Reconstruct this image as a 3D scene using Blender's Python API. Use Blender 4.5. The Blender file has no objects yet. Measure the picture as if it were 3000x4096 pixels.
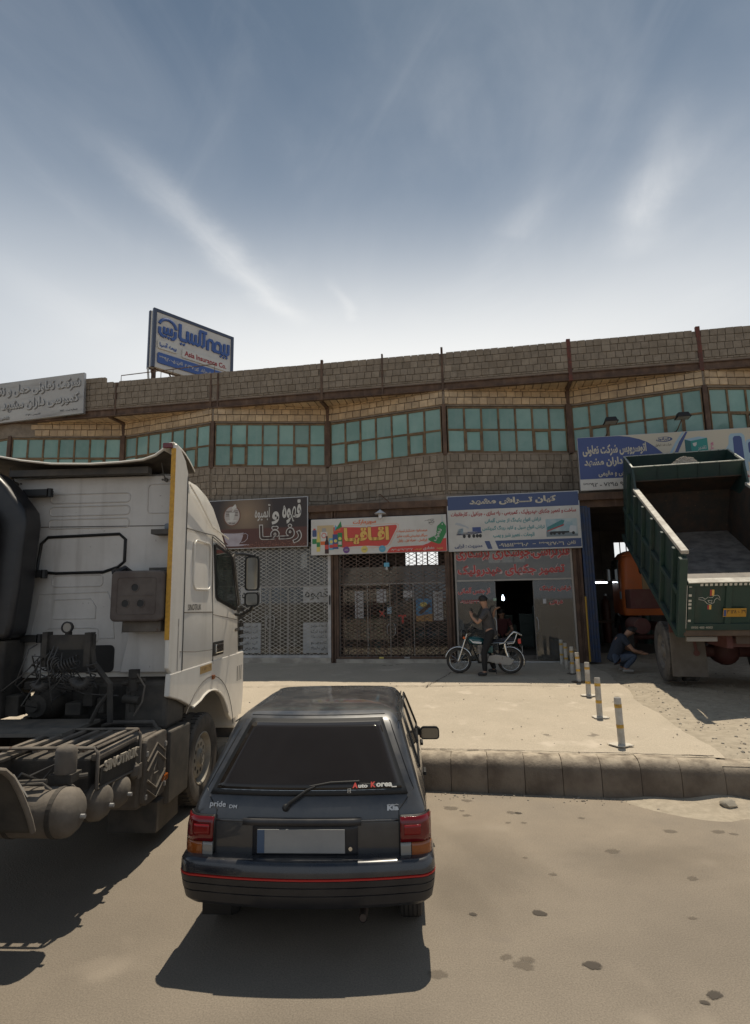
import bpy, bmesh, math, random
from mathutils import Vector, Matrix
rnd = random.Random(7)
sc = bpy.context.scene
V = Vector
R = math.radians

# ---------------------------------------------------------------- camera
CAM_PITCH, CAM_ROLL, CAM_H = R(8.8), R(1.0), 2.3
cam = bpy.data.cameras.new('camera'); cam_o = bpy.data.objects.new('camera', cam); sc.collection.objects.link(cam_o)
cam.sensor_fit = 'VERTICAL'; cam.sensor_height = 24.0; cam.lens = 24.0*1255/2256; cam.clip_start = .05; cam.clip_end = 3000
_f = V((0, math.cos(CAM_PITCH), math.sin(CAM_PITCH))); _r0 = V((1, 0, 0)); _u0 = _r0.cross(_f)
_r = _r0*math.cos(CAM_ROLL)-_u0*math.sin(CAM_ROLL); _u = _u0*math.cos(CAM_ROLL)+_r0*math.sin(CAM_ROLL)
cam_o.matrix_world = Matrix(((_r.x, _u.x, -_f.x, 0), (_r.y, _u.y, -_f.y, 0), (_r.z, _u.z, -_f.z, CAM_H), (0, 0, 0, 1)))
sc.camera = cam_o

# ---------------------------------------------------------------- sky and sun
SUN_EL, SUN_AZ = R(71.5), R(20)
world = bpy.data.worlds.new('World'); sc.world = world; world.use_nodes = True
nt = world.node_tree; N = nt.nodes; L = nt.links
bg = N['Background']; bg.inputs[1].default_value = 0.05
sky = N.new('ShaderNodeTexSky'); sky.sky_type = 'NISHITA'; sky.sun_disc = False
sky.sun_elevation = SUN_EL; sky.sun_rotation = SUN_AZ; sky.air_density = 1.0; sky.dust_density = 1.6; sky.ozone_density = 1.3; sky.altitude = 1000
def wn(t, **k):
    n = N.new(t)
    for a, b in k.items(): setattr(n, a, b)
    return n
def wmath(op, a, b=None, clamp=False):
    n = wn('ShaderNodeMath', operation=op, use_clamp=clamp)
    for i, x in enumerate((a, b)):
        if x is None: continue
        if isinstance(x, (int, float)): n.inputs[i].default_value = x
        else: L.new(x, n.inputs[i])
    return n.outputs[0]
tc = wn('ShaderNodeTexCoord'); sep = wn('ShaderNodeSeparateXYZ'); L.new(tc.outputs['Generated'], sep.inputs[0])
zc = wmath('MAXIMUM', sep.outputs[2], 0.04)
den = wmath('ADD', zc, 0.12)
px = wmath('DIVIDE', sep.outputs[0], den); py = wmath('DIVIDE', sep.outputs[1], den)
comb = wn('ShaderNodeCombineXYZ'); L.new(px, comb.inputs[0]); L.new(py, comb.inputs[1])
def cirrus(rot, sx, sy, scale, detail, lo, hi, off):
    m1 = wn('ShaderNodeMapping'); m1.inputs['Rotation'].default_value = (0, 0, rot); m1.inputs['Location'].default_value = (off, off*.7, 0); L.new(comb.outputs[0], m1.inputs[0])
    m2 = wn('ShaderNodeMapping'); m2.inputs['Scale'].default_value = (sx, sy, 1); L.new(m1.outputs[0], m2.inputs[0])
    no = wn('ShaderNodeTexNoise'); no.inputs['Scale'].default_value = scale; no.inputs['Detail'].default_value = detail; no.inputs['Roughness'].default_value = .55; no.inputs['Distortion'].default_value = .9
    L.new(m2.outputs[0], no.inputs[0])
    mr = wn('ShaderNodeMapRange'); mr.interpolation_type = 'SMOOTHSTEP'; mr.inputs[1].default_value = lo; mr.inputs[2].default_value = hi; L.new(no.outputs[0], mr.inputs[0])
    return mr.outputs[0]
c1 = cirrus(R(25), 2.2, .8, 1.3, 8, .50, .86, 3.1)
c2 = cirrus(R(-24), 2.6, .9, 1.5, 8, .50, .86, 9.4)
c3 = cirrus(R(12), 1.0, .8, 1.1, 7, .42, .80, 5.7)
nwarp = wn('ShaderNodeTexNoise'); nwarp.inputs['Scale'].default_value = 3.2; nwarp.inputs['Detail'].default_value = 8; nwarp.inputs['Roughness'].default_value = .62; L.new(comb.outputs[0], nwarp.inputs[0])
nfm = wn('ShaderNodeMapping'); nfm.inputs['Rotation'].default_value = (0, 0, R(25)); L.new(comb.outputs[0], nfm.inputs[0]); nfm2 = wn('ShaderNodeMapping'); nfm2.inputs['Scale'].default_value = (16, 4.5, 1); L.new(nfm.outputs[0], nfm2.inputs[0]); nfib = wn('ShaderNodeTexNoise'); nfib.inputs['Scale'].default_value = 1.; nfib.inputs['Detail'].default_value = 9; nfib.inputs['Roughness'].default_value = .68; nfib.inputs['Distortion'].default_value = .6; L.new(nfm2.outputs[0], nfib.inputs[0])
def wisp(p0, p1, w0, w1, amt, bend=0.):
    """one feathered streak of high cloud from p0 to p1 on the cloud plane"""
    dx, dy = p1[0]-p0[0], p1[1]-p0[1]; ln = math.hypot(dx, dy); dx /= ln; dy /= ln
    ax = wmath('SUBTRACT', px, p0[0]); ay = wmath('SUBTRACT', py, p0[1])
    t = wmath('DIVIDE', wmath('ADD', wmath('MULTIPLY', ax, dx), wmath('MULTIPLY', ay, dy)), ln)
    q = wmath('ADD', wmath('MULTIPLY', ax, -dy), wmath('MULTIPLY', ay, dx)); q = wmath('ADD', q, wmath('MULTIPLY', wmath('SUBTRACT', nwarp.outputs[0], .5), .13))
    q = wmath('ADD', q, wmath('MULTIPLY', wmath('MULTIPLY', t, wmath('SUBTRACT', 1., t)), bend))
    wd = wmath('ADD', wmath('MULTIPLY', t, w1-w0), w0); e = wmath('DIVIDE', q, wd); g = wmath('POWER', 2.718, wmath('MULTIPLY', wmath('MULTIPLY', e, e), -1.))
    m1 = wn('ShaderNodeMapRange'); m1.interpolation_type = 'SMOOTHSTEP'; L.new(t, m1.inputs[0]); m1.inputs[1].default_value = 0; m1.inputs[2].default_value = .75
    m2 = wn('ShaderNodeMapRange'); m2.interpolation_type = 'SMOOTHSTEP'; L.new(t, m2.inputs[0]); m2.inputs[1].default_value = 1.08; m2.inputs[2].default_value = .92
    r = wmath('MULTIPLY', wmath('MULTIPLY', g, m1.outputs[0]), m2.outputs[0]); r = wmath('MULTIPLY', r, wmath('ADD', nfib.outputs[0], .30)); return wmath('MULTIPLY', r, amt)
cl = wmath('ADD', wmath('MULTIPLY', c1, .13), wmath('MULTIPLY', c2, .13)); cl = wmath('ADD', cl, wmath('MULTIPLY', c3, .13))
for wsp in (((-.56, .78), (-.21, 1.52), .05, .035, .62), ((-.12, 1.30), (-.05, 1.53), .02, .015, .35), ((.50, .72), (.62, 1.25), .03, .07, .30), ((.68, .78), (.58, 1.15), .05, .06, .22), ((.37, 1.02), (.33, 1.20), .02, .04, .14), ((-.95, 1.05), (-.75, 1.55), .05, .10, .22)): cl = wmath('ADD', cl, wisp(*wsp))
cl = wmath('MINIMUM', cl, .9)
# bright dusty air low in the sky, whiter on the side where the sun stands
sunh = wn('ShaderNodeVectorMath', operation='DOT_PRODUCT'); _n2 = wn('ShaderNodeCombineXYZ'); L.new(sep.outputs[0], _n2.inputs[0]); L.new(sep.outputs[1], _n2.inputs[1]); _n3 = wn('ShaderNodeVectorMath', operation='NORMALIZE'); L.new(_n2.outputs[0], _n3.inputs[0]); L.new(_n3.outputs[0], sunh.inputs[0]); sunh.inputs[1].default_value = (math.sin(R(3)), math.cos(R(3)), 0)
hz = wn('ShaderNodeMapRange'); hz.interpolation_type = 'SMOOTHSTEP'; L.new(sep.outputs[2], hz.inputs[0]); hz.inputs[1].default_value = .64; hz.inputs[2].default_value = .36; hz.inputs[3].default_value = 0; hz.inputs[4].default_value = 1
side = wn('ShaderNodeMapRange'); L.new(sunh.outputs['Value'], side.inputs[0]); side.inputs[1].default_value = .62; side.inputs[2].default_value = 1.0; side.inputs[3].default_value = .16; side.inputs[4].default_value = 1.0
hazef = wmath('MULTIPLY', hz.outputs[0], side.outputs[0]); hazef = wmath('POWER', hazef, 1.25)
mixc = wn('ShaderNodeMix', data_type='RGBA'); tint = wn('ShaderNodeMix', data_type='RGBA', blend_type='MULTIPLY'); tint.inputs[0].default_value = 1.; L.new(sky.outputs[0], tint.inputs[6]); tint.inputs[7].default_value = (.86, 1.03, 1.0, 1); L.new(cl, mixc.inputs[0]); mixc.inputs[7].default_value = (16., 16.3, 16.6, 1)
hb = wn('ShaderNodeMapRange'); hb.interpolation_type = 'SMOOTHSTEP'; L.new(sep.outputs[2], hb.inputs[0]); hb.inputs[1].default_value = .86; hb.inputs[2].default_value = .36; hb.inputs[4].default_value = .85
mixb = wn('ShaderNodeMix', data_type='RGBA'); L.new(hb.outputs[0], mixb.inputs[0]); L.new(tint.outputs[2], mixb.inputs[6]); mixb.inputs[7].default_value = (8.8, 10.1, 11.8, 1); L.new(mixb.outputs[2], mixc.inputs[6])
mixh = wn('ShaderNodeMix', data_type='RGBA'); L.new(wmath('MULTIPLY', hazef, .97, True), mixh.inputs[0]); L.new(mixc.outputs[2], mixh.inputs[6]); mixh.inputs[7].default_value = (19.2, 19.2, 18.8, 1)
L.new(mixh.outputs[2], bg.inputs[0])
sun = bpy.data.lights.new('sun', 'SUN'); sun.energy = 4.0; sun.angle = R(.53); sun.color = (1.0, .90, .74)
sun_o = bpy.data.objects.new('sun', sun); sc.collection.objects.link(sun_o)
sdir = V((math.sin(SUN_AZ)*math.cos(SUN_EL), math.cos(SUN_AZ)*math.cos(SUN_EL), math.sin(SUN_EL)))
sun_o.rotation_euler = (-sdir).to_track_quat('-Z', 'Y').to_euler(); sun_o.location = (0, 0, 40)
sc.view_settings.view_transform = 'Standard'; sc.view_settings.look = 'None'; sc.view_settings.exposure = 0.02; sc.view_settings.gamma = 1
sc.cycles.use_denoising = True
sc.cycles.max_bounces = 8; sc.cycles.transparent_max_bounces = 12

# ---------------------------------------------------------------- materials
_mats = {}
def M(name, col, rough=.7, metal=0., col2=None, scale=6., lo=.35, hi=.65, bump=0., bscale=40., rand=0., streak=None, coat=0., spec=None, dust=None, detail=5., trans=0., emit=None, spots=None, alpha=None, band=None):
    if name in _mats: return _mats[name]
    m = bpy.data.materials.new(name); m.use_nodes = True; t = m.node_tree; n = t.nodes; l = t.links
    p = n['Principled BSDF']
    def mk(ty, **k):
        x = n.new(ty)
        for a, b in k.items(): setattr(x, a, b)
        return x
    c = tuple(col)+(1,)
    p.inputs['Base Color'].default_value = c; p.inputs['Roughness'].default_value = rough; p.inputs['Metallic'].default_value = metal
    if spec is not None: p.inputs['Specular IOR Level'].default_value = spec
    if coat: p.inputs['Coat Weight'].default_value = coat; p.inputs['Coat Roughness'].default_value = .06
    if trans: p.inputs['Transmission Weight'].default_value = trans
    if emit: p.inputs['Emission Color'].default_value = tuple(emit[:3])+(1,); p.inputs['Emission Strength'].default_value = emit[3]
    tcn = mk('ShaderNodeTexCoord'); src = None
    geo = mk('ShaderNodeNewGeometry')
    def noise(sc_, det, vec=None, mapping=None):
        x = mk('ShaderNodeTexNoise'); x.inputs['Scale'].default_value = sc_; x.inputs['Detail'].default_value = det; x.inputs['Roughness'].default_value = .6
        v = vec or tcn.outputs['Object']
        if mapping:
            mp = mk('ShaderNodeMapping'); mp.inputs['Scale'].default_value = mapping; l.new(v, mp.inputs[0]); v = mp.outputs[0]
        l.new(v, x.inputs[0]); return x.outputs[0]
    def ramp(o, a, b):
        x = mk('ShaderNodeMapRange'); x.interpolation_type = 'SMOOTHSTEP'; l.new(o, x.inputs[0]); x.inputs[1].default_value = a; x.inputs[2].default_value = b; return x.outputs[0]
    def mix(f, a, b):
        x = mk('ShaderNodeMix', data_type='RGBA')
        if isinstance(f, float): x.inputs[0].default_value = f
        else: l.new(f, x.inputs[0])
        for i, q in ((6, a), (7, b)):
            if isinstance(q, tuple): x.inputs[i].default_value = q if len(q) == 4 else q+(1,)
            else: l.new(q, x.inputs[i])
        return x.outputs[2]
    cur = c
    if col2 is not None: cur = mix(ramp(noise(scale, detail, geo.outputs['Position']), lo, hi), cur, tuple(col2))
    if band is not None:     # (colour, plane normal xy, offset, reach): dust lying in a band beside an edge of the ground
        dp = mk('ShaderNodeVectorMath', operation='DOT_PRODUCT'); l.new(geo.outputs['Position'], dp.inputs[0]); dp.inputs[1].default_value = (band[1][0], band[1][1], 0)
        mr = mk('ShaderNodeMapRange'); mr.interpolation_type = 'SMOOTHSTEP'; l.new(dp.outputs['Value'], mr.inputs[0]); mr.inputs[1].default_value = band[2]-band[3]; mr.inputs[2].default_value = band[2]
        nb = ramp(noise(.9, 7, geo.outputs['Position']), .2, .75); mm = mk('ShaderNodeMath', operation='MULTIPLY'); l.new(mr.outputs[0], mm.inputs[0]); l.new(nb, mm.inputs[1]); cur = mix(mm.outputs[0], cur, tuple(band[0]))
        fine = ramp(noise(95., 5, geo.outputs['Position']), .30, .70); hs = mk('ShaderNodeMix', data_type='RGBA', blend_type='MULTIPLY'); hs.inputs[0].default_value = 1.; l.new(cur, hs.inputs[6]) if not isinstance(cur, tuple) else None
        mrf = mk('ShaderNodeMapRange'); l.new(fine, mrf.inputs[0]); mrf.inputs[3].default_value = .78; mrf.inputs[4].default_value = 1.12; l.new(mrf.outputs[0], hs.inputs[7]); cur = hs.outputs[2]
    if streak is not None:   # (colour, amount, mapping scale)
        x = ramp(noise(1.0, 6, None, streak[2]), .5, .78); mm = mk('ShaderNodeMath', operation='MULTIPLY'); l.new(x, mm.inputs[0]); mm.inputs[1].default_value = streak[1]
        cur = mix(mm.outputs[0], cur, tuple(streak[0]))
    if dust is not None:     # (colour, amount): settles on faces that look up, blotchy
        sx = mk('ShaderNodeSeparateXYZ'); l.new(geo.outputs['Normal'], sx.inputs[0])
        mr = mk('ShaderNodeMapRange'); l.new(sx.outputs[2], mr.inputs[0]); mr.inputs[1].default_value = dust[2] if len(dust) > 2 else -.3; mr.inputs[2].default_value = 1.; mr.inputs[3].default_value = 0. if len(dust) > 2 else .25
        nn = ramp(noise(5., 6, geo.outputs['Position']), .25, .7)
        m1 = mk('ShaderNodeMath', operation='MULTIPLY'); l.new(mr.outputs[0], m1.inputs[0]); l.new(nn, m1.inputs[1])
        m2 = mk('ShaderNodeMath', operation='MULTIPLY'); l.new(m1.outputs[0], m2.inputs[0]); m2.inputs[1].default_value = dust[1]
        cur = mix(m2.outputs[0], cur, tuple(dust[0]))
        mr2 = mk('ShaderNodeMapRange'); l.new(m2.outputs[0], mr2.inputs[0]); mr2.inputs[3].default_value = rough; mr2.inputs[4].default_value = .9; l.new(mr2.outputs[0], p.inputs['Roughness'])
    if spots is not None:    # (colour, scale, threshold, soft) dark stains with their own outline
        for si, (scol, ssc, th, sf) in enumerate(spots):
            x = ramp(noise(ssc, 3, geo.outputs['Position']), th, th+sf); cur = mix(x, cur, tuple(scol))
    if rand:
        oi = mk('ShaderNodeObjectInfo'); hsv = mk('ShaderNodeHueSaturation')
        mr = mk('ShaderNodeMapRange'); l.new(oi.outputs['Random'], mr.inputs[0]); mr.inputs[3].default_value = 1-rand; mr.inputs[4].default_value = 1+rand; l.new(mr.outputs[0], hsv.inputs['Value'])
        if isinstance(cur, tuple): hsv.inputs['Color'].default_value = cur if len(cur) == 4 else cur+(1,)
        else: l.new(cur, hsv.inputs['Color'])
        cur = hsv.outputs[0]
    if not isinstance(cur, tuple): l.new(cur, p.inputs['Base Color'])
    if bump:
        b = mk('ShaderNodeBump'); b.inputs['Strength'].default_value = 1.; b.inputs['Distance'].default_value = bump
        l.new(noise(bscale, 6, geo.outputs['Position']), b.inputs['Height']); l.new(b.outputs[0], p.inputs['Normal'])
    _mats[name] = m; return m
def glass(name, tint=(.05, .06, .06), vis=.5, rough=.03, var=0.):
    """thin tinted pane: part clear tinted view through, part mirror"""
    if name in _mats: return _mats[name]
    m = bpy.data.materials.new(name); m.use_nodes = True; t = m.node_tree; n = t.nodes; l = t.links; n.clear()
    out = n.new('ShaderNodeOutputMaterial'); tr = n.new('ShaderNodeBsdfTransparent'); tr.inputs[0].default_value = tuple(c*1. for c in tint)+(1,)
    gl = n.new('ShaderNodeBsdfGlossy'); gl.inputs['Roughness'].default_value = rough; gl.inputs[0].default_value = (.95, .95, .95, 1)
    fr = n.new('ShaderNodeFresnel'); fr.inputs[0].default_value = 1.5
    mx = n.new('ShaderNodeMixShader'); mul = n.new('ShaderNodeMath'); mul.operation = 'MULTIPLY_ADD'; mul.use_clamp = True; mul.inputs[1].default_value = 1.3; mul.inputs[2].default_value = .02
    l.new(fr.outputs[0], mul.inputs[0]); l.new(mul.outputs[0], mx.inputs[0]); l.new(tr.outputs[0], mx.inputs[1]); l.new(gl.outputs[0], mx.inputs[2])
    df = n.new('ShaderNodeBsdfDiffuse'); df.inputs[0].default_value = (.32, .30, .27, 1)
    no = n.new('ShaderNodeTexNoise'); no.inputs['Scale'].default_value = 3.; no.inputs['Detail'].default_value = 6
    mr = n.new('ShaderNodeMapRange'); l.new(no.outputs[0], mr.inputs[0]); mr.inputs[1].default_value = .3; mr.inputs[2].default_value = .8; mr.inputs[3].default_value = vis*.5; mr.inputs[4].default_value = vis
    mx2 = n.new('ShaderNodeMixShader'); l.new(mr.outputs[0], mx2.inputs[0]); l.new(mx.outputs[0], mx2.inputs[1]); l.new(df.outputs[0], mx2.inputs[2])
    l.new(mx2.outputs[0], out.inputs[0]); _mats[name] = m; return m

# ---------------------------------------------------------------- mesh helpers
class MB:
    def __init__(s): s.v = []; s.f = []; s.mi = []; s.m = 0
    def add(s, vs, fs):
        o = len(s.v); s.v += [tuple(p) for p in vs]; s.f += [tuple(o+i for i in f) for f in fs]; s.mi += [s.m]*len(fs); return s
    def box(s, x0, x1, y0, y1, z0, z1):
        return s.add([(x0,y0,z0),(x1,y0,z0),(x1,y1,z0),(x0,y1,z0),(x0,y0,z1),(x1,y0,z1),(x1,y1,z1),(x0,y1,z1)], [(3,2,1,0),(4,5,6,7),(0,1,5,4),(1,2,6,5),(2,3,7,6),(3,0,4,7)])
    def hexa(s, p):  # 8 points, bottom ring then top ring
        return s.add(p, [(3,2,1,0),(4,5,6,7),(0,1,5,4),(1,2,6,5),(2,3,7,6),(3,0,4,7)])
    def bar(s, p, q, w, h, up=(0,0,1)):
        p, q = V(p), V(q); d = (q-p).normalized(); u = V(up); sd = d.cross(u)
        if sd.length < 1e-4: sd = d.cross(V((0,1,0)))
        sd.normalize(); u = sd.cross(d).normalized(); a = sd*w/2; b = u*h/2
        return s.hexa([p-a-b, p+a-b, q+a-b, q-a-b, p-a+b, p+a+b, q+a+b, q-a+b])
    def ring(s, c, ax, r, n, ph=0.):
        ax = V(ax).normalized(); t = ax.cross(V((0,0,1)) if abs(ax.z) < .9 else V((1,0,0))).normalized(); b = ax.cross(t)
        return [V(c)+t*(r*math.cos(2*math.pi*i/n+ph))+b*(r*math.sin(2*math.pi*i/n+ph)) for i in range(n)]
    def cyl(s, p, q, r0, r1=None, n=16, caps=True):
        r1 = r0 if r1 is None else r1; p, q = V(p), V(q); ax = q-p
        a = s.ring(p, ax, r0, n); b = s.ring(q, ax, r1, n)
        fs = [(i, (i+1) % n, n+(i+1) % n, n+i) for i in range(n)]
        if caps: fs += [tuple(range(n-1, -1, -1)), tuple(range(n, 2*n))]
        return s.add(a+b, fs)
    def tube(s, pts, r, n=8, closed=False, caps=True):
        pts = [V(p) for p in pts]; k = len(pts); rings = []; ref = None
        for i, p in enumerate(pts):
            d = (pts[(i+1) % k]-pts[i-1]) if closed else (pts[min(i+1, k-1)]-pts[max(i-1, 0)])
            d.normalize()
            if ref is None: ref = d.cross(V((0,0,1)) if abs(d.z) < .9 else V((1,0,0))).normalized()
            else: ref = (ref-d*ref.dot(d)).normalized()
            b = d.cross(ref); rr = r[i] if isinstance(r, (list, tuple)) else r
            rings.append([p+ref*(rr*math.cos(2*math.pi*j/n))+b*(rr*math.sin(2*math.pi*j/n)) for j in range(n)])
        vs = [p for rg in rings for p in rg]; fs = []
        for i in range(k if closed else k-1):
            a = i*n; b = ((i+1) % k)*n
            fs += [(a+j, a+(j+1) % n, b+(j+1) % n, b+j) for j in range(n)]
        if not closed and caps: fs += [tuple(range(n-1, -1, -1)), tuple((k-1)*n+j for j in range(n))]
        return s.add(vs, fs)
    def lathe(s, c, ax, prof, n=32, closed=False):
        """prof: (radius, distance along ax)"""
        c = V(c); ax = V(ax).normalized(); k = len(prof); vs = []
        for r, t in prof: vs += s.ring(c+ax*t, ax, max(r, 1e-4), n)
        fs = []
        for i in range(k if closed else k-1):
            a = i*n; b = ((i+1) % k)*n
            fs += [(a+j, a+(j+1) % n, b+(j+1) % n, b+j) for j in range(n)]
        return s.add(vs, fs)
    def prism(s, pts, vec):
        n = len(pts); vec = V(vec); a = [V(p) for p in pts]; b = [p+vec for p in a]
        return s.add(a+b, [tuple(range(n-1, -1, -1)), tuple(range(n, 2*n))]+[(i, (i+1) % n, n+(i+1) % n, n+i) for i in range(n)])
    def poly(s, pts): return s.add(pts, [tuple(range(len(pts)))])
    def grid(s, fn, nu, nv, closed_u=False):
        vs = [fn(i/(nu if closed_u else nu), j/nv) for j in range(nv+1) for i in range(nu if closed_u else nu+1)]
        w = nu if closed_u else nu+1; fs = []
        for j in range(nv):
            for i in range(nu):
                a = j*w+i; b = j*w+(i+1) % w if closed_u else a+1
                fs.append((a, b, b+w, a+w))
        return s.add(vs, fs)
    def loft(s, rings, cap0=True, cap1=True):
        n = len(rings[0]); vs = [p for r in rings for p in r]; fs = []
        for i in range(len(rings)-1): fs += [(i*n+j, i*n+(j+1) % n, (i+1)*n+(j+1) % n, (i+1)*n+j) for j in range(n)]
        if cap0: fs.append(tuple(range(n-1, -1, -1)))
        if cap1: fs.append(tuple((len(rings)-1)*n+j for j in range(n)))
        return s.add(vs, fs)
    def rock(s, c, r, sq=.7, k=1, rg=rnd):
        bm = bmesh.new(); bmesh.ops.create_icosphere(bm, subdivisions=k, radius=1)
        vs = [V(c)+V((v.co.x*r*rg.uniform(.75, 1.2), v.co.y*r*rg.uniform(.75, 1.2), v.co.z*r*sq*rg.uniform(.75, 1.2))) for v in bm.verts]
        fs = [tuple(v.index for v in f.verts) for f in bm.faces]; bm.free(); return s.add(vs, fs)
    def mesh(s, name, mats, smooth=None):
        me = bpy.data.meshes.new(name); me.from_pydata(s.v, [], s.f)
        for m in (mats if isinstance(mats, (list, tuple)) else [mats]): me.materials.append(m)
        if max(s.mi, default=0): me.polygons.foreach_set('material_index', s.mi)
        me.validate(); me.update()
        if smooth is not None:
            me.polygons.foreach_set('use_smooth', [True]*len(me.polygons)); me.set_sharp_from_angle(angle=R(smooth))
        return me
    def build(s, name, mats, parent=None, smooth=None, bevel=None, weld=False, fix=True, loc=None, rot=None, **props):
        me = s.mesh(name, mats, smooth)
        if weld or fix:
            bm = bmesh.new(); bm.from_mesh(me)
            if weld: bmesh.ops.remove_doubles(bm, verts=bm.verts, dist=.0008)
            if fix: bmesh.ops.recalc_face_normals(bm, faces=bm.faces)
            bm.to_mesh(me); bm.free()
            if smooth is not None: me.polygons.foreach_set('use_smooth', [True]*len(me.polygons)); me.set_sharp_from_angle(angle=R(smooth))
        o = bpy.data.objects.new(name, me); sc.collection.objects.link(o); o.parent = parent
        if loc: o.location = loc
        if rot: o.rotation_euler = rot
        if bevel:
            b = o.modifiers.new('bevel', 'BEVEL'); b.width = bevel; b.segments = 2; b.limit_method = 'ANGLE'; b.angle_limit = R(40); b.harden_normals = False
        for k, v in props.items(): o[k] = v
        return o
def tag(o, label, cat, group=None):
    o['label'] = label; o['category'] = cat
    if group: o['group'] = group
    return o
def empty(name, loc, rz=0., label=None, cat=None, group=None, kind=None):
    o = bpy.data.objects.new(name, None); sc.collection.objects.link(o); o.empty_display_size = .1
    o.location = loc; o.rotation_euler = (0, 0, rz)
    if label: tag(o, label, cat, group)
    if kind: o['kind'] = kind
    return o
def copy_obj(o, parent, loc=None):
    c = o.copy(); sc.collection.objects.link(c); c.parent = parent
    if loc is not None: c.location = loc
    return c
def smoothstep(a, b, x):
    t = max(0., min(1., (x-a)/(b-a))); return t*t*(3-2*t)

# ---------------------------------------------------------------- lettering (Persian letters are shaped by hand: visual order, joined forms)
AR = {}
for ch, b, n_ in [('ا',0xFE8D,2),('آ',0xFE81,2),('ب',0xFE8F,4),('پ',0xFB56,4),('ت',0xFE95,4),('ث',0xFE99,4),('ج',0xFE9D,4),('چ',0xFB7A,4),('ح',0xFEA1,4),('خ',0xFEA5,4),('د',0xFEA9,2),('ذ',0xFEAB,2),('ر',0xFEAD,2),('ز',0xFEAF,2),('ژ',0xFB8A,2),('س',0xFEB1,4),('ش',0xFEB5,4),('ص',0xFEB9,4),('ض',0xFEBD,4),('ط',0xFEC1,4),('ظ',0xFEC5,4),('ع',0xFEC9,4),('غ',0xFECD,4),('ف',0xFED1,4),('ق',0xFED5,4),('ک',0xFB8E,4),('گ',0xFB92,4),('ل',0xFEDD,4),('م',0xFEE1,4),('ن',0xFEE5,4),('و',0xFEED,2),('ه',0xFEE9,4),('ی',0xFBFC,4),('ئ',0xFE89,4),('ـ',0,5)]: AR[ch] = (b, n_)
NUM = set('0123456789۰۱۲۳۴۵۶۷۹٨')
def fa(s):
    s = s.replace('۸', '٨'); out = []; i = 0
    def jn(c): return c in AR and AR[c][1] >= 4
    while i < len(s):
        c = s[i]
        if c not in AR: out.append(c); i += 1; continue
        prev = i > 0 and jn(s[i-1])
        if c == 'ل' and i+1 < len(s) and s[i+1] in 'اآ':
            out.append(chr((0xFEFB if s[i+1] == 'ا' else 0xFEF5)+(1 if prev else 0))); i += 2; continue
        nxt = jn(c) and i+1 < len(s) and s[i+1] in AR
        b, n = AR[c]
        if n == 5: out.append('ـ')
        elif n == 2: out.append(chr(b+(1 if prev else 0)))
        else:
            g = chr(b+(3 if prev and nxt else 2 if nxt else 1 if prev else 0))
            out.append('\u0647' if g == '\uFEE9' else g)
        i += 1
    vis = out[::-1]; res = []; k = 0
    while k < len(vis):
        if vis[k] in NUM:
            j = k
            while j < len(vis) and vis[j] in NUM: j += 1
            res += vis[k:j][::-1]; k = j
        else: res.append(vis[k]); k += 1
    return ''.join(res)
def letters(parent, s, x0, x1, z0, z1, mat, y=0., depth=.006, bold=.012, O=(0,0,0), ux=(1,0,0), uz=(0,0,1), persian=True, shear=0., name='lettering', label=None, keep=False):
    """flat or raised lettering filling the box x0..x1, z0..z1 of the plane through O spanned by ux, uz; y = how far proud of it"""
    cu = bpy.data.curves.new('lettering', 'FONT'); cu.body = fa(s) if persian else s; cu.size = 1; cu.offset = bold; cu.extrude = 0.; cu.resolution_u = 3; cu.shear = shear
    ob = bpy.data.objects.new('lettering', cu); sc.collection.objects.link(ob)
    dg = bpy.context.evaluated_depsgraph_get(); dg.update(); me = bpy.data.meshes.new_from_object(ob.evaluated_get(dg)); bpy.data.objects.remove(ob)
    if not me.vertices: return None
    xs = [v.co.x for v in me.vertices]; ys = [v.co.y for v in me.vertices]; a, b, c, d = min(xs), max(xs), min(ys), max(ys)
    ux, uz, O = V(ux), V(uz), V(O); nrm = ux.cross(uz).normalized()
    sx = (x1-x0)/max(b-a, 1e-5); sz = (z1-z0)/max(d-c, 1e-5)
    if keep: sx = min(sx, sz); sz = sx
    pts = [(x0+(v.co.x-a)*sx, z0+(v.co.y-c)*sz) for v in me.vertices]
    m = MB(); fs = [tuple(p.vertices) for p in me.polygons]
    m.add([O+ux*px_+uz*pz_+nrm*(y+depth) for px_, pz_ in pts], fs)
    if depth > .012:     # raised letters get sides
        cnt = {}
        for f in fs:
            for i in range(len(f)):
                e = (f[i], f[(i+1) % len(f)]); k = tuple(sorted(e)); cnt.setdefault(k, []).append(e)
        n = len(pts); m.add([O+ux*px_+uz*pz_+nrm*y for px_, pz_ in pts], [])
        m.f += [(e[0][0], e[0][1], n+e[0][1], n+e[0][0]) for k, e in cnt.items() if len(e) == 1]; m.mi += [0]*(len(m.f)-len(m.mi))
    bpy.data.meshes.remove(me)
    o = m.build(name, mat, parent, fix=False)
    if label: o['label'] = label
    return o
def flat(parent, name, pts, mat, y, O=(0,0,0), ux=(1,0,0), uz=(0,0,1), th=.003, **k):
    """a printed or cut-out flat shape lying y proud of the plane"""
    ux, uz, O = V(ux), V(uz), V(O); nrm = ux.cross(uz).normalized(); m = MB()
    m.prism([O+ux*a+uz*b+nrm*(y-th) for a, b in pts], nrm*th); return m.build(name, mat, parent, **k)
def ell(cx, cz, rx, rz, n=24, a0=0., a1=2*math.pi): return [(cx+rx*math.cos(a0+(a1-a0)*i/n), cz+rz*math.sin(a0+(a1-a0)*i/n)) for i in range(n)]
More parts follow.
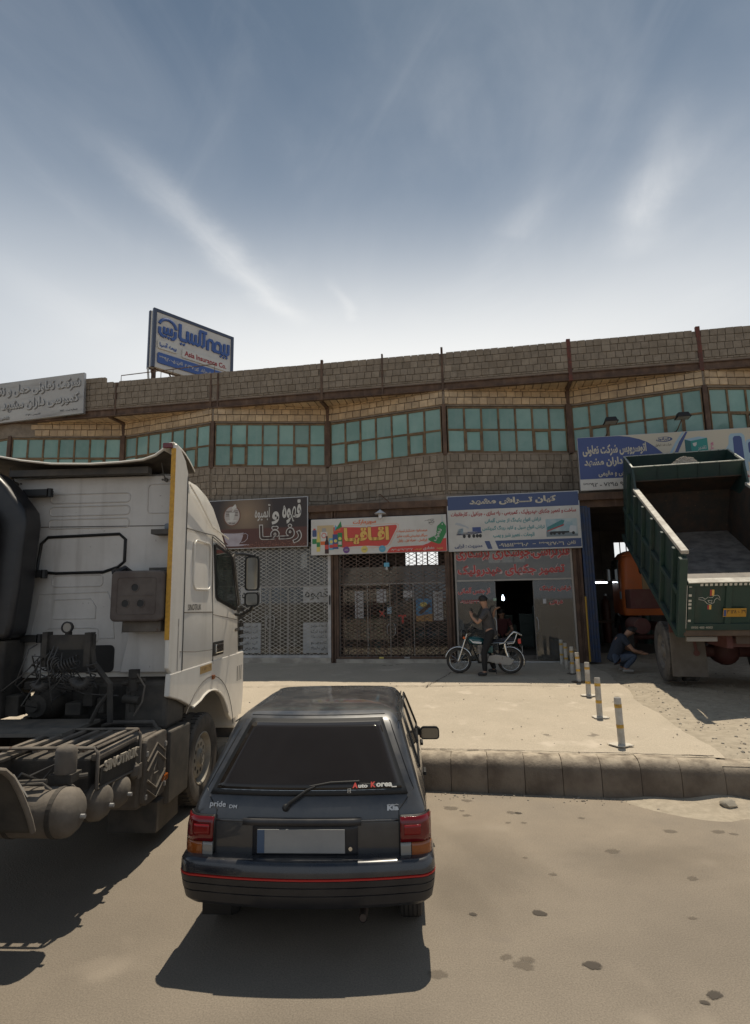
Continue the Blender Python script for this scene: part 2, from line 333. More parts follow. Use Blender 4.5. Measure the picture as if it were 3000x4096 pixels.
def rrect(x0, x1, z0, z1, r, n=4):
    p = []
    for cx, cz, a in ((x1-r, z1-r, 0), (x0+r, z1-r, 90), (x0+r, z0+r, 180), (x1-r, z0+r, 270)):
        p += [(cx+r*math.cos(R(a+90*i/n)), cz+r*math.sin(R(a+90*i/n))) for i in range(n+1)]
    return p
def rect(x0, x1, z0, z1): return [(x0, z0), (x1, z0), (x1, z1), (x0, z1)]
# ================================================================ SETTING
ANG = R(9.6); BO = V((0, 15.5, 0))
BMAT = Matrix.Translation(BO) @ Matrix.Rotation(-ANG, 4, 'Z')
def Bw(x, y, z=0.): return BMAT @ V((x, y, z))
def apron_z(y): return .40+.034*(max(y, -7.65)+7.65)
def gravel_z(x, y):
    if x < 5.47 and y < -7.60: return -.04
    e = -8.55-.10*max(0., x-6.5)
    t = smoothstep(e-.5, e+1.5, y); base = apron_z(y)-.012 if y > -7.65 else .39
    z = base*t
    z += .018*math.sin(x*2.1+y*1.3)+.014*math.sin(x*4.3-y*3.1)+.010*math.sin(y*7.7+x*5.9)
    if y < -7.9: z *= smoothstep(5.25, 6.6, x)
    if x < 5.7 and y >= -7.9: k = smoothstep(5.2, 5.7, x); z = (base*t-.022)*(1-k)+z*k
    return z
m_ground = M('ground_dust', (.20, .17, .135), .95, col2=(.26, .225, .18), scale=.5, bump=.01, bscale=8)
m_road = M('road_concrete', (.262, .222, .175), .85, col2=(.205, .174, .138), scale=.55, lo=.3, hi=.7, bump=.006, bscale=60, spec=.3, band=((.33, .272, .205), (math.sin(ANG), math.cos(ANG)), math.cos(ANG)*15.5-7.95, 3.2),
           spots=[((.32, .272, .216), .9, .58, .22), ((.19, .162, .135), 1.3, .62, .16)])
m_apron = M('apron_concrete', (.52, .445, .345), .9, col2=(.43, .37, .285), scale=1.3, lo=.3, hi=.7, bump=.016, bscale=16, spec=.2, band=((.50, .43, .335), (0, 1), -50, 1),
            spots=[((.58, .50, .40), 2.0, .56, .2), ((.25, .215, .17), 1.9, .69, .05)])
m_gravel = M('gravel_soil', (.35, .30, .23), .95, col2=(.43, .37, .285), scale=9, lo=.35, hi=.65, bump=.012, bscale=30, spec=.15)
m_kerb = M('kerb_concrete', (.20, .165, .128), .9, col2=(.125, .10, .078), scale=2.3, bump=.008, bscale=35, spec=.2,
           spots=[((.12, .10, .082), 1.7, .62, .1)], rand=.07, dust=((.52, .44, .335), 1.0, .35))
m_crack = M('crack_dark', (.12, .10, .08), .95)

g = MB(); S = 900; g.add([(-S, -S, -.03), (S, -S, -.03), (S, S, -.03), (-S, S, -.03)], [(0, 1, 2, 3)])
g.build('ground', m_ground, kind='structure', fix=False)
g = MB()
g.add([Bw(-70, -60), Bw(70, -60), Bw(70, -7.93), Bw(-70, -7.93)], [(0, 1, 2, 3)])
g.build('road', m_road, kind='structure', fix=False)
# concrete apron in front of the shops, gently rising to the shop fronts
g = MB(); rg = random.Random(3)
edge = [5.36+.05*math.sin(i*.17+1)+.03*math.sin(i*.47)+rg.uniform(-.012, .012) for i in range(61)]
def apron(u, v):
    y = -7.68+v*8.3; e = edge[min(60, int(round(v*60)))]; x = -40+(40+e)*(1-(1-u)**2.2)
    return Bw(x, y, apron_z(y)+.006*math.sin(x*1.9+y)+.005*math.sin(y*3.1-x*2.3))
g.grid(apron, 90, 60); g.build('apron', m_apron, kind='structure', smooth=60, fix=False)
g = MB(); g.grid(lambda u, v: Bw(5.18+26*u**1.6, -9.6+11.5*v, gravel_z(5.18+26*u**1.6, -9.6+11.5*v)), 130, 110)
g.build('gravel_yard', m_gravel, kind='structure', smooth=60, fix=False)
# loose stones of the yard
g = MB(); rg = random.Random(12)
m_stone = M('loose_stone', (.34, .295, .235), .9, col2=(.22, .20, .17), scale=14, lo=.4, hi=.6)
for i in range(1500):
    x = 5.1+rg.random()**1.5*8; y = rg.uniform(-9.1, -1.5); r = .008+.018*rg.random()**3
    if x < 5.45 and rg.random() < .55: continue
    g.rock(Bw(x, y, gravel_z(x, y)+r*.2), r, .6, 0, rg)
for i in range(260):
    x = rg.uniform(-4, 5.3); y = rg.uniform(-7.6, -.3); g.rock(Bw(x, y, apron_z(y)+.004), .006+.010*rg.random()**2, .6, 0, rg)
for i in range(150):
    x = rg.uniform(1.5, 6.5); y = -7.97-abs(rg.gauss(0, .12)); g.rock(Bw(x, y, .004), .006+.012*rg.random()**2, .6, 0, rg)
g.build('gravel', m_stone, kind='stuff', fix=False)
# spilled soil at the foot of the kerb's end
g = MB()
g.grid(lambda u, v: Bw(4.1+2.6*u, -8.75+.95*v, max(-.01, .10*math.sin(math.pi*min(1, u*1.0))*v**1.5*(.7+.3*math.sin(u*19+v*7)) - .012*(1-v))), 40, 14)
g.build('soil', m_gravel, kind='structure', smooth=60, fix=False)
# crack lines and old joint in the apron
g = MB(); rg = random.Random(5)
def crackline(x0, y0, x1, y1, w, n, wob):
    p = []
    for i in range(n+1):
        t = i/n; p.append((x0+(x1-x0)*t+rg.uniform(-wob, wob), y0+(y1-y0)*t+rg.uniform(-wob, wob)))
    for i in range(n):
        a, b = p[i], p[i+1]; d = V((b[0]-a[0], b[1]-a[1], 0)).normalized(); nn = V((-d.y, d.x, 0))*w*rg.uniform(.3, 1)/2
        q = [V((a[0], a[1], 0))-nn, V((b[0], b[1], 0))-nn, V((b[0], b[1], 0))+nn, V((a[0], a[1], 0))+nn]
        g.add([Bw(k.x, k.y, apron_z(k.y)+.0165) for k in q], [(0, 1, 2, 3)])
crackline(-1.5, -3.45, 5.2, -3.05, .028, 70, .018); crackline(1.55, -3.4, 2.1, -1.2, .03, 26, .03); crackline(2.0, -1.2, 2.4, .1, .02, 12, .02)
crackline(-5, -3.9, -1.5, -3.45, .02, 30, .02)
crackline(-1, -7.62, 5.3, -7.62, .035, 90, .012)
g.build('crack', m_crack, kind='structure', fix=False)
# oil drips and old stains on the road, each its own blot
def stain_mat(name, col, amt, inner=.25, nscale=2.2):
    m = bpy.data.materials.new(name); m.use_nodes = True; t = m.node_tree; n = t.nodes; l = t.links; p = n['Principled BSDF']; p.inputs['Base Color'].default_value = col+(1,); p.inputs['Roughness'].default_value = .75
    tcn = n.new('ShaderNodeTexCoord'); ln = n.new('ShaderNodeVectorMath'); ln.operation = 'LENGTH'; l.new(tcn.outputs['Object'], ln.inputs[0]); oi = n.new('ShaderNodeObjectInfo')
    ad = n.new('ShaderNodeVectorMath'); ad.operation = 'ADD'; l.new(tcn.outputs['Object'], ad.inputs[0]); l.new(oi.outputs['Location'], ad.inputs[1])
    no = n.new('ShaderNodeTexNoise'); no.inputs['Scale'].default_value = nscale; no.inputs['Detail'].default_value = 6; l.new(ad.outputs[0], no.inputs[0])
    ma = n.new('ShaderNodeMath'); ma.operation = 'MULTIPLY_ADD'; l.new(no.outputs[0], ma.inputs[0]); ma.inputs[1].default_value = -1.1; l.new(ln.outputs['Value'], ma.inputs[2])
    mr = n.new('ShaderNodeMapRange'); mr.interpolation_type = 'SMOOTHSTEP'; l.new(ma.outputs[0], mr.inputs[0]); mr.inputs[1].default_value = .38; mr.inputs[2].default_value = .38-inner-.1; mr.inputs[4].default_value = amt
    l.new(mr.outputs[0], p.inputs['Alpha']); return m
m_oil = stain_mat('oil_stain', (.06, .048, .036), .9); m_oil2 = stain_mat('old_stain', (.15, .122, .092), .45); m_grime = stain_mat('road_grime', (.14, .115, .085), .16, .8, 1.6); rg = random.Random(31)
for i, (x, y, r) in enumerate([(1.0, 6.99, .06), (.79, 6.76, .08), (.9, 6.68, .03), (.93, 6.54, .045), (1.42, 6.6, .055), (1.49, 6.58, .035), (1.48, 6.31, .03), (1.32, 6.32, .03), (2.11, 6.41, .035), (2.31, 6.91, .028), (3.31, 6.0, .06), (3.42, 5.94, .04), (3.38, 6.69, .03), (2.85, 6.03, .06), (1.44, 5.19, .035), (2.55, 5.08, .045), (1.16, 4.6, .05), (.67, 4.6, .028), (.8, 4.09, .04), (.93, 4.06, .045), (.89, 4.0, .06), (1.32, 3.99, .055), (.34, 3.93, .06), (1.92, 3.7, .045), (1.83, 3.64, .025), (1.29, 5.51, .022), (2.23, 4.5, .03), (2.11, 5.61, .06), (-.9, 3.2, .03), (.2, 3.1, .02), (3.0, 4.2, .03), (2.6, 3.3, .02)]):
    g = MB(); g.add([(-1, -1, 0), (1, -1, 0), (1, 1, 0), (-1, 1, 0)], [(0, 1, 2, 3)])
    o = g.build('stain', m_oil if i in (5, 9, 16, 17, 21, 23, 24) else m_oil2, kind='structure', fix=False); o.location = (x, y, .004); o.scale = (r*1.35, r*.95, 1); o.rotation_euler = (0, 0, rg.uniform(-.5, .5))
for q, (x, y, sx, sy) in enumerate(((1.0, 5.6, .5, 1.3), (.7, 4.9, .45, .9), (2.4, 5.4, 1.3, .5), (-.2, 3.3, 1.2, .35), (3.2, 4.4, .8, 1.0))):
    g = MB(); g.add([(-1, -1, 0), (1, -1, 0), (1, 1, 0), (-1, 1, 0)], [(0, 1, 2, 3)]); o = g.build('stain', m_grime, kind='structure', fix=False); o.location = (x, y, .0025+.0003*q); o.scale = (sx, sy, 1); o.rotation_euler = (0, 0, .4-.2*q)
# kerb, stone by stone
kb = empty('kerb', Bw(-7.35, -7.93, 0), -ANG, kind='structure')
kx = -7.35; rg = random.Random(9)
prof0 = [(0, 0), (.0, .14), (.008, .26), (.022, .315), (.048, .358), (.085, .388), (.13, .404), (.19, .411), (.30, .408), (.30, 0)]
for i in range(34):
    ln = .435 if i < 28 else .46
    sag = 0 if kx < 4.6 else (kx-4.6)*.02
    a = kx+7.35+.003; b = a+ln-.006; jy = rg.uniform(-.008, .008); jz = rg.uniform(-.005, .005)-sag
    mb = MB(); p = [(y+jy, max(0, z+jz) if z > 0 else -.02) for y, z in prof0]
    mb.loft([[(x, y, z) for y, z in [(yy+(.004 if e else 0), zz-(.003 if e and zz > 0 else 0)) for yy, zz in p]] for x, e in ((a, 1), (a+.010, 0), (b-.010, 0), (b, 1))])
    mb.build('kerb_stone', m_kerb, kb, smooth=50)
    kx += ln
    if kx > 5.42: break
KERB_END = kx
mb = MB(); mb.box(0, KERB_END+7.35-.03, .07, .285, -.02, .365); mb.build('mortar', m_kerb, kb)
o = MB().rock(Bw(5.22, -8.12, .045), .085, .62, 2, random.Random(4)).build('stone', M('stone_pale', (.30, .26, .20), .9, col2=(.30, .27, .22), scale=9, bump=.006, bscale=30), smooth=40)
tag(o, 'pale lump of broken concrete lying at the end of the kerb', 'stone')
# dry weed growing from the joint behind the kerb
w = empty('weed', Bw(1.33+.0, -7.60, .405), 0, 'small dry weed growing in the joint behind the kerb beside the car', 'weed')
mb = MB(); rg = random.Random(8)
for i in range(46):
    a = rg.uniform(0, 6.28); ln = rg.uniform(.05, .17); b = V((math.cos(a)*ln*.6, math.sin(a)*ln*.6, ln*rg.uniform(.4, 1)))
    s0 = V((rg.uniform(-.07, .07), rg.uniform(-.02, .02), 0)); sd = V((-math.sin(a), math.cos(a), 0))*.003
    mb.add([s0-sd, s0+sd, s0+b*.6+sd*.8+V((0, 0, .01)), s0+b], [(0, 1, 2, 3)])
mb.build('foliage', M('weed_green', (.13, .15, .05), .8, col2=(.3, .25, .12), scale=40), w, fix=False)

# ================================================================ WORKSHOP BUILDING
m_block = M('block_grey', (.222, .182, .138), .95, col2=(.29, .242, .188), scale=2.6, bump=.006, bscale=45, rand=.13, streak=((.16, .13, .11), .35, (14, 14, 1.2)), spec=.15)
m_block2 = M('block_old', (.21, .173, .133), .95, col2=(.28, .234, .184), scale=5, lo=.3, hi=.7, bump=.006, bscale=45, spec=.15)
m_mortar = M('mortar_grey', (.19, .156, .12), .95, col2=(.245, .202, .158), scale=7, bump=.01, bscale=25)
m_brick = M('tan_brick', (.56, .42, .265), .95, col2=(.42, .315, .21), scale=3.5, bump=.006, bscale=40, rand=.14, spec=.15)
m_plaster = M('concrete_ledge', (.26, .205, .155), .95, col2=(.19, .15, .115), scale=3, bump=.01, bscale=18)
m_rust = M('rusty_steel', (.075, .044, .030), .8, col2=(.13, .078, .05), scale=4, lo=.35, hi=.7, bump=.003, bscale=50, streak=((.21, .15, .11), .5, (9, 9, .8)))
m_rustred = M('red_oxide_post', (.15, .045, .03), .8, col2=(.09, .04, .03), scale=5)
m_winfr = M('window_steel', (.20, .135, .07), .8, col2=(.12, .075, .04), scale=5, bump=.002, bscale=60)
m_dark = M('interior_plaster', (.16, .14, .125), .95, col2=(.11, .095, .085), scale=1.3)
m_floor_in = M('shop_floor', (.16, .14, .12), .8)
m_teal = M('painted_glass', (.16, .29, .25), .14, col2=(.21, .34, .295), scale=1.3, rand=.17, streak=((.22, .33, .29), .6, (7, 7, .5)), spec=.5)
bd = empty('workshop_building', Bw(0, 0, 0), -ANG, 'long unrendered block building with teal upper windows above the row of shops', 'building')

DEEP, FLUSH = [-15.1, -8.27, -1.53, 5.42, 12.25], [-18.5, -11.7, -4.85, 1.98, 8.68, 15.6]
ks = sorted([(x, .80) for x in DEEP]+[(x, 0.) for x in FLUSH])
def front(x):
    for (a, da), (b, db) in zip(ks, ks[1:]):
        if a <= x <= b: return da+(db-da)*(x-a)/(b-a)
    return 0.
X0, X1 = -18.5, 15.6
Z_LINT, Z_SILL, Z_WTOP, Z_SOF, Z_BEAM, Z_PAR = 5.08, 6.25, 7.58, 8.10, 8.27, 9.16
# wall cores (mortar shows in the joints)
mb = MB()
for (a, da), (b, db) in zip(ks, ks[1:]):
    for z0, z1 in ((Z_LINT, Z_SILL-.03), (Z_WTOP+.02, Z_SOF)):
        mb.hexa([(a, da+.02, z0), (b, db+.02, z0), (b, db+.24, z0), (a, da+.24, z0), (a, da+.02, z1), (b, db+.02, z1), (b, db+.24, z1), (a, da+.24, z1)])
mb.build('wall', m_mortar, bd)
mb = MB(); mb.box(-9.75, X1, .015, .19, Z_BEAM, Z_PAR-.03); mb.build('parapet', m_mortar, bd)
mb = MB(); mb.box(X0, X1, -.005, .20, Z_BEAM-.002, Z_BEAM+.055); mb.build('parapet_ledge', m_plaster, bd, bevel=.006)
# rusty roof-edge beam: I profile
mb = MB(); mb.box(X0, X1, -.02, .10, Z_SOF-.055, Z_SOF-.03); mb.box(X0, X1, .02, .05, Z_SOF-.03, Z_BEAM-.025); mb.box(X0, X1, -.02, .10, Z_BEAM-.025, Z_BEAM-.003)
mb.build('roof_beam', m_rust, bd)
mb = MB(); mb.box(X0, X1, .10, 13.5, Z_SOF+.045, Z_BEAM-.01); mb.build('roof', m_mortar, bd)
# posts
mb_posts = [(-1.50, .07, 9.25), (.28, .045, 9.27), (1.98, .06, 9.31), (5.40, .10, 9.22), (8.66, .10, 9.25), (-4.93, .055, 9.12), (-4.70, .05, 9.12), (-8.06, .05, 9.10), (-11.7, .06, 9.2)]
for x, w_, zt in mb_posts:
    b = MB(); b.box(x-w_/2, x+w_/2, -.022, .06, Z_SOF-.06, zt); b.build('parapet_post', m_rustred if x > 5 else m_rust, bd)
for x, d in ks:
    if d > 0:
        b = MB(); b.hexa([(x-.05, .06, Z_SOF-.03), (x+.05, .06, Z_SOF-.03), (x+.05, .10, Z_SOF-.03), (x-.05, .10, Z_SOF-.03), (x-.05, .06, Z_SOF+.04), (x+.05, .06, Z_SOF+.04), (x+.05, .10, Z_SOF+.04), (x-.05, .10, Z_SOF+.04)])
        b.bar((x-.02, .05, Z_SOF-.05), (x, .83, Z_SOF-.05), .09, .07); b.bar((x, .74, Z_SOF-.05), (x, .80, Z_WTOP+.05), .09, .05)
        b.build('bracket', m_rust, bd)
    b = MB(); b.box(x-.075 if d else x-.055, x+.075 if d else x+.055, d-.012 if not d else d-.055, d+.1, Z_SILL-.05 if not d else Z_SILL-.02, Z_WTOP+.06); b.build('column', m_rust, bd)
# masonry blocks: candidates first, the 300 that show largest become parts of their own, the rest is joined
cands = []
rb = random.Random(21)
def seg_at(x):
    for (a, da), (b, db) in zip(ks, ks[1:]):
        if a <= x < b: return a, da, b, db
def wall_rows(z0, rows, h, bw_, kind, xa, xb, depth=.10, stag=.5, jit=.006):
    for (a, da), (b, db) in zip(ks, ks[1:]):
        if b < xa or a > xb: continue
        ang = math.atan2(db-da, b-a); ln = math.hypot(b-a, db-da)
        for r in range(rows):
            s = -rb.uniform(0, bw_) if r % 2 else -bw_*stag*rb.uniform(.6, 1)
            while s < ln:
                w_ = bw_*rb.uniform(.88, 1.1); s0, s1 = max(s, .03), min(s+w_, ln-.03)
                if s1-s0 > .05:
                    c = (s0+s1)/2; x = a+c*math.cos(ang); y = da+c*math.sin(ang)
                    if xa <= x <= xb: cands.append((kind, x, y-.005+rb.uniform(-jit, jit), z0+(r+.5)*h, ang+rb.uniform(-.01, .01), (s1-s0)-.016, depth, h-.016*rb.uniform(.8, 1.6)))
                s += w_
wall_rows(Z_LINT+.02, 1, .085, .2, 'block', -9.5, 11.5)
wall_rows(Z_LINT+.115, 5, .205, .215, 'block', -9.5, 11.5)
wall_rows(Z_WTOP+.06, 1, .2, .235, 'brick', -11, 11.3, jit=.009); wall_rows(Z_WTOP+.27, 1, .17, .235, 'brick', -11, 11.3, jit=.014)
wall_rows(Z_WTOP+.44, 1, .07, .235, 'brick', -11, 11.3, jit=.02)
def straight_rows(xa, xb, z0, rows, h, bw_, drop=None):
    for r in range(rows):
        s = xa-rb.uniform(0, bw_)
        while s < xb:
            w_ = bw_*rb.uniform(.9, 1.1); s0, s1 = max(s, xa), min(s+w_, xb); x = (s0+s1)/2; s += w_
            if s1-s0 < .05 or any(abs(x-p[0]) < .04 for p in mb_posts): continue
            z = z0+(r+.5)*h
            if drop and z > drop(x): continue
            cands.append(('block', x, rb.uniform(-.006, .006), z, rb.uniform(-.008, .008), (s1-s0)-.014, .10, h-.014*rb.uniform(.8, 1.7)))
def step(x): return 9.6 if x > -8.06 else (9.1 if x > -8.5 else 9.5)
straight_rows(-9.9, 11.5, Z_BEAM+.055, 1, .055, .15); straight_rows(-9.9, 11.5, Z_BEAM+.112, 4, .194, .205)
straight_rows(-9.6, -8.45, Z_BEAM+.112+.776, 1, .17, .205)
campos_l = BMAT.inverted() @ V((0, 0, CAM_H))
cubes = {}
def unit_block(kind, i):
    k = (kind, i)
    if k not in cubes:
        q = random.Random(i*7+len(kind)); mb = MB()
        p = [(-.5, -.5, -.5), (.5, -.5, -.5), (.5, .5, -.5), (-.5, .5, -.5), (-.5, -.5, .5), (.5, -.5, .5), (.5, .5, .5), (-.5, .5, .5)]
        mb.hexa([(x+q.uniform(-.025, .025), y+(q.uniform(-.05, .05) if y < 0 else 0), z+q.uniform(-.03, .03)) for x, y, z in p])
        me = mb.mesh(kind, m_block if kind == 'block' else m_brick); bm = bmesh.new(); bm.from_mesh(me); bmesh.ops.recalc_face_normals(bm, faces=bm.faces); bm.to_mesh(me); bm.free(); cubes[k] = me
    return cubes[k]
def hidden(c):   # behind signs, truck, or out of frame: shown smaller
    k, x, y, z = c[:4]
    if x < -11.6 or x > 10.3: return True
    if x > 5.4 and z < 6.3: return True
    if x < -9.05 and z > 8: return True
    if x < -4.6 and z < 6.3: return True
    return False
for kind in ('block', 'brick'):
    cs = [c for c in cands if c[0] == kind]
    cs.sort(key=lambda c: (hidden(c), -(c[5]*c[7])/((c[1]-campos_l.x)**2+(c[2]-campos_l.y)**2+(c[3]-campos_l.z)**2)))
    for i, (k, x, y, z, a, w_, d_, h_) in enumerate(cs[:298]):
        o = bpy.data.objects.new(kind, unit_block(kind, i % 8)); sc.collection.objects.link(o); o.parent = bd
        nx, ny = math.sin(a), -math.cos(a)
        o.location = (x-nx*d_/2+nx*.012, y-ny*d_/2+ny*.012, z); o.rotation_euler = (0, 0, a); o.scale = (w_, d_, h_)
    mb = MB()
    for (k, x, y, z, a, w_, d_, h_) in cs[298:]:
        ca, sa = math.cos(a), math.sin(a); pts = []
        for dx, dy, dz in [(-.5, 0, -.5), (.5, 0, -.5), (.5, 1, -.5), (-.5, 1, -.5), (-.5, 0, .5), (.5, 0, .5), (.5, 1, .5), (-.5, 1, .5)]:
            lx, ly = dx*w_, dy*d_-.012+rb.uniform(-.002, .002); pts.append((x+lx*ca-ly*sa, y+lx*sa+ly*ca, z+dz*h_))
        mb.hexa(pts)
    if cs[298:]: mb.build(kind+'_masonry', m_block2 if kind == 'block' else m_brick, bd, kind='stuff')
# soffit bricks under the overhang, laid in rows beside the zigzag wall
mb = MB(); mb.box(X0, X1, .10, 1.05, Z_SOF+.02, Z_SOF+.044); mb.build('soffit', m_mortar, bd)
ns = 0; x = -11.0
while x < 11.2 and ns < 130:
    w_ = .225*rb.uniform(.92, 1.06); d = front(x+w_/2)
    if d > .14:
        o = bpy.data.objects.new('soffit_brick', unit_block('brick', ns % 8)); sc.collection.objects.link(o); o.parent = bd
        o.location = (x+w_/2, .11+(d-.10)/2, Z_SOF+.012+rb.uniform(-.006, .006)); o.scale = (w_-.02, max(.05, d-.11), .05); ns += 1
    x += w_
# wavy concrete lip under the lower wall, with its rough underside
mb = MB()
for (a, da), (b, db) in zip(ks, ks[1:]):
    mb.hexa([(a, da-.05, Z_LINT-.13), (b, db-.05, Z_LINT-.13), (b, db+.3, Z_LINT-.13), (a, da+.3, Z_LINT-.13), (a, da-.03, Z_LINT+.015), (b, db-.03, Z_LINT+.015), (b, db+.3, Z_LINT+.015), (a, da+.3, Z_LINT+.015)])
mb.build('lintel', m_plaster, bd)
mb = MB(); mb.box(X0, X1, -.10, .02, Z_LINT-.32, Z_LINT-.14); mb.box(X0, X1, .02, .06, Z_LINT-.5, Z_LINT-.3); mb.build('lintel_beam', m_rust, bd)
mb = MB(); mb.box(X0, X1, .06, 9.8, Z_LINT-.15, Z_LINT-.131); mb.build('ceiling', m_dark, bd)
# window bays
def window(a, da, b, db):
    ang = math.atan2(db-da, b-a); ln = math.hypot(b-a, db-da); off = .085
    wr = bpy.data.objects.new('window', None); m = MB()
    n = 7; h = Z_WTOP-Z_SILL; zm = Z_SILL+h*.5; W = ln-2*off; cw = W/n; fw = .052; fd = .05
    m.box(0, W, 0, fd, 0, fw); m.box(0, W, 0, fd, h-fw, h); m.box(0, W, .002, fd-.002, h/2-fw/2, h/2+fw/2)
    for i in range(n+1):
        xx = i*cw; m.box(max(0, xx-fw/2)+.001, min(W, xx+fw/2)-.001, -.004, fd+.002, fw if 0 < i < n else 0, h-fw if 0 < i < n else h)
    o = m.build('window', m_winfr, bd, loc=(a+off*math.cos(ang), da+off*math.sin(ang)+.01, Z_SILL), rot=(0, 0, ang))
    m = MB(); m.box(-.03, W+.03, -.035, .10, -.04, -.003); m.build('sill', m_plaster, o)
    for r in range(2):
        for i in range(n):
            x0, x1 = i*cw+fw/2, (i+1)*cw-fw/2; z0 = fw if r == 0 else h/2+fw/2; z1 = h/2-fw/2 if r == 0 else h-fw
            k = 0.
            if r == 0 and i in (1, 5):
                s = MB(); t = .03; s.box(x0, x1, -.012, .02, z0, z0+t); s.box(x0, x1, -.012, .02, z1-t, z1); s.box(x0, x0+t, -.012, .02, z0+t, z1-t); s.box(x1-t, x1, -.012, .02, z0+t, z1-t)
                s.build('sash', m_winfr, o); k = t
            p = MB(); tl = rb.uniform(-.005, .005); t2 = rb.uniform(-.005, .005)
            p.hexa([(x0+k, .022+tl, z0+k), (x1-k, .022-tl, z0+k), (x1-k, .03-tl, z0+k), (x0+k, .03+tl, z0+k), (x0+k, .022+t2, z1-k), (x1-k, .022-t2, z1-k), (x1-k, .03-t2, z1-k), (x0+k, .03+t2, z1-k)])
            p.build('pane', m_teal, o)
for (a, da), (b, db) in zip(ks, ks[1:]):
    if a > 11.5 or b < -12.5: continue
    window(a, da, b, db)
# shell of the building behind: rear wall with high window openings, side walls, floors, partitions between the shops
YB = 9.0
mb = MB(); openings = [(-6.2, -4.6), (-.25, 1.15), (3.25, 4.75), (8.25, 8.95)]
xs = X0
for a, b in openings:
    mb.box(xs, a, YB, YB+.2, 0, Z_SOF); mb.box(a, b, YB, YB+.2, 0, 3.75); mb.box(a, b, YB, YB+.2, 4.45, Z_SOF)
    mb.box(a+(b-a)*.32, a+(b-a)*.36, YB+.05, YB+.1, 3.75, 4.45); mb.box(a+(b-a)*.66, a+(b-a)*.70, YB+.05, YB+.1, 3.75, 4.45)
    xs = b
mb.box(xs, X1, YB, YB+.2, 0, Z_SOF)
mb.build('rear_wall', m_dark, bd)
mb = MB(); mb.box(X0-.2, X0, -.0, YB, 0, Z_SOF); mb.box(X1, X1+.2, .0, YB, 0, Z_SOF)
mb.build('side_wall', m_dark, bd)
for x in (-4.95, -1.20, 2.02, 5.24, 12.4): mb = MB(); mb.box(x-.08, x+.08, .35, YB, 0, Z_LINT-.2); mb.build('partition', m_dark, bd)
mb = MB(); mb.box(X0, 5.2, .62, YB, .3, .79); mb.box(5.2, X1, .62, YB, .3, .66); mb.build('shop_floor', m_floor_in, bd)
mb = MB(); mb.box(X0, X1, 1.1, YB, Z_SILL-.4, Z_SILL-.2); mb.build('upper_floor', m_dark, bd)
# ground-floor piers of rusty channel steel
for x0, x1 in ((-1.24, -1.11), (1.93, 2.06), (5.13, 5.34), (-5.02, -4.88)):
    m = MB(); w_ = x1-x0
    m.box(x0, x0+w_*.35, -.04, .30, .62, Z_LINT-.32); m.box(x0+w_*.35, x1-w_*.3, .02, .30, .62, Z_LINT-.32); m.box(x1-w_*.3, x1, -.03, .30, .62, Z_LINT-.32)
    m.build('pier', m_rust, bd)
# left part of the ground floor behind the big truck: plain blockwork
mb = MB(); mb.box(X0, -5.0, .0, .25, 0, Z_LINT-.14); mb.build('ground_wall', m_block2, bd)
# ledge of pale stone under the shutters
mb = MB(); mb.box(-5.0, -1.25, -.06, .55, .55, .80); mb.box(-1.11, 1.93, -.05, .55, .55, .76); mb.build('step', M('pale_stone_step', (.42, .38, .32), .7, col2=(.28, .25, .21), scale=2.5, lo=.4, hi=.6), bd, bevel=.01)
m_door = M('blue_gate_paint', (.02, .045, .12), .6, col2=(.05, .06, .09), scale=5, streak=((.1, .06, .04), .4, (9, 9, .7)))
for i, x in enumerate((5.37, 5.44, 5.51, 5.58)):
    m = MB(); m.box(x, x+.045, -.03+.02*i, .62, .68, 4.62); m.box(x+.045, x+.06, -.03+.02*i, .0+.02*i, .68, 4.62); m.build('gate_leaf', m_door, bd)
m = MB(); m.cyl((5.36, -.06, .7), (5.36, -.06, 2.3), .022, n=8); m.build('gate_bolt', M('yellow_ochre', (.42, .25, .03), .6), bd)
# ================================================================ SIGNS
def P(name, col, **k): return M('print_'+name, col, k.pop('rough', .45), **k)
p_white = P('white', (.56, .54, .50), col2=(.49, .47, .43), scale=1.5)
p_cream = P('cream', (.50, .45, .35)); p_blue = P('blue', (.045, .07, .20)); p_navy = P('navy', (.05, .075, .17)); p_red = P('red', (.52, .055, .04)); p_dred = P('dark_red', (.36, .05, .05))
p_gold = P('gold', (.68, .42, .10)); p_orange = P('orange', (.62, .13, .03)); p_green = P('green', (.03, .20, .06)); p_teal = P('teal', (.09, .27, .28)); p_black = P('black', (.02, .02, .02))
p_brown = P('brown', (.045, .022, .017)); p_purple = P('purple', (.14, .05, .20)); p_yellow = P('yellow', (.62, .50, .13)); p_cyan = P('cyan', (.10, .33, .46)); p_grey = P('grey', (.30, .29, .27)); p_pink = P('pink', (.50, .10, .22)); p_lblue = P('light_blue', (.30, .42, .50))
m_alu = M('sign_edge_metal', (.42, .42, .42), .45, .6); m_signback = M('sign_back', (.16, .15, .14), .8)
def sign(x0, x1, z0, z1, face, label, cat='sign', y=-.12, th=.10, rot=0., edge=None, back=True, fr=.02, nm='shop_sign'):
    s = empty(nm, Bw(x0, y, z0), -ANG, label, cat)
    s.rotation_euler = (0, rot, -ANG) if rot else (0, 0, -ANG)
    w, h = x1-x0, z1-z0
    m = MB(); m.box(0, w, 0, th, 0, h); m.build('box', edge or m_alu, s, bevel=.004)
    m = MB(); m.box(fr, w-fr, -.003, .01, fr, h-fr); m.build('face', face, s)
    if back:
        m = MB()
        for x in (w*.12, w*.5, w*.88): m.bar((x, th, h*.8), (x, -y+.05, h*.8), .04, .04); m.bar((x, th, h*.2), (x, -y+.05, h*.2), .04, .04)
        m.build('bracket', m_rust, s)
    return s, w, h
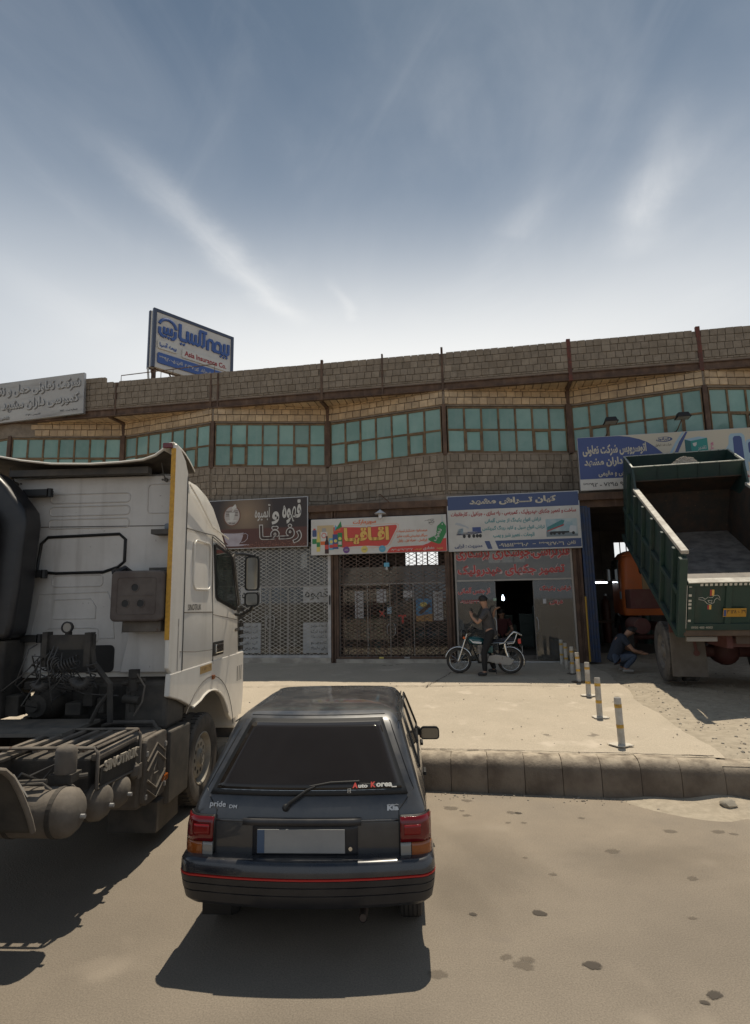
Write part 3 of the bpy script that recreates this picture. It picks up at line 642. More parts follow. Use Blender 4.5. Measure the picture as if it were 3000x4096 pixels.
def tx(s, x0, z0): return lambda st, a, b, c, d, mat, y=.006, **k: letters(s, st, a-x0, b-x0, c-z0, d-z0, mat, y=y, depth=k.pop('depth', .002), **k)
def fl(s, x0, z0): return lambda nm, pts, mat, y=.005, **k: flat(s, nm, [(a-x0, b-z0) for a, b in pts], mat, y, **k)

# ---- coffee and juice shop sign
def radial_mat(name, cx, cz, r, c_in, c_out, c_low, zlow):
    m = bpy.data.materials.new(name); m.use_nodes = True; t = m.node_tree; n = t.nodes; l = t.links; p = n['Principled BSDF']; p.inputs['Roughness'].default_value = .4
    tcn = n.new('ShaderNodeTexCoord'); mp = n.new('ShaderNodeMapping'); mp.inputs['Location'].default_value = (-cx/r, 0, -cz/(r*1.3)); mp.inputs['Scale'].default_value = (1/r, 0, 1/(r*1.3)); l.new(tcn.outputs['Object'], mp.inputs[0])
    gr = n.new('ShaderNodeTexGradient'); gr.gradient_type = 'SPHERICAL'; l.new(mp.outputs[0], gr.inputs[0])
    mx = n.new('ShaderNodeMix'); mx.data_type = 'RGBA'; l.new(gr.outputs[1], mx.inputs[0]); mx.inputs[6].default_value = c_out+(1,); mx.inputs[7].default_value = c_in+(1,)
    sx = n.new('ShaderNodeSeparateXYZ'); l.new(tcn.outputs['Object'], sx.inputs[0]); mr = n.new('ShaderNodeMapRange'); l.new(sx.outputs[2], mr.inputs[0]); mr.inputs[1].default_value = zlow+.02; mr.inputs[2].default_value = zlow-.02
    mx2 = n.new('ShaderNodeMix'); mx2.data_type = 'RGBA'; l.new(mr.outputs[0], mx2.inputs[0]); l.new(mx.outputs[2], mx2.inputs[6]); mx2.inputs[7].default_value = c_low+(1,); l.new(mx2.outputs[2], p.inputs['Base Color']); return m
cx0, cz0 = -4.95, 3.80
s, w, h = sign(cx0, -1.88, cz0, 5.21, radial_mat('print_coffee', 1.25, .95, .85, (.26, .18, .11), (.030, .019, .016), (.085, .028, .018), .56), 'dark brown coffee and juice sign with a steaming cup over the white shutter')
t = tx(s, cx0, cz0); f = fl(s, cx0, cz0)
t('قهوه', -2.62, -2.07, 4.46, 5.14, p_white, shear=.0, bold=.03); t('و', -2.93, -2.71, 4.45, 4.82, p_white, bold=.03)
t('آبمیوه', -3.43, -2.97, 4.56, 5.04, p_white, bold=.012)
t('رفـقـا', -3.30, -2.05, 3.90, 4.46, p_white, bold=.055, y=.006); t('رفـقـا', -3.275, -2.075, 3.925, 4.435, p_brown, bold=.018, y=.010)
f('logo_ring', ell(-4.115, 4.745, .258, .30, 32), P('ring_brown', (.16, .075, .045)), .005); f('logo_disc', ell(-4.115, 4.745, .228, .268, 32), P('disc', (.42, .38, .35)), .008)
for k in range(4): f('logo_line', rect(-4.30, -3.94, 4.74+k*.045, 4.757+k*.045), p_brown, .0105)
f('logo_cup', [(-4.20, 4.84), (-4.02, 4.84), (-4.05, 4.66), (-4.09, 4.61), (-4.15, 4.61), (-4.18, 4.66)], p_white, .013)
f('logo_steam', [(-4.13, 4.86), (-4.08, 4.92), (-4.13, 4.98), (-4.02, 5.08), (-4.0, 5.04), (-3.98, 4.98), (-4.05, 4.93), (-4.08, 4.86)], p_white, .013)
f('logo_saucer', ell(-4.12, 4.60, .16, .025, 16), p_white, .0125); t('قهوه رفقا', -4.2, -4.02, 4.50, 4.56, p_brown, y=.012)
m_cup = P('cup_print', (.33, .28, .30), col2=(.42, .38, .42), scale=3)
f('cup', [(-4.36, 4.26), (-3.76, 4.26), (-3.78, 4.15), (-3.83, 4.0), (-3.90, 3.92), (-4.20, 3.92), (-4.29, 4.0), (-4.34, 4.15)], m_cup, .006); f('cup_rim', ell(-4.06, 4.26, .30, .022, 24), P('coffee', (.10, .045, .03)), .009)
hm = MB(); hm.tube([(-3.80-cx0, -.008, 4.20-cz0), (-3.70-cx0, -.008, 4.23-cz0), (-3.63-cx0, -.008, 4.18-cz0), (-3.64-cx0, -.008, 4.08-cz0), (-3.72-cx0, -.008, 4.0-cz0), (-3.82-cx0, -.008, 3.97-cz0)], .011, 6); hm.build('cup_handle', m_cup, s)
f('saucer', ell(-4.02, 3.90, .44, .028, 24), m_cup, .0055)
mb = MB(); mb2 = MB(); rg = random.Random(2)
for i in range(420):
    x = rg.uniform(-3.75, -1.92)-cx0; top = .05+.10*smoothstep(-3.8, -3.3, x+cx0)*rg.random(); z = .02+top*rg.random()*1.3; r = .011
    a = rg.uniform(0, 3.14); (mb if i % 3 else mb2).poly([(x+r*math.cos(a+k)*1.3, -.0055-.00001*i, z+r*math.sin(a+k)*.8) for k in (0, 1.05, 2.1, 3.14, 4.2, 5.2)])
mb.build('beans', P('bean', (.13, .045, .025)), s, kind='stuff', fix=False); mb2.build('beans_light', P('bean_light', (.26, .11, .07)), s, kind='stuff', fix=False)

# ---- supermarket sign
x0, z0 = -1.775, 3.545
s, w, h = sign(x0, 1.945, z0, 4.535, p_white, 'white and red supermarket sign with gold lettering and a green price tag', y=-.16, nm='supermarket_sign', fr=.008)
t = tx(s, x0, z0); f = fl(s, x0, z0)
f('red_panel', [(-1.14, 4.30), (-.6, 4.28), (-.2, 4.26), (.2, 4.285), (.58, 4.305), (.62, 4.28), (.615, 4.22), (.40, 3.82), (.34, 3.755), (.25, 3.735), (-.2, 3.76), (-.6, 3.755), (-.87, 3.73), (-1.14, 3.80)], p_red, .005)
f('gold_line', [(-.9, 4.315), (.59, 4.335), (.655, 4.30), (.64, 4.20), (.42, 3.79), (.36, 3.73), (.25, 3.705), (-.7, 3.715), (-.7, 3.708), (.26, 3.695), (.37, 3.72), (.43, 3.78), (.655, 4.20), (.67, 4.31), (.60, 4.345), (-.9, 4.325)], P('line_peach', (.62, .32, .2)), .0045)
t('اقـاقیـا', -.86, .41, 3.80, 4.28, P('letter_dark', (.30, .06, .02)), bold=.065, y=.0075); t('اقـاقیـا', -.845, .40, 3.815, 4.265, p_gold, bold=.05, y=.0105)
t('سوپرمارکت', -.59, .05, 4.33, 4.48, p_orange, bold=.045)
for i, (st, a, b) in enumerate((('عرضه‌انواع:خشکبار،لبنیات'.replace('\u200c', ''), .61, 1.44), ('سیگار،نوشیدنی،کارت‌شارژ'.replace('\u200c', ' '), .61, 1.43), ('ایرانسل . همراه اول . رایتل', .63, 1.42))): t(st, a, b, 4.065-.125*i, 4.165-.125*i, p_orange, bold=.03)
f('red_swoosh', [(.33, 3.556), (.40, 3.66), (.47, 3.705), (1.0, 3.722), (1.3, 3.725), (1.45, 3.775), (1.60, 3.86), (1.93, 3.90), (1.93, 3.556)], p_red, .0048)
t('۰۹۳۰۵۳۹۳۲۳۲', .44, 1.03, 3.595, 3.665, p_white, bold=.03); t('هفتادی', 1.31, 1.62, 3.59, 3.69, p_white, bold=.03); t('تلفن تماس', 1.08, 1.27, 3.60, 3.65, p_yellow); t('مدیریت', 1.67, 1.83, 3.60, 3.66, p_yellow)
for x, c, st in ((-.78, p_purple, 'رایتل'), (-.28, p_yellow, 'ایرانسل'), (.21, p_cyan, 'همراه')):
    f('badge', ell(x, 3.665, .092, .092, 24), c, .008); t(st, x-.05, x+.05, 3.645, 3.69, p_white if c is not p_yellow else p_navy, y=.0095, bold=.02)
f('price_tag', [(1.82, 4.33), (1.86, 4.33), (1.935, 4.22), (1.93, 4.05), (1.78, 3.76), (1.72, 3.745), (1.50, 3.83), (1.46, 3.86), (1.455, 3.90), (1.66, 3.98), (1.70, 4.22)], p_green, .0085)
f('tag_hole', ell(1.835, 4.27, .018, .018, 10), p_white, .011); f('tag_cord', rect(1.832, 1.838, 4.28, 4.51), p_cyan, .0112)
letters(s, 'تخفیف', 0, .36, 0, .12, p_white, y=.0105, depth=.001, bold=.04, O=(1.67-x0, 0, 3.80-z0), ux=(.50, 0, .866), uz=(-.866, 0, .50))
hm = MB(); rg = random.Random(6)
for k in range(9):
    a0 = rg.uniform(0, 6.3); cx, cz = rg.uniform(1.38, 1.62), rg.uniform(4.27, 4.42); r = rg.uniform(.03, .07)
    hm.tube([(cx-x0+r*1.3*math.cos(a0+q*.5), -.0075, cz-z0+r*.6*math.sin(a0+q*.5)) for q in range(6)], .0035, 5)
hm.build('calligraphy', p_black, s, kind='stuff')
m_bag = P('paper_bag', (.48, .36, .20))
f('bag', rect(-1.60, -1.13, 3.78, 4.36), m_bag, .0045)
def bottle(nm, x, wd, za, zb, mat, lab=None, y=.008, cap=None):
    hh = zb-za; f(nm, [(x-wd/2, za), (x+wd/2, za), (x+wd/2, za+hh*.62), (x+wd*.2, za+hh*.82), (x+wd*.2, zb), (x-wd*.2, zb), (x-wd*.2, za+hh*.82), (x-wd/2, za+hh*.62)], mat, y)
    if lab: f('print_label', rect(x-wd/2+.004, x+wd/2-.004, za+hh*.25, za+hh*.5), lab, y+.002)
    if cap: f('print_cap', rect(x-wd*.22, x+wd*.22, zb-.03, zb+.012), cap, y+.002)
bottle('printed_bottle', -1.675, .13, 3.72, 4.27, P('bottle_white', (.55, .55, .52)), p_green, cap=p_red); f('printed_head', rrect(-1.735, -1.615, 4.05, 4.24, .03), p_navy, .0095)
bottle('printed_bottle', -1.565, .10, 3.64, 4.16, p_yellow, p_green, y=.0095, cap=p_gold)
f('printed_carton', rect(-1.50, -1.31, 3.60, 4.18), P('carton', (.55, .53, .48)), .0105); f('printed_spout', rect(-1.46, -1.35, 4.18, 4.28), p_grey, .0105); f('print_seal', ell(-1.405, 4.08, .07, .075, 20), p_red, .0125); f('print_seal', ell(-1.405, 4.08, .052, .056, 20), p_white, .0135); f('print_band', rect(-1.50, -1.31, 3.82, 3.92), p_orange, .0125)
bottle('printed_bottle', -1.325, .11, 3.58, 4.06, P('cola', (.04, .012, .01)), p_red, y=.0145)
for (a, b, c, d, m_) in ((-1.27, -1.13, 3.68, 4.0, p_cyan), (-1.16, -1.0, 3.70, 4.10, p_blue), (-1.02, -.89, 3.76, 4.14, p_green)): f('printed_packet', rect(a, b, c, d), m_, .0155+a*.002); f('print_label', rect(a+.02, b-.02, c+.05, c+.14), p_red if m_ is not p_green else p_white, .0175+a*.002); f('print_label', ell((a+b)/2, c+.22, .045, .045, 12), p_yellow, .0175+a*.002)
f('leaf_shape', [(-1.10, 4.20), (-.93, 4.46), (-.90, 4.30)], p_green, .0065); f('leaf_shape', [(-1.11, 4.18), (-1.09, 4.36), (-1.03, 4.30)], p_cyan, .0062); f('leaf_shape', [(-1.08, 4.19), (-.93, 4.26), (-.94, 4.20)], p_orange, .0058)

# ---- lathe workshop sign
x0, z0 = 1.975, 3.53
s, w, h = sign(x0, 5.37, z0, 5.02, p_white, 'blue and white workshop sign with crane and tipper truck pictures above the sliding glass door', y=-.10, nm='workshop_sign', fr=.022)
t = tx(s, x0, z0); f = fl(s, x0, z0)
f('blue_band', rect(1.997, 5.348, 4.635, 4.998), p_navy, .005)
t('کیان تـــراش مشهد', 2.57, 4.80, 4.73, 4.93, p_cream, bold=.05)
t('ساخت و تعمیر جکهای هیدرولیک ، کمپرسی ، راه سازی ، جرثقیل ، کارخانجات', 2.07, 5.27, 4.43, 4.58, p_dred, bold=.035)
t('تراش انواع پکینگ از جنس آلمانی', 2.95, 4.39, 4.225, 4.38, p_teal, bold=.035); t('تراش انواع سیل و کاپد رینگ گیربکس', 2.88, 4.47, 4.03, 4.18, p_teal, bold=.035); t('اتومات ، تعمیر شیر و پمپ', 3.15, 4.20, 3.835, 3.98, p_teal, bold=.035)
f('blue_strip', [(3.27, 3.565), (5.348, 3.565), (5.348, 3.785), (3.19, 3.785)], p_navy, .005); f('blue_chip', [(3.0, 3.575), (3.12, 3.575), (3.05, 3.785), (2.92, 3.785)], p_navy, .005)
t('۰۹۱۵۱۱۳۳۱۰۸', 3.29, 4.06, 3.615, 3.735, p_cream, bold=.03); t('۳۳۹۲۷۰۳۱', 4.30, 4.92, 3.615, 3.735, p_cream, bold=.03); f('dash', rect(4.14, 4.22, 3.665, 3.68), p_cream, .008); t('تلفن', 5.0, 5.21, 3.61, 3.73, p_cream, bold=.035)
t('مدیریت : قرایی', 2.14, 2.86, 3.60, 3.72, p_navy, bold=.035)
# printed crane picture
for nm, pts, m_ in (('crane_body', [(2.18, 4.02), (2.30, 4.14), (2.50, 4.15), (2.50, 4.03), (2.86, 4.03), (2.86, 3.96), (2.2, 3.94)], p_white), ('crane_cab', [(2.19, 4.0), (2.27, 4.13), (2.38, 4.14), (2.38, 4.0)], p_lblue), ('crane_box', rect(2.62, 2.84, 4.05, 4.16), p_blue), ('crane_boom', [(2.17, 4.25), (2.44, 4.17), (2.52, 4.12), (2.52, 4.17), (2.30, 4.28), (2.2, 4.30)], P('boom_grey', (.36, .38, .40))), ('crane_skirt', [(2.2, 3.96), (2.5, 3.96), (2.86, 4.0), (2.86, 4.05), (2.5, 4.04), (2.2, 4.0)], p_blue)): f(nm, pts, m_, .006)
for x in (2.40, 2.53, 2.65, 2.74, 2.82): f('printed_wheel', ell(x, 3.93, .04, .05, 12), p_black, .008)
f('picture', rect(4.50, 5.28, 3.84, 4.30), P('pic_bg', (.24, .36, .40), col2=(.42, .48, .48), scale=3), .005); f('picture_ground', [(4.50, 3.84), (5.28, 3.84), (5.28, 3.90), (4.50, 3.98)], P('pic_ground', (.16, .20, .22)), .007)
f('tipper_bed', [(4.52, 3.99), (4.93, 4.15), (4.97, 4.25), (4.90, 4.27), (4.53, 4.09)], P('pic_teal', (.05, .20, .20)), .009); f('tipper_underside', [(4.52, 3.97), (4.94, 4.12), (4.95, 4.16), (4.52, 4.0)], p_dred, .0095); f('tipper_chassis', rect(4.60, 5.20, 3.93, 3.975), p_black, .009); f('tipper_cab', [(5.07, 3.94), (5.25, 3.94), (5.25, 4.10), (5.11, 4.12), (5.08, 4.05)], P('pic_cab', (.52, .54, .55)), .010)
for x in (4.62, 4.70, 4.82, 4.92, 5.17): f('printed_wheel', ell(x, 3.925, .036, .04, 12), p_black, .012)

# ---- big auto-service sign at the right
x0, z0 = 5.415, 4.99
s, w, h = sign(x0, 11.8, z0, 6.40, p_cream, 'long cream and blue auto service sign over the garage, partly behind the raised tipper bed', y=-.16, nm='garage_sign', fr=.01)
t = tx(s, x0, z0); f = fl(s, x0, z0)
f('blue_field', [(5.425, 5.285), (5.425, 6.39), (6.44, 6.385), (6.68, 6.35), (6.94, 6.27), (7.14, 6.17), (7.29, 6.05), (7.46, 5.88), (7.60, 5.65), (7.7, 5.285)], p_blue, .005)
f('white_strip', rect(5.425, 11.79, 5.0, 5.285), p_white, .0045)
t('۰۹۳۸ ۹۱۷ ۷۲۹۵ - ۳۳۹۲', 5.49, 6.98, 5.075, 5.20, p_black, bold=.02)
t('اتوسرویس شرکت تعاونی', 5.53, 7.09, 5.875, 6.18, p_cream, bold=.04); t('کمپرسی داران مشهد', 5.55, 7.22, 5.57, 5.84, p_cream, bold=.04); t('مدیریت شفیعی و مقیمی', 5.88, 7.2, 5.32, 5.49, p_cream, bold=.03)
f('logo_oval', ell(7.53, 6.225, .20, .068, 28), p_navy, .005); f('logo_oval_inner', ell(7.50, 6.228, .175, .052, 28), p_cream, .0065); t('ایرانول', 7.34, 7.64, 6.185, 6.275, p_navy, bold=.04, y=.008); t('شرکت نفت ایرانول', 7.31, 7.69, 6.04, 6.12, p_black, bold=.0)
f('swoosh', [(7.60, 5.80), (7.66, 5.80), (7.86, 6.12), (8.02, 6.38), (7.97, 6.38), (7.80, 6.15)], p_lblue, .005); f('swoosh', [(7.72, 5.80), (7.80, 5.80), (7.95, 6.10), (8.10, 6.385), (8.05, 6.385), (7.88, 6.14)], p_blue, .006)
f('oil_can_front', [(8.15, 5.6), (8.54, 5.6), (8.54, 6.20), (8.15, 6.14)], P('can_green', (.02, .22, .19)), .006); f('oil_can_side', [(8.01, 5.6), (8.15, 5.6), (8.15, 6.14), (8.01, 6.19)], P('can_dark', (.015, .10, .10)), .006); f('oil_can_top', [(8.01, 6.19), (8.15, 6.14), (8.54, 6.20), (8.35, 6.245)], p_lblue, .0062)
f('can_badge', [(8.19, 6.08), (8.29, 6.10), (8.28, 6.03), (8.24, 5.99), (8.2, 6.02)], p_white, .008); t('تقدیر', 8.3, 8.5, 5.88, 6.0, p_white, y=.008)
letters(s, 'Zafra', 0, .48, 0, .09, p_pink, y=.006, depth=.001, bold=.01, O=(8.67-x0, 0, 5.60-z0), ux=(0, 0, 1), uz=(-1, 0, 0), persian=False)
f('letter_outline', [(8.75, 5.75), (8.90, 5.82), (9.02, 6.0), (9.04, 6.20), (9.09, 6.27), (9.34, 6.27), (9.40, 6.20), (9.42, 5.30), (9.0, 5.30)], p_lblue, .005)
f('big_letter', [(9.12, 5.35), (9.13, 6.15), (9.17, 6.20), (9.29, 6.20), (9.33, 6.15), (9.35, 5.35)], p_blue, .0075)
f('letter_outline', rrect(9.41, 11.2, 5.50, 6.10, .08), p_lblue, .005); f('big_letter', rrect(9.46, 11.1, 5.72, 6.04, .07), p_blue, .0075); f('big_letter', rrect(9.46, 11.1, 5.52, 5.62, .03), p_blue, .0075)
t('۳۳۹۲۴۵۱۰ - ۳۳۹۲۲۷۰۳', 9.36, 11.4, 5.08, 5.22, p_dred, bold=.045)
# floodlights on arms over it
m_blk = M('black_paint', (.014, .013, .012), .6); m_lamp = M('lamp_glass', (.3, .3, .28), .15)
for i, (x, lb) in enumerate(((6.17, 'black floodlight above the dark blue end of the long garage sign'), (7.88, 'black floodlight above the green oil can on the garage sign'), (9.6, 'black floodlight above the large blue lettering at the edge of the photo'))):
    l = empty('floodlight', Bw(x, -.22, 6.46), -ANG, lb, 'floodlight', 'floodlights over the garage sign')
    b = MB(); b.tube([(.0, .30, -.05), (0, .05, .02), (.03, -.14, .17), (.06, -.18, .27)], .014, 6); b.bar((.0, .32, -.06), (0, .22, -.02), .05, .05); b.build('arm', m_rust, l)
    b = MB(); b.hexa([(-.11, -.36, .24), (.19, -.36, .24), (.19, -.12, .22), (-.11, -.12, .22), (-.075, -.32, .34), (.155, -.32, .34), (.155, -.16, .34), (-.075, -.16, .34)]); b.hexa([(-.125, -.38, .215), (.205, -.38, .215), (.205, -.10, .195), (-.125, -.10, .195), (-.125, -.38, .238), (.205, -.38, .238), (.205, -.10, .218), (-.125, -.10, .218)]); b.build('housing', m_blk, l, bevel=.006)
    b = MB(); b.hexa([(-.10, -.35, .208), (.18, -.35, .208), (.18, -.13, .192), (-.10, -.13, .192), (-.10, -.35, .213), (.18, -.35, .213), (.18, -.13, .197), (-.10, -.13, .197)]); b.build('lens', m_lamp, l)

# ---- grey cooperative board at the top left, its raised letters weathered to the colour of the board
x0, z0 = -13.4, 7.98
m_bgrey = M('weathered_board', (.46, .46, .44), .6, col2=(.38, .38, .37), scale=.8, streak=((.17, .16, .155), .7, (.5, .5, 5)), dust=((.45, .36, .30), .3))
m_bletter = M('weathered_letters', (.42, .415, .40), .6); m_bedge = M('letter_outline_dark', (.12, .13, .15), .6)  # dark grey copy set behind each raised letter as its outline
s, w, h = sign(x0, -9.02, z0, 9.30, m_bgrey, 'large faded grey cooperative board fixed to the parapet at the far left', y=-.17, rot=R(-2.2), nm='cooperative_board', fr=.012)
def raised(st, a, b, c, d):
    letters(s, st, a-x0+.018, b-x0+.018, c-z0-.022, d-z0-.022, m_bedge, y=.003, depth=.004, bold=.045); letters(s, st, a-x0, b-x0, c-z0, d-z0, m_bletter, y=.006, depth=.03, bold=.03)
raised('شرکت تعاونی حمل و نقل', -12.25, -9.13, 8.77, 9.19); raised('کمپرسی داران مشهد و حومه', -12.9, -9.18, 8.27, 8.69)
t = tx(s, x0, z0); t('شماره ثبت : ۱۹۱۲', -9.82, -9.22, 8.09, 8.17, p_black, bold=.02); t('تاسیس : ۱۳۵۹', -11.02, -10.5, 8.09, 8.17, p_black, bold=.02); raised('تلفن : ۳۳۹۲۰۶۰۵', -12.9, -11.6, 8.05, 8.17)
o = MB(); o.add([], [])

# ---- insurance billboard standing on the roof
ib = empty('insurance_billboard', (-7.103, 17.411, 9.906), 0, 'white double-sided insurance billboard with raised blue lettering on the roof', 'billboard')
hd = R(42.5); ib.rotation_euler = (0, 0, math.pi/2-hd)     # local x runs along the face, -y faces the street
Wd, Ht = 2.98, 1.90
m_face = M('billboard_face', (.62, .60, .56), .5, col2=(.56, .53, .48), scale=1.2); m_fblue = M('billboard_frame', (.055, .07, .115), .4, .0, spec=.5); m_lblue2 = M('raised_blue', (.05, .11, .33), .45); m_lside = M('plate_white', (.60, .585, .54), .5)
for y0_, y1_ in ((0, .07), (.27, .34)):
    b = MB(); b.box(-.03, .075, y0_-.03, y1_, -.03, Ht+.09); b.box(Wd-.08, Wd+.03, y0_-.03, y1_, -.03, Ht+.09); b.box(.075, Wd-.08, y0_-.03, y1_, Ht-.02, Ht+.09)
    b.build('frame', m_fblue, ib, bevel=.006)
b = MB(); b.box(.0, Wd, .02, .32, -.0, Ht+.05); b.build('cabinet', m_lside, ib)
b = MB(); b.box(.07, Wd-.075, -.005, .02, -.02, Ht-.02); b.build('face', m_face, ib)
def plate(nm, a, b_, c, d, mat, th=.045):
    m_ = MB(); q = rrect(a, b_, c, d, min(.05, (d-c)*.3)); m_.prism([(x, -.005, z) for x, z in q], (0, -th, 0)); m_.build(nm, mat, ib, smooth=40)
plate('name_plate', .14, .83, .64, .92, m_lside); plate('name_plate', 1.0, 2.77, .58, .90, m_lside); plate('phone_strip', .15, 2.86, .14, .50, m_lblue2)
def rl(st, a, b_, c, d, mat, y=.006, **k): return letters(ib, st, a, b_, c, d, mat, y=y, **k)
def stroke(pts, w_, th=.05):
    for i, (p, q) in enumerate(zip(pts, pts[1:])):
        m_ = MB(); p3, q3 = V((p[0], -.005-th/2-.0007*(i % 3), p[1])), V((q[0], -.005-th/2-.0007*(i % 3), q[1])); d = (q3-p3).normalized()*w_*.28
        m_.bar(p3-d, q3+d, th, w_, up=(-(q3-p3).z, 0, (q3-p3).x)); yield m_
def strokes(nm, lst, w_, th=.05):
    big = MB()
    for pts in lst:
        for m_ in stroke(pts, w_, th): big.add(m_.v, m_.f)
    return big.build(nm, m_lblue2, ib, fix=False)
# logo: a ring broken over a toothed letter
arc = [(.46+.30*math.cos(R(a)), 1.42+.30*math.sin(R(a))) for a in range(8, 176, 12)]
b = MB(); b.tube([(x, -.03, z) for x, z in arc], .05, 8); b.build('emblem', m_lblue2, ib, smooth=40)
strokes('emblem', [[(.185, 1.36), (.185, 1.19), (.26, 1.12), (.33, 1.10)]], .09); strokes('emblem', [[(.735, 1.36), (.735, 1.19), (.68, 1.11), (.61, 1.09)]], .09)
strokes('emblem', [[(.34, 1.41), (.34, 1.24)], [(.47, 1.41), (.47, 1.24)], [(.60, 1.43), (.60, 1.24)], [(.34, 1.235), (.60, 1.235)]], .08)
def dots(lst, r=.045):
    for x, z in lst: m_ = MB(); m_.prism([(x, -.005, z-r*1.1), (x+r, -.005, z), (x, -.005, z+r*1.1), (x-r, -.005, z)], (0, -.05, 0)); m_.build('dot', m_lblue2, ib)
dots([(.41, 1.12), (.51, 1.10)], .05)
strokes('letter', [[(.90, 1.70), (.90, 1.27), (.96, 1.19), (1.12, 1.19), (1.18, 1.27), (1.18, 1.53)]], .10); strokes('letter', [[(1.18, 1.25), (1.26, 1.19), (1.33, 1.24), (1.33, 1.52)]], .085)
strokes('letter', [[(1.33, 1.25), (1.40, 1.19), (1.48, 1.24), (1.48, 1.52)]], .085); strokes('letter', [[(1.48, 1.24), (1.57, 1.19), (1.64, 1.24), (1.64, 1.66), (1.66, 1.74), (1.88, 1.74)]], .09); strokes('letter', [[(1.80, 1.66), (1.80, 1.26), (1.74, 1.19)]], .09)
dots([(.95, 1.045), (1.06, 1.045)])
strokes('letter', [[(1.95, 1.17), (1.95, 1.46), (2.02, 1.54), (2.10, 1.54), (2.16, 1.46), (2.16, 1.22), (2.22, 1.19)]], .095); strokes('letter', [[(2.27, 1.20), (2.22, 1.28), (2.24, 1.46), (2.32, 1.54), (2.40, 1.54), (2.47, 1.46), (2.47, 1.26), (2.40, 1.20), (2.27, 1.20)]], .095)
strokes('letter', [[(2.47, 1.22), (2.56, 1.18), (2.62, 1.24), (2.62, 1.56)]], .09); strokes('letter', [[(2.62, 1.22), (2.70, 1.18), (2.78, 1.26), (2.78, 1.58)]], .09)
dots([(2.48, 1.085), (2.60, 1.075), (2.72, 1.085)])
rl('بیمه آسیا', .19, .79, .68, .88, m_lblue2, y=.052, bold=.05, depth=.004)
rl('Asia Insurance Co.', 1.08, 2.70, .655, .84, M('raised_red', (.33, .03, .035), .5), y=.052, bold=.025, depth=.004, persian=False)
wl = p_white
rl('۳۳۹۲۰۶۰۵', .20, .76, .26, .42, wl, y=.052, bold=.03, depth=.004); rl('تلفن:', .80, 1.03, .25, .41, wl, y=.052, bold=.03, depth=.004); rl('کد: ۲۶۲۳۷', 1.10, 1.62, .25, .41, wl, y=.052, bold=.03, depth=.004); rl('مجتبی مقیمی فیروزآباد', 1.70, 2.76, .24, .41, wl, y=.052, bold=.02, depth=.004)
b = MB()
for x in (.14, 1.0, 2.0, 2.85): b.bar((x, .10, -.02), (x, .10, -1.65), .06, .06); b.bar((x, .25, -.02), (x, .25, -1.65), .06, .06)
b.build('leg', m_rust, ib)
b = MB()
for p, q in (((.14, .10, -.03), (.14, .9, -1.6)), ((.14, .10, -.05), (2.85, .10, -.06)), ((.62, .10, -.05), (1.0, .10, -.62)), ((1.0, .1, -.62), (1.6, .1, -.05)), ((2.0, .10, -.62), (1.6, .1, -.05)), ((.0, .10, -.05), (.14, .10, -.6))): b.bar(p, q, .035, .035)
b.build('brace', m_rust, ib)
b = MB(); b.bar((-.06, .17, -.05), (.10, .17, -1.6), .05, .05); b.build('stay', m_lside, ib)
# thin railing bent from pipe above the parapet
rr = empty('railing', Bw(-8.02, .15, 9.0), -ANG, 'thin rusty pipe railing rising above the parapet below the billboard', 'railing')
b = MB(); b.tube([(0, 0, 0), (0, 0, .40), (3.12, 0, .50), (3.12, 0, .05)], .014, 6); b.build('rail', m_rust, rr)
for x in (1.35, 1.75): b = MB(); b.cyl((x, 0, .05), (x, 0, .40+.032*x), .01, n=6); b.build('upright', m_rust, rr)
# ================================================================ SHOP FRONTS
m_lat_w = M('lattice_white', (.46, .44, .40), .6, col2=(.36, .34, .30), scale=3); m_lat_b = M('lattice_brown', (.10, .062, .045), .7, col2=(.15, .10, .075), scale=5)
m_whitefr = M('shutter_frame_white', (.48, .47, .46), .5, col2=(.36, .34, .32), scale=3)
m_alufr = M('shopfront_aluminium', (.30, .28, .26), .5, .3)
m_glass = glass('shop_glass', (.62, .62, .60), .07); m_glass_up = glass('shop_glass_dusty', (.35, .35, .34), .45)
m_paper = M('paper', (.50, .50, .50), .8, col2=(.42, .42, .42), scale=4)
def lattice(par, x0, x1, z0, z1, px_, pz_, w_, mat, y=0.):
    mb = MB(); W, H = x1-x0, z1-z0; s = pz_/px_
    for sg in (1, -1):
        n0 = int(-H/s/px_)-1; k = n0
        while k*px_ < W+H/s:
            b0 = k*px_                       # line z = s*(x-b0) (sg 1) or mirrored
            xa = max(0, b0); xb = min(W, b0+H/s)
            if xb > xa+.01:
                pa = (xa, s*(xa-b0)); pb = (xb, s*(xb-b0))
                if sg < 0: pa = (W-pa[0], pa[1]); pb = (W-pb[0], pb[1])
                mb.bar((x0+pa[0], y+.003*sg, z0+pa[1]), (x0+pb[0], y+.003*sg, z0+pb[1]), .005, w_, up=(0, 0, 1))
            k += 1
    return mb.build('lattice', mat, par, kind='stuff', fix=False)
def shopfront(x0, x1, z0, zt, ztr, label, cat='shopfront'):
    s = empty('shopfront', Bw(0, 0, 0), -ANG, label, cat)
    f = .04; n = 3
    mb = MB(); mb.box(x0, x0+f, .22, .27, z0, zt); mb.box(x1-f, x1, .22, .27, z0, zt); mb.box(x0+f, x1-f, .22, .27, ztr-.02, ztr+.02); mb.box(x0+f, x1-f, .22, .27, z0, z0+.05); mb.box(x0+f, x1-f, .22, .27, zt-.04, zt)
    mb.build('frame', m_alufr, s); return s
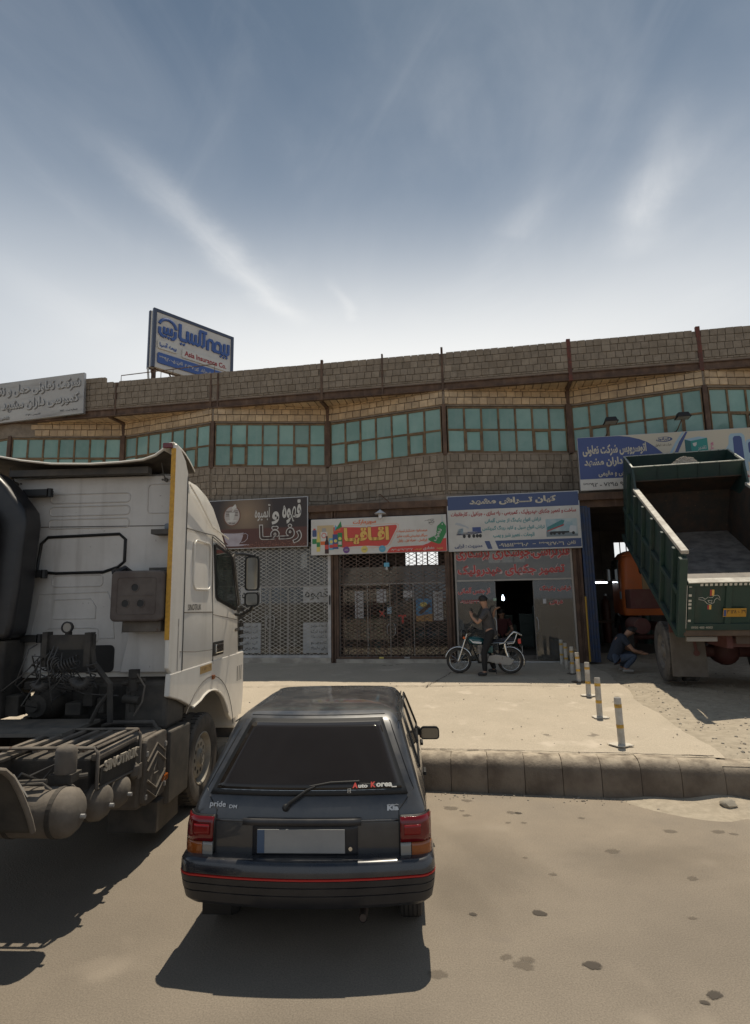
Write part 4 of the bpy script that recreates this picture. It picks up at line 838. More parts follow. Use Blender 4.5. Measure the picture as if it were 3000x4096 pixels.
# shop 1: coffee shop behind a white lattice shutter
s = shopfront(-4.86, -1.30, .80, 3.95, 2.72, 'coffee shop glass front with paper menus behind the closed white lattice shutter')
for i in range(4):
    a = -4.82+i*.87; m = MB(); m.box(a+.01, a+.86, .24, .246, .85, 2.70); m.build('pane', m_glass, s)
m = MB(); m.box(-4.82, -1.34, .24, .246, 2.74, 3.91); m.build('pane', m_glass_up, s)
for x in (-4.1, -3.08, -2.55): m = MB(); m.box(x-.02, x+.02, .225, .26, .85, 2.70); m.build('mullion', m_alufr, s)
for x in (-3.12, -2.98): m = MB(); m.tube([(x, .22, 1.55), (x+(.05 if x > -3.05 else -.05), .17, 1.62), (x+(.05 if x > -3.05 else -.05), .17, 1.85), (x, .22, 1.92)], .012, 6); m.build('handle', m_alu, s)
sh = empty('lattice_shutter', Bw(0, 0, 0), -ANG, 'closed white lattice folding shutter of the coffee shop', 'shutter')
lattice(sh, -4.86, -1.34, .86, 3.80, .185, .102, .0125, m_lat_w)
m = MB(); m.box(-4.88, -1.345, -.02, .03, .80, .86); m.build('rail', m_whitefr, sh)
m = MB(); m.box(-1.34, -1.255, -.03, .05, .80, 3.85); m.build('post', m_whitefr, sh); m = MB(); m.box(-1.30, -1.27, -.06, -.03, 2.2, 2.45); m.build('lock', m_blk, sh)
for i in range(9): x = -4.8+i*.42; m = MB(); m.box(x, x+.006, -.012, .012, .86, 3.8); m.build('slat', m_lat_w, sh)
def paper(x0, x1, z0, z1, y, label, lines=(), mat=None, cat='notice', col=None):
    o = empty('paper_notice', Bw(x0, y, z0), -ANG, label, cat); w_, h = x1-x0, z1-z0
    m = MB(); m.box(0, w_, 0, .003, 0, h); m.build('sheet', mat or m_paper, o)
    for st, a, b, c, d in lines: letters(o, st, a*w_, b*w_, c*h, d*h, col or p_black, y=.002, depth=.001, bold=.022)
    return o
paper(-2.11, -1.31-.03, 2.27, 2.70, .215, 'white coffee banner on the glass at the right end of the white shutter', [('قهوه', .06, .94, .14, .88)])
paper(-3.95, -3.34, 2.27, 2.72, .215, 'white coffee banner on the glass partly hidden by the truck mirror', [('قهوه', .06, .94, .14, .88)])
ml = ['قهوه اسپرسو', 'قهوه ترک', 'شکلات داغ', 'کاپوچینو', 'چای ماسالا']
paper(-2.11, -1.32, .90, 1.72, .215, 'drinks menu sheet low on the glass beside the white shutter post', [(q, .28, .86, .82-.185*i, .95-.185*i) for i, q in enumerate(ml)]+[('✓'.replace('✓', '-'), .90, .96, .86-.185*i, .88-.185*i) for i in range(5)])
paper(-3.95, -3.34, .90, 1.72, .215, 'drinks menu sheet low on the glass just right of the truck cab', [(q, .12, .86, .82-.185*i, .95-.185*i) for i, q in enumerate(['آب هویج', 'آب پرتقال', 'شیر موز', 'آب طالبی', 'معجون'])])
# inside the coffee shop: bar counter, shelf, cups
m_wood = M('shelf_wood', (.10, .055, .03), .7, col2=(.06, .035, .02), scale=5); m_pale = M('counter_pale', (.40, .37, .33), .6)
o = empty('counter', Bw(-3.1, 3.0, .79), -ANG, 'long pale bar counter inside the coffee shop', 'counter')
m = MB(); m.box(-1.4, 1.4, 0, .6, 0, 1.0); m.build('body', m_wood, o); m = MB(); m.box(-1.45, 1.45, -.06, .66, 1.0, 1.05); m.build('top', m_pale, o)
for i in range(3): m = MB(); m.box(-1.2+.8*i, -.45+.8*i, -.02, 0, .15, .9); m.build('panel', m_dark, o)
for i, (x, y) in enumerate(((-3.9, 1.4), (-2.6, 1.5), (-1.9, 1.2))):
    o = empty('cafe_table', Bw(x, y, .79), -ANG, ('small pale cafe table inside behind the hidden coffee banner', 'small pale cafe table behind the middle of the white shutter', 'small pale cafe table behind the menu beside the white post')[i], 'table', 'tables in the coffee shop')
    m = MB(); m.box(-.32, .32, -.3, .3, .70, .73); m.build('top', m_pale, o)
    for a in (-.27, .27):
        for b in (-.25, .25): m = MB(); m.box(a-.015, a+.015, b-.015, b+.015, 0, .70); m.build('leg', m_alu, o)

# shop 2: supermarket behind a brown lattice shutter
s = shopfront(-1.08, 1.92, .76, 3.75, 2.74, 'supermarket glass front with stuck-on papers behind the brown lattice shutter')
for a, b in ((-1.04, -.30), (-.28, .32), (.34, .96), (.98, 1.88)): m = MB(); m.box(a, b, .24, .246, .81, 2.72); m.build('pane', m_glass, s)
for a, b in ((-1.04, .31), (.33, 1.88)): m = MB(); m.box(a, b, .24, .246, 2.76, 3.2); m.build('pane', m_glass_up, s)
for x in (-.29, .33, .97): m = MB(); m.box(x-.012, x+.012, .225, .26, .81, 2.72); m.build('mullion', m_alufr, s)
for x in (.30, .42): m = MB(); m.tube([(x, .22, 1.35), (x+(.05 if x > .36 else -.05), .17, 1.42), (x+(.05 if x > .36 else -.05), .17, 1.6), (x, .22, 1.67)], .012, 6); m.build('handle', m_alu, s)
sh = empty('lattice_shutter', Bw(0, 0, 0), -ANG, 'closed brown lattice folding shutter of the supermarket', 'shutter')
lattice(sh, -1.07, 1.90, .82, 3.60, .185, .102, .0125, m_lat_b)
m = MB(); m.box(-1.10, 1.93, -.02, .04, .765, .82); m.build('rail', m_rust, sh)
for x in (-1.07, 1.89): m = MB(); m.box(x-.03, x+.03, -.035, .04, .82, 3.6); m.build('post', m_rust, sh)
for i in range(8): x = -.9+i*.36; m = MB(); m.box(x, x+.014, -.012, .012, .82, 3.6); m.build('slat', m_lat_b, sh)
m = MB(); m.box(.05, .17, -.03, -.02, .775, .815); m.build('plate', p_yellow, sh); m = MB(); m.box(.72, .86, -.03, -.02, .775, .815); m.build('plate', p_grey, sh)
for (a, b, c, d, lb, ln) in ((-.64, -.40, 1.82, 2.55, 'tall white paper list left of the red cross on the supermarket glass', ['سیگار', 'ساندویچ', 'لبنیات', 'نوشیدنی']), (-.03, .23, 2.23, 2.59, 'short white paper above the red cross on the supermarket glass', ['انواع', 'آبجوش']), (.70, .94, 2.36, 2.54, 'small blank white paper above the red T mark', []), (1.51, 1.76, 1.74, 2.50, 'tall white price list at the right edge of the supermarket glass', ['نان', 'تخم مرغ', 'شارژ ۲۰۰۰', 'بستنی'])):
    paper(a, b, c, d, .215, lb, [(q, .15, .85, .82-.9*i/max(1, len(ln)), .93-.9*i/max(1, len(ln))) for i, q in enumerate(ln)])
o = paper(.25, .37, 1.93, 2.11, .21, 'tiny blue-edged card between the red cross and the red T', [], mat=p_lblue)
o = paper(1.04, 1.47, 1.72, 2.32, .21, 'blue and orange poster of a bottle on the supermarket glass', [], mat=P('poster_blue', (.05, .16, .32), col2=(.10, .26, .40), scale=6), cat='poster')
for nm, pts, m_ in (('poster_glow', ell(.2, .44, .10, .07, 14), p_yellow), ('poster_band', [(0, .0), (.43, .0), (.43, .2), (0, .14)], P('poster_tan', (.40, .22, .08))), ('poster_bottle', [(.06, .25), (.12, .17), (.40, .40), (.35, .48)], P('poster_dark', (.06, .03, .02))), ('poster_spot', ell(.30, .12, .06, .05, 12), p_white)): flat(o, nm, pts, m_, .004)
xm = MB(); xm.bar((.04, .214, 2.01), (.18, .214, 1.86), .003, .035, up=(.7, 0, .7)); xm.bar((.05, .210, 1.86), (.17, .210, 2.02), .003, .035, up=(.7, 0, -.7)); o = xm.build('tape_mark', p_red, None); o.matrix_world = BMAT; tag(o, 'red cross of tape on the supermarket glass', 'tape')
xm = MB(); xm.box(.55, .76, .21, .213, 1.85, 1.895); xm.box(.645, .70, .206, .209, 1.66, 1.87); o = xm.build('tape_mark', p_red, None); o.matrix_world = BMAT; tag(o, 'red T of tape on the supermarket glass', 'tape')
# goods inside: two low shelves with countable packs, and stacked cases
gcols = [('pack_blue', (.03, .12, .25)), ('pack_cyan', (.12, .33, .40)), ('pack_red', (.30, .03, .03)), ('pack_green', (.06, .16, .07)), ('pack_white', (.42, .42, .40)), ('pack_orange', (.40, .14, .04)), ('pack_brown', (.14, .08, .05))]
gm = [P(n_, c_) for n_, c_ in gcols]; gl_ = []; ORD = 'first second third fourth fifth sixth seventh eighth ninth tenth eleventh twelfth thirteenth fourteenth fifteenth sixteenth seventeenth eighteenth'.split()
for i, (x, y, lb, w_) in enumerate(((-.35, .55, 'low rack of drinks packs behind the left half of the supermarket glass', 1.3), (1.25, .60, 'low rack of snack packs behind the right half of the supermarket glass', 1.2), (.1, 2.6, 'tall shelf of goods deep inside the supermarket', 2.2))):
    o = empty('rack', Bw(x, y, .79), -ANG, lb, 'rack'); hh = (.9, .9, 2.0)[i]
    for k in range(int(hh/.42)+1): m = MB(); m.box(-w_/2, w_/2, 0, .4, .02+.42*k, .045+.42*k); m.build('shelf', m_alu, o)
    for a in (-w_/2, w_/2): m = MB(); m.box(a-.015, a+.015, 0, .4, 0, hh); m.build('side', m_alu, o)
    rg = random.Random(i+40); lv = int(hh/.42)+1
    for k in range(lv):
        q = -w_/2+.04; 
        while q < w_/2-.14:
            pw = rg.uniform(.09, .2); ph = rg.uniform(.14, .33); m = MB(); m.box(0, pw, 0, .26, 0, ph)
            gp = m.build('goods_pack', rg.choice(gm), None, bevel=.008); gp.location = Bw(x+q, y+.05, .79+.046+.42*k); gp.rotation_euler = (0, 0, -ANG)
            cn = gp.data.materials[0].name.replace('print_pack_', ''); cnt_ = len([1 for z_ in gl_ if z_ == (i, k)])+1; gl_.append((i, k))
            gp['label'] = f"{'tall' if ph > .24 else 'short'} {cn} pack, {ORD[cnt_-1]} from the left on the {('bottom', 'second', 'third', 'fourth', 'top')[k]} shelf of the {('left front', 'right front', 'back')[i]} rack"; gp['category'] = 'goods'; gp['group'] = ('goods on the left front rack', 'goods on the right front rack', 'goods on the back rack')[i]
            q += pw+.012
# hanging lollipop box and pendant lamp at the supermarket
o = empty('pendant_lamp', Bw(.19, -.30, 4.72), -ANG, 'white saucer-shaped lamp hanging over the supermarket sign', 'lamp')
m = MB(); m.lathe((0, 0, -.06), (0, 0, -1), [(.012, -.05), (.05, -.02), (.15, .05), (.16, .06), (.14, .055), (.04, .0)], 20); m.build('shade', M('enamel_white', (.62, .62, .62), .3), o, smooth=50)
m = MB(); m.lathe((0, 0, -.10), (0, 0, -1), [(.02, 0), (.045, .04), (.05, .12), (.03, .17), (.0, .175)], 12); m.build('bulb', M('bulb_off', (.6, .6, .62), .2), o, smooth=60)
m = MB(); m.cyl((0, 0, -.05), (0, 0, .42), .006, n=6); m.build('cord', m_blk, o); m = MB(); m.bar((0, 0, .42), (.35, .30, .1), .02, .02); m.bar((0, 0, .40), (-.1, .32, .45), .02, .02); m.build('bracket', m_rust, o)
o = empty('hanging_box', Bw(.31, -.10, 3.24), -ANG, 'small blue box dangling under the supermarket sign', 'box')
m = MB(); m.box(-.07, .07, -.04, .04, -.06, .05); m.build('box', p_cyan, o, bevel=.006); m = MB(); m.lathe((0, 0, -.06), (0, 0, -1), [(.02, 0), (.04, .03), (.03, .08), (0, .09)], 10); m.build('bulb', m_paper, o, smooth=60); m = MB(); m.cyl((0, 0, .05), (0, 0, .33), .004, n=5); m.build('string', m_paper, o)

# shop 3: lathe workshop, sliding glass door standing open
s = empty('glass_shopfront', Bw(0, 0, 0), -ANG, 'sliding glass front of the lathe workshop with red painted lettering', 'shopfront')
m = MB(); m.box(2.11, 2.155, .05, .11, .70, 3.72); m.box(5.075, 5.12, .05, .11, .70, 3.72); m.box(2.155, 5.075, .05, .11, 2.745, 2.785); m.build('frame', M('frame_pale', (.36, .33, .29), .5), s)
m = MB(); m.box(2.155, 5.075, .075, .081, 2.785, 3.72); m.build('pane', glass('glass_upper', (.30, .30, .29), .62), s)
m_glass3 = glass('door_glass', (.5, .5, .48), .26)
for a, b, y in ((2.155, 3.14, .08), (4.11, 5.075, .08)): m = MB(); m.box(a, b, y, y+.008, .74, 2.745); m.build('pane', m_glass3, s)
for a, b in ((2.98, 3.15), (4.10, 4.27)): m = MB(); m.box(a, b, .115, .123, .74, 2.70); m.build('sliding_leaf', m_glass, s); m = MB(); m.box(a, a+.02, .112, .126, .74, 2.72); m.box(b-.02, b, .112, .126, .74, 2.72); m.build('leaf_frame', m_alufr, s)
for x in (3.10, 4.15): m = MB(); m.tube([(x, .07, 1.42), (x+.03, .02, 1.5), (x+.03, .02, 1.72), (x, .07, 1.80)], .011, 6); m.build('handle', m_alu, s)
m = MB(); m.box(2.11, 5.12, .05, .12, .665, .70); m.build('track', m_alu, s)
m_let = P('glass_red', (.42, .045, .04)); m_leto = P('glass_outline', (.50, .38, .36))
def gl(st, a, b, c, d, bo=.035, rim=.022):
    letters(s, st, a-rim*.6, b+rim*.6, c-rim*.5, d+rim*.5, m_leto, y=.002, depth=.001, bold=bo+.05, O=(0, .048+.02, 0)); letters(s, st, a, b, c, d, m_let, y=.005, depth=.001, bold=bo, O=(0, .048+.02, 0))
gl('فلزتراشی.جوشکاری پرسکاری', 2.16, 5.07, 3.27, 3.64); gl('تعمیر جکهای هیدرولیک', 2.19, 4.92, 2.86, 3.17); gl('از جنس آلمانی', 2.18, 3.0, 2.40, 2.59); gl('تراش پکینگ', 4.27, 5.04, 2.44, 2.60); gl('قرائی', 4.48, 4.82, 2.11, 2.22); gl('۰۹۱۵۱۱۳۳۱۰۸', 2.22, 2.88, 2.17, 2.27, .01, .008)
for a, b, c, d, m_, lb in ((4.33, 4.41, 2.14, 2.26, m_paper, 'small white sticker left of the short red word on the right door glass'), (3.08, 3.16, 2.23, 2.30, P('sticker_green', (.3, .4, .3)), 'small pale green sticker at the left edge of the open door')):
    m = MB(); m.box(a, b, .06, .066, c, d); o = m.build('sticker', m_, None); o.matrix_world = BMAT; tag(o, lb, 'sticker')
# inside the workshop
o = empty('ceiling_bulb', Bw(3.45, 2.6, 2.36), -ANG, 'lit bare bulb seen through the open workshop door', 'lamp')
m = MB(); m.lathe((0, 0, 0), (0, 0, -1), [(.015, -.03), (.02, 0), (.04, .05), (.045, .09), (.03, .13), (0, .14)], 12); m.build('bulb', M('bulb_lit', (.9, .95, 1), .3, emit=(.75, .9, 1, 9)), o, smooth=60)
m = MB(); m.cyl((0, 0, .02), (0, 0, 2.4), .005, n=5); m.build('cord', m_blk, o)
m_cab = M('cabinet_grey_green', (.10, .13, .12), .6); m_mach = M('machine_green', (.05, .085, .07), .6, dust=((.15, .12, .09), .6))
for i, (x, y, w_, d_, h, lb) in enumerate(((4.30, 2.2, .7, .5, 1.25, 'grey-green metal cabinet behind the right door glass'), (3.95, 3.2, .5, .5, 1.0, 'low grey-green cabinet inside the open doorway'))):
    o = empty('cabinet', Bw(x, y, .79), -ANG, lb, 'cabinet'); m = MB(); m.box(0, w_, 0, d_, 0, h); m.build('carcass', m_cab, o, bevel=.01)
    for k in range(3): m = MB(); m.box(.03, w_-.03, -.015, 0, .05+k*h/3, h/3*(k+1)-.02); m.build('drawer', m_cab, o, bevel=.004)
o = empty('lathe', Bw(2.3, 2.4, .79), -ANG, 'dusty green lathe inside the workshop behind the left glass', 'lathe')
m = MB(); m.box(0, 1.5, 0, .5, 0, .7); m.build('bed', m_mach, o, bevel=.02); m = MB(); m.box(.0, .45, .03, .47, .7, 1.15); m.build('headstock', m_mach, o, bevel=.03); m = MB(); m.cyl((.45, .25, .93), (.58, .25, .93), .13, n=16); m.build('chuck', m_alu, o, smooth=40); m = MB(); m.box(1.15, 1.4, .1, .4, .7, 1.0); m.build('tailstock', m_mach, o, bevel=.02)
o = empty('oil_drum', Bw(4.72, .75, .79), 0, 'blue-grey oil drum behind the right door glass', 'drum')
m = MB(); m.lathe((0, 0, 0), (0, 0, 1), [(0, 0), (.17, 0), (.175, .02), (.17, .04), (.17, .17), (.178, .185), (.17, .20), (.17, .36), (.175, .375), (.17, .39), (.0, .385)], 24); m.build('body', M('drum_blue', (.22, .30, .38), .5), o, smooth=40); m = MB(); m.cyl((.05, 0, .38), (.05, 0, .75), .02, n=8); m.bar((.05, 0, .74), (-.12, 0, .70), .02, .02); m.build('pump', m_alu, o)
# garage: dark racks of gas bottles and a lit tube over a bench
for i in range(7):
    x = 5.95+.42*i; o = empty('gas_bottle', Bw(x, 6.2+.25*(i % 2), .66), 0, ('dark green', 'rusty red')[i % 2]+' gas bottle, '+ORD[i]+' from the blue gate at the back of the garage', 'gas bottle', 'gas bottles at the back of the garage')
    m = MB(); m.lathe((0, 0, 0), (0, 0, 1), [(0, 0), (.14, 0), (.15, .03), (.15, 1.35), (.12, 1.5), (.05, 1.56), (.05, 1.65), (0, 1.66)], 14); m.build('body', M('bottle_rust' if i % 2 else 'bottle_green', ((.10, .035, .02) if i % 2 else (.03, .06, .045)), .5), o, smooth=50); m = MB(); m.box(-.03, .03, -.08, .03, 1.65, 1.72); m.build('valve', m_alu, o)
o = empty('workbench', Bw(6.0, 4.2, .66), -ANG, 'dark workbench under the lit tube in the garage', 'bench'); m = MB(); m.box(0, 1.6, 0, .7, .8, .87); m.build('top', m_wood, o)
for a in (.05, 1.5):
    for b in (.05, .6): m = MB(); m.box(a, a+.06, b, b+.06, 0, .8); m.build('leg', m_rust, o)
o = empty('tube_lamp', Bw(6.15, 3.4, 2.72), -ANG, 'short lit white tube lamp inside the garage', 'lamp'); m = MB(); m.box(-.03, .55, .0, .06, .03, .09); m.build('fitting', m_alu, o); m = MB(); m.cyl((0, .03, .0), (.52, .03, 0), .025, n=8); m.build('tube', M('tube_lit', (.9, .95, 1), .3, emit=(.9, .95, 1, 5)), o)
m = MB(); m.cyl((.1, .03, .09), (.1, .03, 2.0), .006, n=5); m.cyl((.4, .03, .09), (.4, .03, 2.0), .006, n=5); m.build('cord', m_blk, o)

# ================================================================ BOLLARDS
m_bol = M('bollard_white', (.50, .47, .42), .7, col2=(.36, .33, .28), scale=7, spots=[((.05, .04, .03), 6.5, .66, .04)]); m_bolb = M('bollard_yellow', (.55, .33, .05), .7, col2=(.42, .24, .05), scale=20, lo=.45, hi=.6); m_plug = M('mortar_pale', (.58, .53, .45), .95, bump=.008, bscale=20)
bl = [(4.36, -7.25, 'white bollard with yellow bands nearest the kerb, black scuffs on it'), (4.40, -5.77, 'second white bollard from the kerb, on a patch of pale mortar'), (4.55, -4.12, 'third white bollard from the kerb, in a ragged mortar ring'), (4.63, -2.72, 'fourth white bollard from the kerb, standing at the shadow edge'), (4.67, -1.70, 'fifth white bollard from the kerb, in the shade'), (4.66, -.95, 'sixth white bollard from the kerb, before the workshop glass'), (4.66, -.25, 'dull bollard nearest the workshop glass')]
proto = None
for i, (x, y, lb) in enumerate(bl):
    z = apron_z(y)
    if proto is None:
        proto = empty('bollard', Bw(x, y, z), -ANG)
        m = MB(); m.lathe((0, 0, -.03), (0, 0, 1), [(.044, 0), (.044, .60), (.042, .625), (.034, .63), (.034, .60), (0, .60)], 20); m.build('pipe', m_bol, proto, smooth=40)
        for a in (.22, .47): m = MB(); m.lathe((0, 0, a), (0, 0, 1), [(.0450, 0), (.0456, .002), (.0456, .043), (.0450, .045)], 20); m.build('band', m_bolb, proto, smooth=40)
        b = proto
    else:
        b = copy_obj(proto, None); b.location = Bw(x, y, z)
        for c in proto.children: copy_obj(c, b)
    b.rotation_euler = (R(rnd.uniform(-1.2, 1.2)), R(rnd.uniform(-1.5, 1.0)), -ANG+rnd.uniform(-1, 1)); tag(b, lb, 'bollard', 'bollards along the apron')
    if i < 5:
        m = MB(); rg = random.Random(i+3); pts = [(.13*rg.uniform(.7, 1.35)*math.cos(a*.523), .105*rg.uniform(.7, 1.35)*math.sin(a*.523), .012) for a in range(12)]
        m.prism(pts, (0, 0, .012)); o = m.build('mortar_patch', m_plug if i in (1, 2, 0) else m_crack, None); o.location = Bw(x, y, z); o.rotation_euler = (0, 0, -ANG); o['kind'] = 'structure'
# ================================================================ MOTORCYCLE AND PEOPLE
m_chrome = M('chrome', (.65, .65, .63), .18, 1.); m_tyre = M('tyre_rubber', (.022, .021, .02), .85, dust=((.20, .17, .14), .55)); m_tank = M('tank_teal', (.01, .075, .08), .25, coat=.5); m_seat = M('seat_black', (.02, .02, .025), .45); m_eng = M('engine_alloy', (.30, .29, .28), .45, .7, col2=(.16, .15, .14), scale=20)
mc = empty('motorcycle', Bw(0, 0, 0), 0, 'dark teal motorcycle with chrome rack standing before the workshop door', 'motorcycle')
mo_o = V((2.985, 13.20, .0)); mo_o.z = apron_z((BMAT.inverted() @ mo_o).y)+.018; mc.location = mo_o; mc.rotation_euler = (0, 0, R(90+77.6-1)) ; # local +x = forward
WB, RW = 1.145, .285
def wheel(cx, par):
    t = MB(); t.lathe((cx, 0, RW), (0, 1, 0), [(RW-.065, -.022), (RW-.03, -.034), (RW-.008, -.026), (RW, -.010), (RW, .010), (RW-.008, .026), (RW-.03, .034), (RW-.065, .022)], 40, closed=True); w_ = t.build('wheel', m_tyre, par, smooth=45)
    r = MB(); r.lathe((cx, 0, RW), (0, 1, 0), [(RW-.055, -.018), (RW-.045, -.022), (RW-.07, -.012), (RW-.07, .012), (RW-.045, .022), (RW-.055, .018)], 40); r.build('rim', m_chrome, w_, smooth=40)
    h = MB(); h.cyl((cx, -.04, RW), (cx, .04, RW), .045, n=16); h.cyl((cx, -.09, RW), (cx, .09, RW), .010, n=8); h.build('hub', m_eng, w_, smooth=40)
    s_ = MB()
    for k in range(28):
        a = 2*math.pi*k/28; b = a+(.35 if k % 2 else -.35); sy = .03 if k % 4 < 2 else -.03
        s_.cyl((cx+.04*math.cos(a), sy, RW+.04*math.sin(a)), (cx+(RW-.06)*math.cos(b), 0, RW+(RW-.06)*math.sin(b)), .0022, n=4, caps=False)
    s_.build('spoke', m_chrome, w_, kind='stuff', fix=False); return w_
wheel(0, mc); wheel(WB, mc)
def fender(cx, a0, a1, r, w_):
    m = MB(); m.grid(lambda u, v: (cx+(r-.03*abs(2*v-1)**2)*math.cos(R(a0+(a1-a0)*u)), (v-.5)*w_, RW+(r-.03*abs(2*v-1)**2)*math.sin(R(a0+(a1-a0)*u))), 20, 6); return m
o = fender(WB, 10, 165, RW+.045, .11).build('front_mudguard', m_chrome, mc, smooth=60); o.modifiers.new('s', 'SOLIDIFY').thickness = .004
o = fender(0, 60, 205, RW+.05, .13).build('rear_mudguard', m_chrome, mc, smooth=60); o.modifiers.new('s', 'SOLIDIFY').thickness = .004
for s_ in (-1, 1):
    m = MB(); m.tube([(WB, s_*.075, RW), (WB-.11, s_*.075, .60), (WB-.21, s_*.07, .88)], [.022, .018, .015], 8); m.build('fork', m_chrome, mc, smooth=50)
    m = MB(); m.cyl((.04, s_*.12, .36), (.0+.10, s_*.12, .66), .020, n=8); m.cyl((.07, s_*.12, .46), (.10, s_*.12, .64), .030, n=10); m.build('shock', m_chrome, mc, smooth=40)
m = MB(); m.lathe((WB-.13, 0, .88), (1, 0, 0), [(0, -.07), (.06, -.06), (.085, -.01), (.09, .03), (.08, .04), (0, .045)], 18); m.build('headlamp', m_blk, mc, smooth=50)
m = MB(); m.cyl((WB-.085, 0, .88), (WB-.08, 0, .88), .08, n=18); m.build('headlamp_glass', m_lamp, mc)
for s_ in (-1, 1): m = MB(); m.lathe((WB-.22, s_*.05, .93), (-.4, 0, 1), [(0, -.02), (.04, -.02), (.045, .03), (0, .035)], 12); m.build('gauge', m_blk, mc, smooth=50)
for s_ in (-1, 1): m = MB(); m.lathe((WB-.15, s_*.16, .80), (1, 0, 0), [(0, -.03), (.028, -.02), (.03, .02), (0, .03)], 10); m.build('indicator', p_orange, mc, smooth=50)
m = MB(); m.tube([(WB-.40, -.33, .98), (WB-.33, -.26, 1.0), (WB-.24, -.10, .98), (WB-.23, 0, .93), (WB-.24, .10, .98), (WB-.33, .26, 1.0), (WB-.40, .33, .98)], .012, 8); m.build('handlebar', m_chrome, mc, smooth=50)
for s_ in (-1, 1): m = MB(); m.cyl((WB-.40, s_*.33, .98), (WB-.33, s_*.255, .998), .018, n=8); m.build('grip', m_blk, mc)
def ring8(x, hw, z0, z1, k=8): return [(x, hw*math.cos(2*math.pi*i/12)*(1 if True else 1), (z0+z1)/2+(z1-z0)/2*math.sin(2*math.pi*i/12)) for i in range(12)]
m = MB(); m.loft([ring8(.52, .05, .68, .72), ring8(.56, .10, .64, .77), ring8(.68, .135, .62, .82), ring8(.80, .135, .63, .84), ring8(.88, .10, .67, .82), ring8(.92, .04, .72, .79)]); m.build('tank', m_tank, mc, smooth=60)
m = MB()
for s_ in (-1, 1): m.prism([(.60, s_*.1375, .70), (.88, s_*.1375-.03*s_, .76), (.80, s_*.139, .68), (.62, s_*.139, .66)], (0, .003*s_, 0))
m.build('tank_stripe', M('stripe_white', (.6, .6, .58), .4), mc)
m = MB(); m.loft([ring8(-.17, .07, .735, .79), ring8(-.12, .12, .70, .80), ring8(.1, .13, .68, .79), ring8(.3, .13, .66, .76), ring8(.5, .11, .66, .75), ring8(.56, .06, .68, .74)]); m.build('seat', m_seat, mc, smooth=60)
m = MB(); m.tube([(-.14, -.135, .72), (.1, -.138, .695), (.5, -.12, .67)], .008, 6); m.tube([(-.14, .135, .72), (.1, .138, .695), (.5, .12, .67)], .008, 6); m.build('seat_trim', m_chrome, mc)
m = MB()
for s_ in (-1, 1): m.tube([(.22, s_*.14, .66), (.12, s_*.15, .68), (-.04, s_*.15, .86), (-.11, s_*.15, .92), (-.18, s_*.13, .90), (-.27, s_*.09, .85)], .013, 8); m.tube([(.05, s_*.14, .66), (-.10, s_*.14, .68), (-.18, s_*.13, .88)], .011, 8)
m.tube([(-.27, -.09, .85), (-.30, 0, .85), (-.27, .09, .85)], .013, 8); m.bar((-.18, -.13, .90), (-.18, .13, .90), .02, .01); m.build('rear_rack', m_chrome, mc, smooth=50)
m = MB(); m.box(-.26, -.19, -.07, .07, .66, .77); m.build('tail_lamp', p_red, mc, bevel=.012); m = MB(); m.box(-.285, -.275, -.10, .10, .46, .62); m.build('number_plate', M('plate_blank', (.42, .42, .41), .5, col2=(.30, .30, .29), scale=9), mc, bevel=.004); m = MB(); m.bar((-.20, 0, .70), (-.275, 0, .55), .03, .03); m.build('plate_bracket', m_blk, mc)
m = MB(); m.box(.45, .68, -.11, .11, .26, .45); m.build('crankcase', m_eng, mc, bevel=.03)
m = MB(); m.cyl((.60, -.14, .35), (.60, .14, .35), .09, n=16); m.build('engine_cover', m_eng, mc, smooth=40, bevel=.008)
m = MB()
for k in range(7): m.box(.58, .72, -.07, .07, .455+.022*k, .465+.022*k)
m.box(.60, .70, -.05, .05, .45, .63); m.build('cylinder', m_eng, mc)
m = MB()
for s_ in (-1, 1): m.tube([(.88, s_*.03, .76), (.80, s_*.05, .50), (.70, s_*.07, .24), (.42, s_*.09, .24), (.34, s_*.10, .42), (.42, s_*.09, .66)], .014, 8)
m.tube([(.0, -.10, RW), (.42, -.10, .30)], .016, 8); m.tube([(.0, .10, RW), (.42, .10, .30)], .016, 8); m.tube([(.9, 0, .8), (.80, 0, .86)], .03, 8); m.build('frame', m_blk, mc, smooth=50)
m = MB(); m.tube([(.68, -.10, .50), (.78, -.13, .42), (.74, -.15, .26), (.55, -.16, .215), (.35, -.17, .23)], .018, 8); m.tube([(.35, -.17, .23), (.28, -.17, .24), (-.02, -.17, .28), (-.08, -.17, .285)], [.02, .045, .045, .03], 12); m.build('exhaust', m_chrome, mc, smooth=50)
m = MB()   # enclosed chain cover, worn pale paint
m.prism([(.50, .125, .28), (.46, .125, .40), (.30, .125, .43), (.05, .125, .39), (-.06, .125, .33), (-.07, .125, .25), (.0, .125, .20), (.2, .125, .215)], (0, .03, 0)); m.build('chain_cover', M('cover_worn', (.30, .285, .26), .5, col2=(.12, .05, .035), scale=13, lo=.60, hi=.66), mc, bevel=.008)
m = MB(); m.box(.36, .50, -.13, .13, .46, .62); m.build('side_cover', m_tank, mc, bevel=.03)
m = MB(); m.tube([(WB-.30, .18, 1.0), (WB-.34, .24, 1.10)], .005, 6); m.build('mirror_stem', m_chrome, mc)
m = MB(); m.tube([(.36, .12, .20), (.30, .20, .02)], .010, 6); m.build('side_stand', m_blk, mc)

